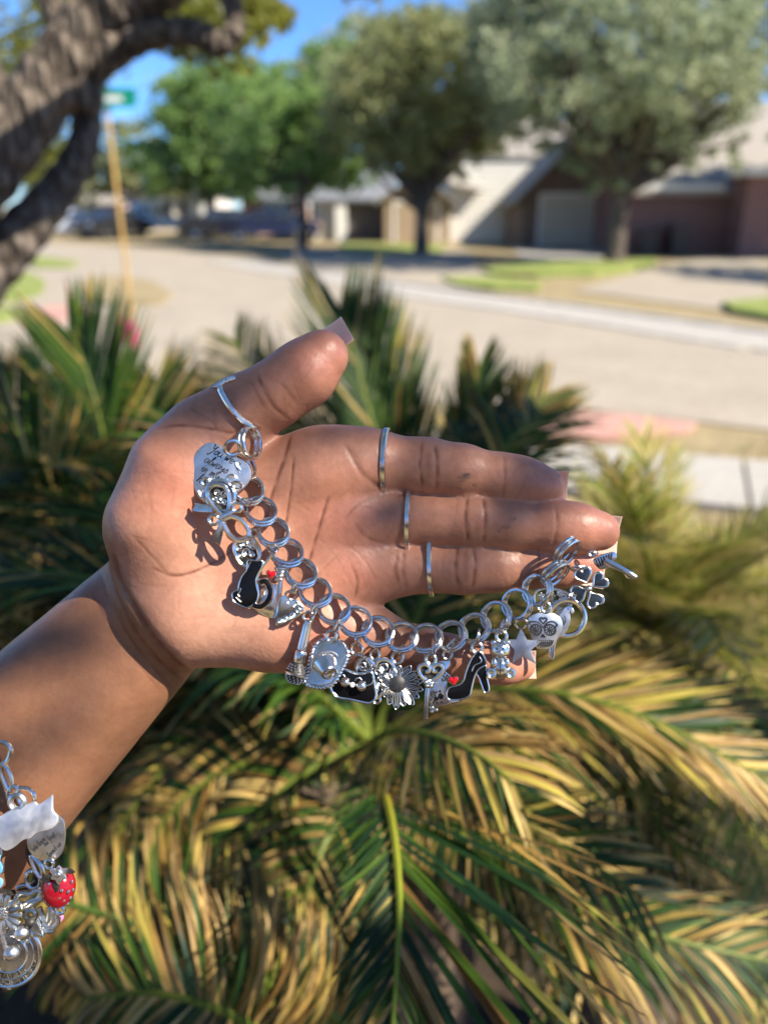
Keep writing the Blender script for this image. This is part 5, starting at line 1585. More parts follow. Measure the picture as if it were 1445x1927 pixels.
# mini script alphabet: strokes in units of the x height, baseline y=0, up positive
GLYPH = {
 'a': ([[(.8, .85), (.4, 1), (.05, .55), (.3, .02), (.65, .3), (.85, .95), (.8, .3), (1.05, .05)]], 1.0),
 'b': ([[(.1, 2.0), (.1, .1), (.5, 0), (.8, .5), (.5, 1), (.12, .6)]], .9),
 'c': ([[(.7, .8), (.4, 1), (.05, .5), (.35, 0), (.8, .2)]], .8),
 'd': ([[(.8, .85), (.4, 1), (.05, .5), (.35, 0), (.8, .5), (1.0, 2.0), (.85, .2), (1.05, .05)]], 1.0),
 'e': ([[(.05, .45), (.6, .6), (.5, 1), (.15, .8), (.1, .3), (.4, 0), (.8, .3)]], .8),
 'f': ([[(.1, .1), (.5, 1.2), (.7, 1.9), (.45, 1.9), (.4, 1), (.35, -.8), (.15, -.7)], [(.1, .95), (.7, 1.0)]], .7),
 'h': ([[(.05, .1), (.4, 1.5), (.45, 2.0), (.2, 1.8), (.15, 0), (.4, .8), (.7, .9), (.7, .2), (.95, .05)]], .95),
 'i': ([[(.05, .5), (.25, 1), (.25, .2), (.5, .1)], [(.32, 1.45), (.38, 1.55)]], .5),
 'l': ([[(.0, .2), (.4, 1.5), (.4, 2.0), (.2, 1.6), (.2, .2), (.5, .05)]], .5),
 'm': ([[(.0, .8), (.12, 1), (.12, 0), (.3, .85), (.5, .9), (.5, 0), (.7, .85), (.9, .9), (.95, .2), (1.2, .05)]], 1.2),
 'n': ([[(.0, .8), (.12, 1), (.12, 0), (.4, .9), (.65, .9), (.65, .2), (.9, .05)]], .9),
 'o': ([[(.45, 1), (.08, .6), (.3, 0), (.75, .4), (.5, 1), (.6, .8), (.95, .9)]], .9),
 'r': ([[(.0, .6), (.2, 1.05), (.3, .85), (.6, .9), (.5, .3), (.8, .05)]], .75),
 's': ([[(.0, .1), (.4, 1.05), (.6, .4), (.3, 0), (.1, .15)]], .65),
 't': ([[(.3, 1.7), (.2, .3), (.35, 0), (.65, .2)], [(.0, 1.1), (.6, 1.15)]], .65),
 'u': ([[(.05, 1), (.1, .2), (.35, 0), (.7, .5), (.75, 1), (.75, .2), (1.0, .05)]], 1.0),
 'v': ([[(.05, 1), (.3, .05), (.6, .9), (.85, .9)]], .8),
 'w': ([[(.05, 1), (.2, .05), (.5, .8), (.6, .05), (.95, .95), (1.15, .9)]], 1.1),
 'y': ([[(.05, 1), (.15, .4), (.4, .3), (.7, .9), (.55, -.4), (.25, -.9), (.1, -.6), (.8, .2)]], .9),
 'Y': ([[(.0, 1.7), (.3, 1.9), (.35, 1.1), (.65, 1.1), (.95, 1.9), (.7, .3), (.3, -.7), (.15, -.4)]], 1.05),
 'W': ([[(.0, 1.8), (.3, .05), (.7, 1.4), (.9, .05), (1.4, 1.9)]], 1.4),
 ' ': ([], .6),
}
def rest_z(pts, lift=.5):
    c = np.mean(np.array([p[:2] for p in pts]), 0)
    return max([surf_z(p[0], p[1], -9) for p in pts] + [surf_z(*c, -9)] + [surf_z((p[0]+c[0])/2, (p[1]+c[1])/2, -9) for p in pts]) + lift

def script(m, text, px, py, ang, xh, z, r, slant=.25):
    x = 0.0
    ca, sa = math.cos(ang), math.sin(ang)
    for ch in text:
        st, adv = GLYPH[ch]
        for s in st:
            P = catmull([np.array(p, float) for p in s], 4)
            out = []
            for p in P:
                gx = (x + p[0] + p[1] * slant) * xh; gy = -p[1] * xh
                out.append((px + gx * ca - gy * sa, py + gx * sa + gy * ca))
            m.line(out, z, r, 4, sm=0, flat=.5)
        x += adv * 1.02

# engraved tag
TAGP = k4([(103, 520), (112, 430), (160, 320), (245, 258), (330, 265), (400, 310), (470, 370), (560, 410), (625, 470), (640, 550), (600, 640), (500, 720), (380, 790), (260, 800), (170, 760), (125, 650)])
z0 = rest_z(TAGP, .3) - 1.6
t = charm('engraved_tag', 'blue-reflecting silver tag engraved with handwriting near the thumb', 400, 880, z0)
tagout = smooth2(k4([(103, 520), (112, 430), (160, 320), (245, 258), (330, 265), (400, 310), (470, 370), (560, 410), (625, 470), (640, 550), (600, 640), (500, 720), (380, 790), (260, 800), (170, 760), (125, 650)]), 3)
MB().plate(tagout, z0, z0 + 1.0, .2).build('plate', SILVER_SOFT, t)
for txt, x, y in (('You were', 252, 332), ('always', 205, 425), ('in my', 172, 505), ('heart', 138, 600)):
    m = MB(); q = k4([(x, y)])[0]
    script(m, txt, q[0], q[1], R(29), 9.2 if txt != 'You were' else 9.0, z0 + 1.02, .16)
    m.build('engraving', INK, t)
jump(t, *k4([(470, 300)])[0], z0 + 3, 2.6, .6, .8, .6)

# filigree owl-like disc behind the bow
z1 = z0 + 1.3
t = charm('filigree_charm', 'round silver filigree charm with two small ears behind the bow', 414, 935, z1)
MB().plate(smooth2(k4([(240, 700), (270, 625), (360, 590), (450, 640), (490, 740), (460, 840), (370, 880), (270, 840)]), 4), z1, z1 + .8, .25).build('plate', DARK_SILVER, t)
m = MB(); m.line(k4([(240, 700), (270, 625), (360, 590), (450, 640), (490, 740), (460, 840), (370, 880), (270, 840)]), z1 + .9, .7, closed=True)
for cx_, cy_, r_, st, hd in ((330, 700, 34, 0, 1), (385, 720, 32, 2, -1), (350, 780, 36, 4, 1), (400, 790, 24, 1, 1), (310, 760, 20, 3, -1)):
    m.line(k4(spiral(cx_, cy_, r_, 1.4, st, hd)), z1 + 1.0, .34)
m.build('filigree', SILVER, t)
for cx_, cy_, r_ in ((228, 612, 34), (462, 592, 44)):
    m = MB(); m.line(k4(circle(cx_, cy_, r_, 12)), z1 + .8, .5, closed=True); m.build('ear_loop', SILVER, t)
for j in range(4):
    m = MB(); m.line(k4([(160 + j * 22, 700 + j * 30), (200 + j * 24, 760 + j * 24), (250 + j * 22, 790 + j * 20)]), z1 + .4, .7); m.build('wing', SILVER, t)
jump(t, *k4([(505, 640)])[0], z1 + 2, 1.6, .4, .7)

# bow
z2 = z1 + 1.5
t = charm('bow_charm', 'silver ribbon bow charm with open wire loops and two tails', 415, 965, z2)
for nm, pts in (('loop', [(375, 905), (300, 830), (245, 740), (262, 665), (330, 635), (400, 660), (440, 740), (440, 830), (410, 895)]),
                ('loop', [(385, 960), (465, 925), (555, 965), (612, 1045), (618, 1105), (570, 1140), (500, 1130), (430, 1070), (392, 1000)])):
    m = MB(); m.line(k4(pts), z2 + .5, .85, 8, closed=True); m.build(nm, SILVER, t)
MB().plate(k4([(345, 925), (470, 858), (485, 888), (362, 962)]), z2 + .4, z2 + 2.0, .4).build('knot', SILVER, t)
MB().plate(k4([(300, 846), (240, 822), (122, 795), (130, 828), (104, 872), (180, 888), (290, 890)]), z2 - .3, z2 + .6, .25, tilt=(.02, .03)).build('tail', SILVER, t)
MB().plate(k4([(362, 965), (402, 980), (385, 1080), (352, 1192), (322, 1160), (266, 1150), (310, 1080)]), z2 - .3, z2 + .6, .25, tilt=(.02, -.03)).build('tail', SILVER, t)
m = MB(); m.line(k4(circle(302, 955, 44, 14)), z2 + .6, .62, closed=True); m.build('hanging_loop', SILVER, t)
m = MB(); m.line(k4(circle(515, 845, 40, 14)), z2 + .6, .5, closed=True); m.build('hanging_loop', SILVER, t)
jump(t, *k4([(600, 790)])[0], z2 + 1.5, 1.6, .4, .6)

# scroll disc
z3 = rest_z(k4([(485, 1200), (590, 1110), (705, 1190), (690, 1330), (550, 1360)]), .6)
t = charm('scroll_disc', 'dark silver disc with raised scrollwork just above the black cat', 464, 1040, z3)
dsk = [(485, 1200), (520, 1130), (590, 1110), (660, 1130), (705, 1190), (720, 1260), (690, 1330), (620, 1385), (550, 1360), (505, 1290)]
MB().plate(smooth2(k4(dsk), 4), z3, z3 + .8, .25).build('plate', DARK_SILVER, t)
m = MB(); m.line(k4(dsk), z3 + .9, .65, closed=True); m.line(k4([(640, 1140), (690, 1200), (720, 1290)]), z3 + 1.1, .7)
m.build('rim', SILVER, t)
m = MB()
for cx_, cy_, r_, st, hd in ((530, 1205, 34, 1, 1), (590, 1170, 36, 0, -1), (650, 1200, 32, 3, 1), (600, 1250, 42, 2, 1), (548, 1275, 26, 4, -1), (650, 1270, 26, 5, -1)):
    m.line(k4(spiral(cx_, cy_, r_, 1.5, st, hd)), z3 + 1.0, .38)
m.build('scrollwork', SILVER, t)
jump(t, *k4([(660, 1075)])[0], z3 + 2, 1.7, .45, .7)

# black cat
z5 = rest_z(k4([(650, 1740), (760, 1560), (905, 1660), (840, 1845)]), .2) - 1.2
z4 = max(z3 + 2.0, z5 + 2.6)
t = charm('cat_charm', 'black enamel cat charm with curled tail and silver edge', 473, 1105, z4)
cat = [(608, 1328), (640, 1322), (690, 1328), (742, 1328), (735, 1380), (702, 1440), (682, 1500), (690, 1570), (704, 1630), (690, 1690), (660, 1722), (600, 1752), (540, 1730), (482, 1692), (466, 1630), (492, 1602), (520, 1590), (532, 1530), (560, 1462), (600, 1410), (606, 1368)]
catp = smooth2(k4(cat), 3)
MB().plate(catp, z4, z4 + 1.0, .25).build('backing', SILVER, t)
m = MB(); m.line(catp, z4 + 1.0, .32, closed=True, sm=0); m.build('edge', SILVER, t)
cc = np.mean(np.array(catp), 0)
MB().plate([(cc[0] + (p[0]-cc[0]) * .965, cc[1] + (p[1]-cc[1]) * .975) for p in catp], z4 + .7, z4 + 1.28, .2).build('enamel', BLACK_ENAMEL, t)
tl = [(655, 1728), (725, 1742), (782, 1700), (812, 1625), (800, 1555), (765, 1512), (722, 1524)]
m = MB(); m.line(k4(tl), z4 + .7, 1.25, 8); o = m.build('tail', SILVER, t)
m = MB(); m.line(k4(tl), z4 + 1.2, .95, 8); m.build('tail_enamel', BLACK_ENAMEL, t)
m = MB(); m.line(k4([(700, 1620), (690, 1500), (730, 1400), (790, 1320), (830, 1270)]), z4 + .6, .55); m.build('neck_chain', SILVER, t)
m = MB(); m.line(k4([(515, 1600), (545, 1575), (540, 1600), (520, 1630), (535, 1650)]), z4 + 1.32, .16); m.line(k4([(612, 1390), (625, 1350), (640, 1335)]), z4 + 1.32, .14); m.line(k4([(500, 1660), (545, 1700)]), z4 + 1.3, .14)
m.build('whisker_lines', SILVER, t)
jump(t, *k4([(830, 1215)])[0], z4 + 1.0, 1.8, .45, .7)
# its red heart
t = charm('heart_charm', 'tiny red enamel heart charm beside the black cat', 509, 1082, z4)
hp = heart2(*k4([(818, 1455)])[0], 20, R(10))
MB().plate(hp, z4 + .2, z4 + 1.2, .25).build('backing', SILVER, t)
c_ = np.mean(np.array(hp), 0)
MB().plate([(c_[0]+(p[0]-c_[0])*.86, c_[1]+(p[1]-c_[1])*.86) for p in hp], z4 + .9, z4 + 1.6, .25, dome=.25).build('enamel', RED_ENAMEL, t)

# domed locket
t = charm('locket_charm', 'plump polished silver locket charm under the cat tail', 515, 1130, z5)
MB().plate(smooth2(k4([(650, 1740), (690, 1640), (760, 1560), (830, 1530), (890, 1560), (905, 1660), (890, 1790), (840, 1845), (770, 1835), (700, 1795)]), 4), z5, z5 + 1.2, .5, dome=1.2).build('body', SILVER, t)
m = MB(); m.line(k4([(905, 1500), (900, 1600), (892, 1700), (880, 1800), (850, 1845)]), z5 + 1.3, .8, 8); m.line(k4([(872, 1540), (868, 1640), (858, 1750)]), z5 + 1.4, .4, 6); m.build('hinge_band', SILVER, t)
m = MB()
for j in range(4): m.ball(h(*k4([(905 - j * 4, 1395 + j * 34)])[0], z5 + 2.4), 1.5 - .15 * j, 9, 6, (1.5, .7, 1))
m.build('bead', SILVER, t)
jump(t, *k4([(905, 1350)])[0], z5 + 2.5, 1.8, .45, .6)

# mirrored heart
z6 = rest_z(k4([(905, 1660), (1105, 1770), (858, 1912), (1000, 1868)]), 1.4)
t = charm('mirror_heart', 'pointed silver heart charm with mirror centre and scrolled edge', 545, 1145, z6)
mh = [(905, 1660), (955, 1640), (990, 1680), (1045, 1690), (1100, 1722), (1105, 1770), (1070, 1825), (1000, 1868), (915, 1892), (858, 1912), (868, 1840), (890, 1760)]
MB().plate(smooth2(k4(mh), 3), z6, z6 + .9, .25, tilt=(-.015, -.03)).build('mirror', silver('mirror silver', (.80, .84, .80), .05, (.7, .74, .7)), t)
m = MB()
for cx_, cy_, r_, st, hd in ((985, 1690, 26, 2, 1), (1050, 1725, 32, 3, -1), (1070, 1775, 26, 1, 1), (1010, 1835, 26, 0, -1), (955, 1860, 24, 2, 1), (900, 1880, 22, 1, -1)):
    m.line(k4(spiral(cx_, cy_, r_, 1.3, st, hd)), z6 + 1.1, .34)
m.line(k4([(870, 1890), (940, 1880), (1010, 1855), (1075, 1815), (1108, 1755), (1060, 1700), (1000, 1672)]), z6 + .9, .42)
m.build('scrolled_edge', SILVER, t)
jump(t, *k4([(1000, 1640)])[0], z6 + 1, 1.9, .5, .75)
jump(t, *k4([(1035, 1570)])[0], z6 + 2, 1.8, .45, .4, 1.0)

def seg_frame(a, b): return h(*a), h(*b)
# microphone
z7 = rest_z(k5([(388, 330), (300, 650)]), 2.6)
t = charm('microphone_charm', 'long silver microphone charm with dimpled head', 565, 1225, z7)
A_ = h(*k5([(388, 330)])[0], z7); B_ = h(*k5([(252, 905)])[0], z7)
ax = B_ - A_; Lm = np.linalg.norm(ax)
s5 = .2076 * mm
MB().lathe(A_, ax, [(0, 30*s5), (.01*Lm, 36*s5), (.45*Lm, 44*s5), (.46*Lm, 40*s5)], 16).build('handle', SILVER, t)
m = MB()
for q in (-.9, 0, .9):
    e = unit(np.cross(ax, [0, 0, 1])); p0 = A_ + e * 40 * s5 * math.sin(q) * .9; off = np.array([0, 0, 40 * s5 * math.cos(q)])
    m.tube([p0 + ax * .06 + off, p0 * 1 + ax * .42 + off], .22, 5)
m.build('ridge', SILVER, t)
MB().lathe(A_, ax, [(.47*Lm, 46*s5), (.49*Lm, 52*s5), (.63*Lm, 54*s5), (.65*Lm, 48*s5)], 16).build('ferrule', SILVER, t)
MB().lathe(A_, ax, [(.655*Lm, 46*s5), (.69*Lm, 62*s5), (.80*Lm, 88*s5), (.815*Lm, 94*s5), (.84*Lm, 94*s5), (.855*Lm, 86*s5), (.92*Lm, 74*s5), (.97*Lm, 50*s5), (1.0*Lm, 15*s5)], 18).build('head', DARK_SILVER, t)
m = MB()
rt0 = unit(ax); e1 = unit(np.cross(rt0, [0, 0, 1])); e2 = np.cross(rt0, e1)
for lv, rad in ((.70, 66), (.735, 74), (.77, 83), (.87, 86), (.905, 80), (.94, 68), (.97, 52)):
    nb = 15
    for j in range(nb):
        a = 2 * math.pi * (j + (lv * 100 % 2) * .5) / nb
        m.ball(A_ + rt0 * lv * Lm + rad * s5 * (e1 * math.cos(a) + e2 * math.sin(a)), .36, 5, 4)
m.tube([A_ + rt0 * .828 * Lm + 95 * s5 * (e1 * math.cos(a) + e2 * math.sin(a)) for a in [2*math.pi*j/20 for j in range(20)]], .42, 6, True)
m.build('grille', SILVER, t)
m = MB(); m.line(k5([(318, 645), (318, 695), (340, 695), (345, 672), (320, 670), (340, 668), (338, 645), (318, 645)]), z7 + 2.0, .16, sm=0); m.build('letter', INK, t)
m = MB(); m.line(k5(circle(385, 290, 44, 14)), z7, .55, closed=True); m.build('hanging_loop', SILVER, t)
jump(t, *k5([(437, 235)])[0], z7 + 2, 1.9, .5, .35, 1.2)

# hat
z8 = rest_z(k5([(440, 560), (590, 492), (740, 660), (400, 690)]), 3.0)
t = charm('hat_charm', 'silver cowboy hat charm with rope-edged brim', 613, 1245, z8)
brim = [(440, 560), (505, 505), (590, 492), (680, 520), (735, 590), (740, 660), (700, 745), (645, 850), (600, 905), (500, 935), (400, 915), (352, 880), (385, 800), (400, 690)]
MB().plate(smooth2(k5(brim), 4), z8, z8 + .8, .3, tilt=(.03, .05)).build('brim', SILVER, t)
m = MB()
bpt = smooth2(k5(brim), 5); mp = np.mean(np.array(bpt), 0)
rope(m, [(p[0], p[1], (p[0]-mp[0])*.03 + (p[1]-mp[1])*.05) for p in bpt + bpt[:1]], z8 + .9, .95)
m.build('rope_edge', SILVER, t)
A_ = h(*k5([(528, 702)])[0], z8 + .6); B_ = h(*k5([(578, 812)])[0], z8 + 5.2)
ax = B_ - A_; Lm = np.linalg.norm(ax)
MB().lathe(A_, ax, [(-.1*Lm, 118*s5), (0, 112*s5), (.4*Lm, 96*s5), (.75*Lm, 80*s5), (.94*Lm, 70*s5), (1.0*Lm, 62*s5), (1.0*Lm, 48*s5), (.86*Lm, 40*s5), (.8*Lm, 5*s5)], 24).build('crown', SILVER, t)
rt0 = unit(ax); e1 = unit(np.cross(rt0, [0, 0, 1])); e2 = np.cross(rt0, e1)
m = MB()
for j in range(30):
    a = 2 * math.pi * j / 30
    m.ball(A_ + rt0 * .08 * Lm + 116 * s5 * (e1 * math.cos(a) + e2 * math.sin(a)), .62, 6, 4)
m.build('hat_band', SILVER, t)
m = MB(); m.line(k5(circle(595, 465, 46, 14)), z8 + .6, .55, closed=True); m.build('hanging_loop', SILVER, t)
jump(t, *k5([(645, 390)])[0], z8 + 3, 1.9, .5, .35, 1.3)

# filigree heart
z9 = 11.0
t = charm('filigree_heart', 'silver filigree heart charm between purse and sunflower', 733, 1268, z9)
fh = [(990, 735), (1020, 695), (1070, 680), (1130, 702), (1168, 765), (1160, 850), (1110, 940), (1040, 1000), (985, 1030), (910, 960), (850, 880), (820, 790), (830, 710), (880, 670), (945, 690)]
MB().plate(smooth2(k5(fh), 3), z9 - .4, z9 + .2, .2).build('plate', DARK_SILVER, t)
m = MB(); m.line(k5(fh), z9 + .5, .8, 8, closed=True); m.build('rim', SILVER, t)
m = MB()
for cx_, cy_, r_, st, hd in ((1075, 755, 48, 2, 1), (1020, 790, 44, 0, -1), (1080, 850, 46, 4, 1), (1030, 890, 36, 1, 1), (880, 740, 44, 1, 1), (930, 800, 44, 3, -1), (990, 950, 30, 2, -1), (900, 860, 40, 5, 1)):
    m.line(k5(spiral(cx_, cy_, r_, 1.4, st, hd)), z9 + .6, .42)
for cx_, cy_ in ((1040, 835), (1055, 905), (1020, 850)): m.ball(h(*k5([(cx_, cy_)])[0], z9 + .7), .7, 8, 6)
m.build('scrollwork', SILVER, t)
m = MB(); m.line(k5(circle(1005, 1045, 34, 12)), z9, .5, closed=True); m.line(k5(circle(988, 640, 40, 12)), z9 + .4, .55, closed=True); m.build('hanging_loop', SILVER, t)
jump(t, *k5([(1012, 560)])[0], z9 + 2.4, 1.9, .5, .3, 1.4)

# purse
z10 = 13.6
t = charm('purse_charm', 'black enamel handbag charm with two silver beads and rope handle', 665, 1282, z10)
pu = [(640, 768), (700, 765), (780, 795), (860, 810), (955, 795), (978, 850), (990, 930), (1003, 1000), (985, 1050), (935, 1076), (850, 1062), (750, 1040), (660, 1024), (608, 980), (588, 920), (605, 850)]
pp = smooth2(k5(pu), 3)
MB().plate(pp, z10, z10 + 1.7, .35).build('backing', SILVER, t)
m = MB(); m.line(pp, z10 + 1.7, .45, closed=True, sm=0); m.build('edge', SILVER, t)
cc = np.mean(np.array(pp), 0)
MB().plate([(cc[0]+(p[0]-cc[0])*.965, cc[1]+(p[1]-cc[1])*.955) for p in pp], z10 + 1.2, z10 + 1.95, .25).build('enamel', BLACK_ENAMEL, t)
m = MB(); rope(m, catmull([np.array(q) for q in k5([(672, 770), (690, 720), (730, 665), (800, 632), (870, 648), (925, 695), (955, 750), (962, 800)])], 6), z10 + .9, .78); m.build('handle', SILVER, t)
for x, y, r_ in ((718, 885, 45), (868, 920, 48)):
    MB().ball(h(*k5([(x, y)])[0], z10 + 3.0), r_ * s5, 16, 10).build('bead', SILVER, t)
MB().ball(h(*k5([(786, 912)])[0], z10 + 2.6), 26 * s5, 8, 5).build('stone', plain('clear stone', (.75, .78, .8), rough=.03, spec=1.0, coat=1), t)
m = MB(); m.line(k5([(625, 820), (640, 860), (680, 880)]), z10 + 2.1, .3); m.line(k5([(915, 920), (960, 900), (985, 850)]), z10 + 2.1, .3); m.line(k5(spiral(700, 850, 40, .6, 3.4)), z10 + 2.1, .24); m.line(k5(spiral(850, 880, 44, .6, 3.4)), z10 + 2.1, .24); m.build('clasp_wire', SILVER, t)
m = MB(); m.line(k5(circle(822, 585, 50, 14)), z10 + .6, .6, closed=True); m.build('hanging_loop', SILVER, t)
jump(t, *k5([(832, 495)])[0], z10 + 2.2, 2.2, .55, .3, 1.5)

# sunflower
z11 = 11.6
t = charm('sunflower_charm', 'antique silver sunflower charm with ribbed petals', 752, 1290, z11)
sc = (1190, 900)
m = MB(); m.lathe(h(*k5([sc])[0], z11 - .2), (0, 0, 1), [(0, 78*s5), (1.0, 74*s5), (1.7, 52*s5), (2.0, 15*s5)], 18); m.build('disc', DARK_SILVER, t)
m = MB(); ga = 2.39996
for j in range(60):
    rr = 74 * math.sqrt((j + .5) / 60); a = j * ga
    m.ball(h(*k5([(sc[0] + rr * math.cos(a), sc[1] + rr * math.sin(a))])[0], z11 + 1.9 - .8 * (rr / 74) ** 2), .2, 5, 4)
m.build('seed', SILVER, t)
for j, (ang, ln) in enumerate(((-52, 205), (-28, 225), (-6, 235), (14, 240), (33, 235), (52, 245), (72, 215), (92, 235), (112, 205), (134, 165), (160, 150), (185, 140), (-82, 165), (-110, 150), (-140, 140))):
    a = R(ang); ca_, sa_ = math.cos(a), math.sin(a)
    W_ = 36
    loc = [(60, -16), (100, -W_ * .8), (ln * .68, -W_), (ln * .9, -W_ * .55), (ln, 0), (ln * .9, W_ * .55), (ln * .68, W_), (100, W_ * .8), (60, 16)]
    pts = [(sc[0] + x * ca_ - y * sa_, sc[1] + x * sa_ + y * ca_) for x, y in loc]
    zb = z11 - .4 + (.5 if j % 2 else 0)
    pt_ = MB().plate(smooth2(k5(pts), 2), zb, zb + .6, .2).build('petal', DARK_SILVER, t)
    m = MB(); m.line(k5(pts), zb + .6, .2, 5, closed=True)
    for y in (-.42, 0, .42):
        m.line(k5([(sc[0] + x * ca_ - y * W_ * f * sa_, sc[1] + x * sa_ + y * W_ * f * ca_) for x, f in ((66, .6), (ln * .5, 1), (ln * .86, .7))]), zb + .62, .15, 5)
    m.build('rib', SILVER, pt_)
m = MB(); m.line(k5(circle(1195, 665, 50, 14)), z11, .55, closed=True); m.build('hanging_loop', SILVER, t)
jump(t, *k5([(1232, 600)])[0], z11 + 2, 1.9, .5, .3, 1.3)

# key
z12 = 14.6
t = charm('key_charm', 'silver key charm with a scrolled heart-shaped head', 808, 1290, z12)
m = MB()
m.line(k6([(318, 790), (262, 740), (232, 690), (240, 645), (285, 628), (325, 650), (322, 690), (290, 695)]), z12 + .5, .78, 8)
m.line(k6([(318, 790), (385, 750), (440, 700), (445, 648), (405, 628), (362, 650), (365, 690), (398, 692)]), z12 + .5, .78, 8)
m.build('head', SILVER, t)
MB().plate(smooth2(k6([(318, 775), (258, 725), (245, 665), (290, 640), (340, 660), (395, 640), (435, 665), (420, 710), (370, 750)]), 2), z12 - .2, z12 + .2, .1).build('recess', DARK_SILVER, t)
m = MB()
for dx, dy in ((0, 0), (-26, -8), (26, -4), (-14, 18), (16, 20), (0, -22)): m.ball(h(*k6([(322 + dx, 800 + dy)])[0], z12 + 1.0), .95, 9, 6)
m.build('collar', SILVER, t)
MB().plate(k6([(288, 835), (334, 838), (310, 1122), (268, 1124)]), z12 - .3, z12 + 1.3, .45).build('shaft', SILVER, t)
m = MB(); m.line(k6([(305, 850), (284, 1110)]), z12 + 1.35, .14, sm=0); m.build('groove', INK, t)
m = MB(); m.line(k6(circle(340, 585, 44, 14)), z12 + .4, .6, closed=True); m.build('hanging_loop', SILVER, t)
jump(t, *k6([(368, 495)])[0], z12 + 1.5, 2.0, .5, .3, 1.4)

# half-hidden ornate charm
z13 = 10.6
t = charm('ornate_charm', 'ornate flared silver charm half hidden behind key and black shoe', 835, 1290, z13)
oc = [(400, 600), (470, 600), (520, 570), (515, 640), (470, 690), (520, 730), (490, 800), (480, 860), (560, 930), (610, 955), (500, 980), (410, 1005), (330, 1000), (325, 880), (350, 780), (420, 690)]
MB().plate(k6(oc), z13, z13 + .9, .25, tilt=(.01, .02)).build('body', SILVER, t)
m = MB()
for j in range(34):
    u, v = rj.uniform(), rj.uniform()
    m.ball(h(*k6([(340 + 110 * u, 870 + 110 * v)])[0], z13 + 1.4), .42, 6, 4)
for j in range(16):
    u, v = rj.uniform(), rj.uniform()
    m.ball(h(*k6([(440 + 60 * u, 700 + 80 * v)])[0], z13 + 1.0), .4, 6, 4)
m.build('texture_bead', DARK_SILVER, t)
m = MB()
for x, y, r_ in ((350, 1020, 26), (385, 1040, 24), (350, 1055, 20)): m.ball(h(*k6([(x, y)])[0], z13 + 1.2), r_ * s5, 9, 6)
m.build('ball_end', SILVER, t)
m = MB(); m.line(k6([(400, 1000), (480, 985), (560, 970), (615, 955)]), z13 + .6, .5); m.line(k6(circle(490, 545, 40, 14)), z13 + .4, .5, closed=True); m.build('edge', SILVER, t)
jump(t, *k6([(530, 450)])[0], z13 + 2, 2.4, .55, .45, .8)

# shoe
z14 = 14.0
t = charm('shoe_charm', 'black enamel high-heeled shoe charm', 885, 1270, z14)
sh_ = [(748, 528), (790, 515), (828, 570), (842, 632), (795, 655), (752, 700), (724, 780), (708, 850), (688, 912), (610, 945), (505, 945), (484, 895), (512, 842), (600, 815), (640, 770), (660, 700), (700, 598)]
hl = [(752, 705), (800, 655), (838, 640), (845, 740), (868, 858), (828, 880), (802, 820), (775, 745)]
for nm, pts in (('upper', sh_), ('heel', hl)):
    pp = smooth2(k6(pts), 3)
    MB().plate(pp, z14, z14 + 1.2, .3).build(nm + '_backing', SILVER, t)
    m = MB(); m.line(pp, z14 + 1.2, .32, closed=True, sm=0); m.build(nm + '_edge', SILVER, t)
    cc = np.mean(np.array(pp), 0)
    nb_ = len(pp)
    P2 = np.array(pp)
    e = np.roll(P2, -1, 0) - np.roll(P2, 1, 0); nn_ = np.stack([e[:, 1], -e[:, 0]], 1); nn_ /= np.linalg.norm(nn_, axis=1)[:, None] + 1e-9
    ar_ = np.sum(P2[:, 0] * np.roll(P2[:, 1], -1) - np.roll(P2[:, 0], -1) * P2[:, 1])
    P2 = P2 - nn_ * (1.1 if ar_ > 0 else -1.1)
    MB().plate([tuple(q) for q in P2], z14 + .8, z14 + 1.5, .2).build(nm + '_enamel', BLACK_ENAMEL, t)
m = MB(); m.line(k6([(782, 560), (800, 590), (785, 615), (735, 640), (712, 690)]), z14 + 1.52, .22); m.build('collar_line', SILVER, t)
hp = heart2(*k6([(546, 783)])[0], 21, R(-8))
hb = MB().plate(hp, z14 + .4, z14 + 1.5, .25).build('heart_backing', SILVER, t)
c_ = np.mean(np.array(hp), 0)
o = MB().plate([(c_[0]+(p[0]-c_[0])*.86, c_[1]+(p[1]-c_[1])*.86) for p in hp], z14 + 1.2, z14 + 1.9, .25, dome=.2).build('heart', RED_ENAMEL, t); o['label'] = 'red enamel heart on the toe'
m = MB(); m.line(k6(circle(758, 478, 46, 14)), z14 + .6, .55, closed=True); m.build('hanging_loop', SILVER, t)
jump(t, *k6([(776, 375)])[0], z14 + 1.6, 2.3, .5, .25, 1.5)

# bear
z15 = 14.0
t = charm('bear_charm', 'shiny silver teddy bear charm next to the flat star', 941, 1245, z15)
m = MB(); m.ball(h(*k6([(970, 500)])[0], z15 + .6), 86 * s5, 16, 12, (1, .98, .8)); m.build('head', SILVER, t)
for sx in (-1, 1):
    m = MB(); m.ball(h(*k6([(970 + sx * 62, 432)])[0], z15 + .4), 28 * s5, 10, 8, (1, 1, .6)); m.build('ear', SILVER, t)
m = MB(); m.ball(h(*k6([(968, 530)])[0], z15 + 3.2), 34 * s5, 10, 8, (1, .8, .6)); m.build('muzzle', SILVER, t)
m = MB()
for sx in (-1, 1): m.ball(h(*k6([(968 + sx * 30, 488)])[0], z15 + 3.5), .4, 6, 5)
m.build('eye', DARK_SILVER, t)
m = MB(); m.ball(h(*k6([(968, 655)])[0], z15 + .4), 92 * s5, 16, 12, (.95, 1.08, .75)); m.build('body', SILVER, t)
m = MB(); m.line(k6([(970, 590), (970, 740)]), z15 + 3.35, .14, sm=0); m.build('seam', INK, t)
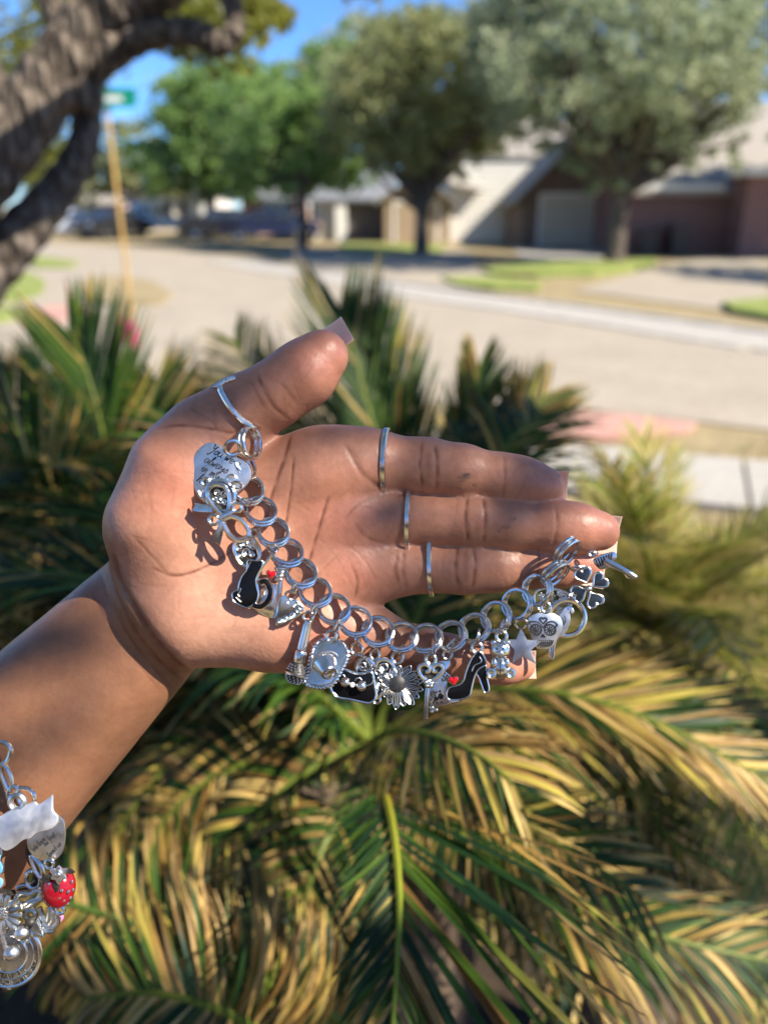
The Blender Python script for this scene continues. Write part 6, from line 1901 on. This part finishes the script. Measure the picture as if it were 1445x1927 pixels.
for sx in (-1, 1):
    m = MB(); m.ball(h(*k6([(970 + sx * 58, 618)])[0], z15 + 2.2), 36 * s5, 10, 8, (.8, 1.3, .8)); m.build('arm', SILVER, t)
    cxx = 970 + sx * 88; m = MB(); m.lathe(h(*k6([(cxx, 705)])[0], z15 + .6), (0, 0, 1), [(0, 46*s5), (1.2, 50*s5), (1.9, 44*s5), (2.1, 30*s5), (1.8, 20*s5), (1.75, 2*s5)], 16); m.build('foot', SILVER, t)
m = MB(); m.line(k6(circle(980, 375, 46, 14)), z15 + .6, .65, closed=True); m.build('hanging_loop', SILVER, t)
jump(t, *k6([(985, 285)])[0], z15 + 2.0, 2.2, .55, .3, 1.4)

# star
z16 = 12.6
t = charm('star_charm', 'flat brushed silver five-pointed star charm', 985, 1222, z16)
st = [(1158, 302), (1212, 405), (1345, 412), (1242, 500), (1290, 622), (1170, 556), (1075, 612), (1098, 497), (1015, 405), (1116, 403)]
MB().plate(k6(st), z16, z16 + .8, .14, tilt=(.012, .02)).build('plate', silver('brushed silver', (.42, .42, .43), .30, (.33, .32, .32)), t)
jump(t, *k6([(1158, 262)])[0], z16 + 1, 2.0, .5, .8)

# round flower filigree
z17 = 8.5
t = charm('flower_filigree', 'openwork silver charm of tiny flowers behind the skull and parrot', 1045, 1135, z17)
m = MB(); m.line(k7([(260, 640), (330, 600), (450, 600), (580, 640), (650, 700), (620, 790), (520, 860), (400, 870), (300, 820), (250, 730)]), z17, .5, closed=True); m.build('rim', SILVER, t)
m = MB()
for cx_, cy_, r_ in ((575, 715, 62), (470, 770, 50), (420, 680, 46), (350, 760, 48), (520, 650, 34), (520, 830, 36), (320, 680, 36)):
    for j in range(6):
        a = j * math.pi / 3 + cx_
        m.line(k7(circle(cx_ + r_ * .62 * math.cos(a), cy_ + r_ * .62 * math.sin(a), r_ * .36, 8, r_ * .24, a)), z17 + .2, .26, 5, closed=True, sm=2)
    m.ball(h(*k7([(cx_, cy_)])[0], z17 + .4), .5, 7, 5)
m.build('flower', SILVER, t)

# parrot on a hoop
z18 = 9.6
t = charm('parrot_charm', 'silver parrot charm perched on a round hoop', 1068, 1175, z18)
m = MB(); m.line(k7(circle(592, 905, 188, 36)), z18, .95, 8, closed=True, sm=0); m.build('hoop', SILVER, t)
pr = [(520, 870), (555, 805), (600, 778), (645, 790), (668, 835), (650, 862), (625, 862), (628, 930), (605, 1010), (560, 1075), (500, 1120), (475, 1180), (462, 1260), (458, 1330), (432, 1344), (410, 1310), (398, 1250), (420, 1180), (440, 1080), (480, 960)]
MB().plate(smooth2(k7(pr), 3), z18 + .2, z18 + 1.4, .35, dome=0).build('body', SILVER_SOFT, t)
m = MB(); m.line(k7([(640, 815), (625, 840), (640, 862)]), z18 + 1.45, .14); m.line(k7([(560, 880), (580, 920), (560, 980)]), z18 + 1.45, .14); m.line(k7([(540, 900), (560, 940), (540, 1000)]), z18 + 1.45, .14); m.line(k7([(430, 1210), (440, 1330)]), z18 + 1.45, .13, sm=0); m.line(k7([(455, 1190), (452, 1310)]), z18 + 1.45, .12, sm=0); m.ball(h(*k7([(608, 815)])[0], z18 + 1.45), .25, 6, 4)
m.build('engraving', INK, t)

# sugar skull
z19 = 12.2
t = charm('skull_charm', 'silver sugar-skull charm with flower eyes', 1026, 1188, z19)
sk = [(185, 905), (250, 860), (340, 842), (440, 850), (510, 890), (548, 960), (540, 1030), (500, 1100), (470, 1160), (430, 1215), (360, 1238), (285, 1225), (238, 1180), (222, 1110), (195, 1040), (175, 970)]
MB().plate(smooth2(k7(sk), 3), z19, z19 + 1.0, .5, dome=.5).build('plate', SILVER_SOFT, t)
m = MB()
for cx_ in (268, 416):
    m.line(k7(circle(cx_, 1030, 60, 20)), z19 + 1.45, .2, 5, closed=True)
    for j in range(9):
        a = 2 * math.pi * j / 9
        m.line(k7(circle(cx_ + 38 * math.cos(a), 1030 + 38 * math.sin(a), 17, 8, 12, a)), z19 + 1.5, .17, 4, closed=True, sm=2)
    m.ball(h(*k7([(cx_, 1030)])[0], z19 + 1.4), .8, 8, 5, (1, 1, .4))
m.line(heart2(*k7([(347, 935)])[0], 13), z19 + 1.5, .3, 5, closed=True, sm=0)
m.line(k7([(215, 975), (200, 950), (235, 945), (290, 950), (330, 985), (345, 1010)]), z19 + 1.45, .3); m.line(k7([(475, 1000), (492, 975), (455, 945), (400, 950), (365, 980), (345, 1010)]), z19 + 1.45, .3)
m.line(k7([(345, 1075), (322, 1108), (345, 1100), (370, 1108), (345, 1075)]), z19 + 1.45, .35, sm=0)
for row in (1150, 1180):
    for j in range(6): m.line(k7(circle(310 + j * 22, row, 11, 8, 13)), z19 + 1.3, .17, 4, closed=True, sm=2)
m.line(k7([(280, 1150), (300, 1195), (360, 1205), (425, 1190), (450, 1140)]), z19 + 1.25, .2)
m.build('engraving', INK, t)
m = MB(); m.line(k7(circle(372, 800, 48, 14)), z19 + .8, .55, closed=True); m.build('hanging_loop', SILVER, t)
jump(t, *k7([(385, 705)])[0], z19 + 2, 2.3, .6, .45, .9)

# clover
z20 = 12.0
t = charm('clover_charm', 'four-leaf clover charm with blue-black enamel leaves', 1108, 1107, z20)
for (cx_, cy_), (ox, oy) in (((770, 470), (812, 575)), ((922, 528), (845, 590)), ((728, 642), (800, 605)), ((874, 706), (828, 622))):
    d = math.atan2(cy_ - oy, cx_ - ox)
    hp = heart2(*k7([(cx_, cy_)])[0], 33, d + math.pi / 2)
    lf = MB().plate(hp, z20, z20 + 1.0, .25).build('leaf', SILVER, t)
    m = MB(); m.line(hp, z20 + 1.0, .35, closed=True, sm=0); m.build('leaf_edge', SILVER, lf)
    c_ = np.mean(np.array(hp), 0)
    MB().plate([(c_[0]+(p[0]-c_[0])*.84, c_[1]+(p[1]-c_[1])*.84) for p in hp], z20 + .8, z20 + 1.2, .2).build('leaf_enamel', NAVY_ENAMEL, lf)
MB().ball(h(*k7([(822, 598)])[0], z20 + 1.2), 1.2, 9, 6).build('centre_stone', SILVER, t)
m = MB(); m.line(k7(circle(740, 400, 36, 12)), z20 + .4, .5, closed=True); m.build('hanging_loop', SILVER, t)
jump(t, *k7([(700, 390)])[0], z20 + 1.0, 1.9, .5, .4)

# ridged shell with a pin
z21 = 9.0
t = charm('shell_pin_charm', 'ridged silver fan charm with long pin stem at the fingertips', 1150, 1062, z21)
fan = [(865, 310), (900, 270), (960, 240), (1020, 225), (1075, 212), (1108, 235), (1105, 285), (1060, 310), (1040, 370), (960, 398), (915, 380)]
MB().plate(smooth2(k7(fan), 3), z21, z21 + 1.2, .4).build('fan', SILVER, t)
m = MB()
for j in range(7):
    u = j / 6
    m.line(k7([(890 + 170 * u, 285 - 55 * u), (925 + 125 * u, 375 - 60 * u)]), z21 + 1.2, .36, sm=0)
m.build('ridge', DARK_SILVER, t)
m = MB(); m.tube([h(*k7([q])[0], z21 + 2 + zq) for q, zq in (((985, 305), 0), ((1080, 355), 1), ((1180, 405), 2), ((1270, 455), 3), ((1318, 482), 3))], [1.15, 1.2, 1.0, 1.15, .7], 10); m.build('stem', SILVER, t)
m = MB(); m.line(k7([(1195, 430), (1225, 480), (1285, 492)]), z21 + 4.2, .4); m.build('stem_eye', SILVER, t)
m = MB(); m.line(k7(circle(855, 232, 36, 12, 24)), z21 + .5, .45, closed=True); m.build('hanging_loop', SILVER, t)

# ------------------------------------------------------------------ finger rings
def finger_ring(label, px, py, rr, ax, w=1.05, th=.55, tilt=0.0):
    """plain band round a finger: centre pixel, inner radius found on the skin"""
    a = unit(np.array([ax[0], -ax[1], tilt])); e1 = unit(np.array([0, 0, 1.0]) - a * a[2]); e2 = np.cross(a, e1)
    c = h(px, py, 1.0)
    R_ = []
    for q in np.linspace(0, 2 * math.pi, 48, endpoint=False):
        d = e1 * math.cos(q) + e2 * math.sin(q)
        r_ = rr * .7
        while r_ < rr * 1.18 and sdf_at(c + d * r_) < .05: r_ += .15
        R_.append(r_)
    R_ = np.array(R_)
    for _ in range(4): R_ = np.maximum(R_, (np.roll(R_, 1) + np.roll(R_, -1)) / 2)
    for _ in range(3): R_ = (R_ + np.roll(R_, 1) + np.roll(R_, -1)) / 3
    R_ = R_ + .05 + th
    m = MB(); vs = []; prof = [(-w, -th*.5), (-w*.7, th*.75), (0, th), (w*.7, th*.75), (w, -th*.5), (0, -th)]
    qs = np.linspace(0, 2 * math.pi, 48, endpoint=False)
    for q, r_ in zip(qs, R_):
        d = e1 * math.cos(q) + e2 * math.sin(q)
        wob = .10 * math.sin(q * 9)
        for x, y in prof: vs.append(c + a * x + d * (r_ + y + wob * .5))
    n = len(prof)
    fs = [(i*n+k, i*n+(k+1) % n, ((i+1) % 48)*n+(k+1) % n, ((i+1) % 48)*n+k) for i in range(48) for k in range(n)]
    m.add(vs, fs)
    o = m.build('finger_ring', SILVER, sharp=50)
    return tag(o, label, 'ring', 'silver rings on the hand')
finger_ring('thin hammered silver ring on the index finger', 728, 870, 10.3, (1, .02), tilt=.13)
finger_ring('thin silver ring on the middle finger', 770, 976, 10.0, (1, .03), .95, .5, tilt=.12)
finger_ring('thin silver ring on the ring finger', 811, 1068, 9.6, (1, -.02), .95, .5, tilt=.14)
# open thumb ring with flat heads
t = thing('thumb_ring', 'open wire ring with flat beaded top on the thumb', 'ring', tuple(h(455, 762, 10)), 'H', 'silver rings on the hand')
def on_skin(px, py, lift): return h(px, py, surf_z(px, py, 2) + lift)
arc = [(408, 720), (414, 734), (424, 752), (438, 772), (456, 790), (474, 803), (488, 806)]
P = [on_skin(x, y, 1.5) for x, y in arc]; P[0] = h(416, 722, 7); P[1] = h(415, 733, max(P[1][2], 10)); P[-1] = h(492, 803, 9); P[-2] = h(478, 803, max(P[-2][2], 11))
P = [h(424, 724, 0)] + P + [h(490, 796, 4)]
m = MB(); m.tube(catmull(P, 5), 1.0, 8, flat=.8); m.build('band', SILVER, t)
MB().plate([(400, 726), (405, 722), (436, 708), (442, 711), (440, 717), (410, 732), (402, 731)], 9.5, 13.5, .5).build('top_plate', SILVER, t)
m = MB()
for x, y in ((426, 717), (433, 714), (439, 712)): m.ball(h(x, y, 13.6), 1.05, 9, 7)
m.build('bead', SILVER, t)
# ------------------------------------------------------------------ the second bracelet on the forearm
GB = 'charms on the wrist bracelet'
zf = 20.0
AGED = silver('aged silver', (.55, .54, .51), .22, (.22, .21, .19))
BERRY = plain('crimson enamel', (.23, .004, .012), (.30, .006, .016), .16, 120, spec=.5)
ICE = silver('frosted silver', (.92, .92, .93), .42, (.80, .80, .82))
def wcharm(name, label, x, y, z):
    q = k8([(x, y)])[0]
    return thing(name, label, 'charm', tuple(h(q[0], q[1], z)), 'H', GB)
s8 = .27 * mm
t = thing('wrist_bracelet', 'chunky steel link bracelet worn round the forearm', 'bracelet', tuple(h(5, 1500, 18)), 'H')
for pts, r_ in (([(-60, 70), (-10, 62), (45, 72), (75, 115), (62, 175), (28, 215), (-20, 222), (-70, 200)], .9), ([(10, 215), (45, 240), (72, 300), (82, 370), (62, 400), (35, 350), (10, 280)], .85),
                ([(65, 390), (105, 372), (125, 400), (100, 440), (62, 450)], .9), ([(128, 392), (165, 382), (215, 400), (240, 445), (232, 500), (180, 520), (130, 470)], .75),
                ([(215, 860), (245, 880), (280, 920), (300, 980), (285, 1010), (250, 960)], .8), ([(190, 980), (235, 960), (280, 1010), (270, 1070), (220, 1080), (185, 1040)], .8), ([(120, 1080), (170, 1060), (215, 1080), (200, 1120), (150, 1130)], .75)):
    m = MB(); m.line(k8(pts), zf - 1.0 + (0 if pts[0][1] < 600 else -2.5), r_, 8, closed=True); m.build('link', STEEL, t)
m = MB(); m.line(k8([(240, 700), (205, 800), (215, 880), (260, 960), (230, 1060), (160, 1110), (60, 1120), (-60, 1100)]), zf - 5.0, 1.3, 8); m.build('link', DARK_SILVER, t)
m = MB(); m.line(k8(circle(122, 482, 50, 16)), zf + 1, .95, closed=True); m.build('clasp_ring', SILVER_SOFT, t)

t = wcharm('cat_silhouette_charm', 'blank white-silver reclining cat silhouette charm', 180, 640, zf)
cs = [(-40, 610), (20, 570), (60, 545), (150, 522), (200, 492), (240, 482), (262, 500), (300, 480), (340, 450), (362, 438), (366, 500), (372, 545), (405, 580), (402, 630), (350, 668), (275, 685), (235, 712), (215, 728), (170, 738), (125, 775), (65, 808), (18, 792), (-5, 740), (-30, 690)]
MB().plate(smooth2(k8(cs), 3), zf + 1.2, zf + 2.4, .4, tilt=(0, .02)).build('plate', ICE, t)

t = wcharm('heart_tag', 'silver heart tag engraved with three short lines of script', 330, 740, zf)
hs = [(190, 770), (205, 715), (260, 690), (330, 640), (385, 580), (412, 572), (445, 610), (458, 680), (452, 770), (428, 845), (365, 890), (285, 882), (222, 842)]
MB().plate(smooth2(k8(hs), 3), zf - .6, zf + .4, .3).build('plate', SILVER_SOFT, t)
for txt, x, y in (('We love', 238, 832), ('he first', 318, 792), ('loved us', 345, 868)):
    q = k8([(x, y)])[0]; m = MB(); script(m, txt, q[0], q[1], R(-47), 5.2 if txt != 'We love' else 5.4, zf + .5, .12, .1); m.build('engraving', INK, t)

t = wcharm('strawberry_charm', 'red enamel strawberry charm with silver seeds and blossom', 410, 1070, zf)
SB = h(*k8([(408, 1080)])[0], zf)
m = MB(); m.ball(SB, 1.0, 22, 16, (108 * s8, 130 * s8, 90 * s8), np.array([[math.cos(-.25), -math.sin(-.25), 0], [math.sin(-.25), math.cos(-.25), 0], [0, 0, 1]])); m.build('berry', BERRY, t)
m = MB()
for x, y in ((345, 1055), (312, 1090), (365, 1130), (430, 1100), (475, 1108), (415, 1150), (375, 1172), (445, 1168), (490, 1150), (500, 1040), (425, 1195), (385, 1200), (470, 1190), (335, 1150), (350, 1190), (508, 1095)):
    q = k8([(x, y)])[0]
    u = ((x - 408) / 108) ** 2 + ((y - 1080) / 130) ** 2
    m.ball(h(q[0], q[1], zf + 90 * s8 * math.sqrt(max(1 - u, .02))), .62, 7, 5, (.9, 1.2, .6))
m.build('seed', SILVER, t)
for j in range(6):
    a = R(-90 + j * 60); L_ = 72 if j % 2 else 62
    loc = [(8, -8), (L_ * .55, -22), (L_, 0), (L_ * .55, 22), (8, 8)]
    pts = [(410 + x * math.cos(a) - y * math.sin(a), 985 + x * math.sin(a) + y * math.cos(a)) for x, y in loc]
    pe = MB().plate(smooth2(k8(pts), 3), zf + 4.6, zf + 5.4, .25).build('petal', SILVER_SOFT, t)
for x, y, a0 in ((335, 1010, 2.6), (395, 1060, 1.6), (470, 960, .2)):
    loc = [(-30, 0), (0, -24), (55, 0), (0, 24)]
    pts = [(x + p * math.cos(a0) - q * math.sin(a0), y + p * math.sin(a0) + q * math.cos(a0)) for p, q in loc]
    MB().plate(smooth2(k8(pts), 3), zf + 4.0, zf + 4.7, .25).build('sepal', DARK_SILVER, t)
MB().ball(h(*k8([(408, 983)])[0], zf + 5.6), 1.2, 9, 6).build('blossom_centre', SILVER, t)
m = MB(); m.line(k8(circle(345, 915, 30, 12)), zf + 2, .5, closed=True); m.line(k8(circle(420, 1235, 26, 12)), zf, .6, closed=True); m.build('hanging_loop', SILVER, t)

t = wcharm('script_word_charm', 'silver charm of looping script letters below the strawberry', 260, 1250, zf - 1)
for pts in ([(110, 1150), (150, 1115), (215, 1120), (260, 1095), (285, 1110), (265, 1150), (215, 1170), (175, 1195), (120, 1185), (110, 1150)], [(150, 1215), (200, 1210), (250, 1175), (300, 1150)], [(185, 1285), (180, 1250), (210, 1232), (245, 1250), (240, 1285), (210, 1300), (185, 1285)],
            [(275, 1215), (295, 1280), (330, 1310), (345, 1270), (350, 1220), (372, 1250), (368, 1310), (340, 1345), (300, 1320)], [(330, 1340), (360, 1360), (395, 1330), (405, 1290)], [(300, 1350), (340, 1380), (380, 1375)]):
    m = MB(); m.line(k8(pts), zf - .4, .95, 8); m.build('letter', AGED, t)

t = wcharm('envelope_charm', 'small folded silver envelope charm among the script letters', 270, 1350, zf - 1)
MB().plate(k8([(228, 1340), (262, 1288), (316, 1408), (300, 1424), (240, 1410)]), zf - 1, zf + 1.6, .5).build('body', AGED, t)
m = MB(); m.line(k8([(262, 1290), (300, 1416), (232, 1392)]), zf + 1.7, .3, sm=0); m.build('flap_fold', SILVER, t)
MB().ball(h(*k8([(215, 1320)])[0], zf + .5), 1.9, 10, 8).build('bead', DARK_SILVER, t)

t = wcharm('enamel_flag_charm', 'tiny yellow and pink enamel charm under the strawberry', 408, 1262, zf - 3)
MB().plate(k8([(380, 1215), (400, 1218), (405, 1275), (388, 1275)]), zf - 3, zf - 1.8, .25).build('yellow_part', plain('yellow enamel', (.80, .55, .03), rough=.2), t)
MB().plate(smooth2(k8([(408, 1265), (425, 1255), (440, 1280), (435, 1305), (412, 1315)]), 3), zf - 3.2, zf - 2, .25).build('pink_part', plain('pink enamel', (.80, .22, .42), rough=.2), t)

t = wcharm('daisy_charm', 'silver daisy charm with long rounded petals', 20, 1255, zf + 1)
MB().lathe(h(*k8([(20, 1258)])[0], zf + 1.0), (0, 0, 1), [(0, 42*s8), (1.2, 40*s8), (2.0, 26*s8), (2.3, 6*s8)], 16).build('disc', SILVER_SOFT, t)
m = MB()
for j in range(26):
    rr = 36 * math.sqrt((j + .5) / 26); a = j * ga
    m.ball(h(*k8([(20 + rr * math.cos(a), 1258 + rr * math.sin(a))])[0], zf + 3.2 - .7 * (rr / 40) ** 2), .35, 5, 4)
m.build('stud', SILVER, t)
for j in range(14):
    a = 2 * math.pi * j / 14 + .1
    L_ = 138
    m = MB()
    P = [h(*k8([(20 + r_ * math.cos(a), 1258 + r_ * math.sin(a))])[0], zf + 1.3) for r_ in (38, 70, 105, L_)]
    m.tube(P, [.7, 1.0, 1.1, .7], 8); m.build('petal', AGED, t)

t = wcharm('birthday_disc', 'round silver charm reading happy birthday beneath the cherries', 60, 1560, zf - 3)
MB().plate(k8(circle(60, 1545, 222, 40)), zf - 4, zf - 2.6, .3).build('plate', AGED, t)
m = MB(); m.line(k8(circle(60, 1545, 222, 40)), zf - 2.6, .75, 8, closed=True, sm=0); m.line(k8(circle(60, 1545, 128, 30)), zf - 2.5, .35, 6, closed=True, sm=0); m.line(k8(circle(60, 1545, 176, 30)), zf - 2.5, .2, 6, closed=True, sm=0); m.build('rim', SILVER, t)
m = MB(); m.ball(h(*k8([(70, 1770)])[0], zf - 3), 1.2, 8, 6); m.ball(h(*k8([(280, 1510)])[0], zf - 3), .9, 8, 6); m.build('bead', SILVER, t)
BLOCK = {'H': [[(0, 0), (0, 2)], [(1, 0), (1, 2)], [(0, 1), (1, 1)]], 'A': [[(0, 0), (.5, 2), (1, 0)], [(.25, .8), (.75, .8)]], 'P': [[(0, 0), (0, 2), (.9, 2), (.9, 1), (0, 1)]], 'Y': [[(0, 2), (.5, 1), (1, 2)], [(.5, 1), (.5, 0)]],
         'B': [[(0, 0), (0, 2), (.8, 2), (.8, 1.1), (0, 1.05), (.95, 1), (.95, 0), (0, 0)]], 'I': [[(.5, 0), (.5, 2)]], 'R': [[(0, 0), (0, 2), (.9, 2), (.9, 1), (0, 1), (.95, 0)]], 'T': [[(0, 2), (1, 2)], [(.5, 0), (.5, 2)]], 'D': [[(0, 0), (0, 2), (.7, 1.8), (1, 1), (.7, .2), (0, 0)]]}
def block_arc(text, rad, a0, step, size):
    m = MB()
    for j, chx in enumerate(text):
        a = R(a0 - j * step)
        for s in BLOCK.get(chx, []):
            pts = []
            for x, y in s:
                r_ = rad - (y - 1) * size * .5; aa = a - (x - .5) * R(step) * .62
                pts.append((60 + r_ * math.cos(aa), 1545 + r_ * math.sin(aa)))
            m.line(k8(pts), zf - 2.45, .3, 5, sm=0)
    m.build('lettering', DARK_SILVER, t)
block_arc('HAPPY', 152, 112, 17, 36)
block_arc('BIRTHDAY', 199, 122, 15, 34)

t = wcharm('cherry_charm', 'pair of polished silver cherries on thin stems', 115, 1460, zf)
for x, y, r_, z_ in ((155, 1392, 50, 1.0), (82, 1532, 54, 1.6)):
    MB().ball(h(*k8([(x, y)])[0], zf + z_), r_ * s8, 18, 12).build('cherry', SILVER_SOFT, t)
    m = MB(); m.tube([h(*k8([(x + r_ * 1.02 * math.cos(a), y + r_ * 1.02 * math.sin(a))])[0], zf + z_) for a in [2*math.pi*j/20 for j in range(20)]], .4, 6, True); m.build('rim', DARK_SILVER, t)
m = MB(); m.line(k8([(45, 1515), (20, 1440), (5, 1370), (-10, 1300)]), zf + 1.6, .85, 8); m.line(k8([(120, 1360), (70, 1320), (10, 1300)]), zf + .8, .8, 8); m.build('stem', SILVER_SOFT, t)

t = wcharm('blue_charm', 'pale blue enamel charm cut by the picture edge on the wrist bracelet', 5, 880, zf)
MB().plate(smooth2(k8([(-60, 800), (0, 805), (18, 850), (10, 890), (30, 935), (18, 985), (-60, 1000)]), 3), zf - .5, zf + .8, .4).build('edge', SILVER, t)
MB().plate(smooth2(k8([(-60, 812), (-4, 815), (8, 850), (0, 892), (18, 935), (10, 975), (-60, 985)]), 3), zf + .5, zf + 1.1, .3).build('enamel', plain('pale blue enamel', (.12, .33, .62), rough=.2), t)
MB().plate(smooth2(k8([(-60, 1010), (10, 1015), (20, 1050), (0, 1080), (-60, 1090)]), 3), zf - .5, zf + .8, .4).build('lower_enamel', plain('sky blue enamel', (.16, .36, .60), rough=.2), t)
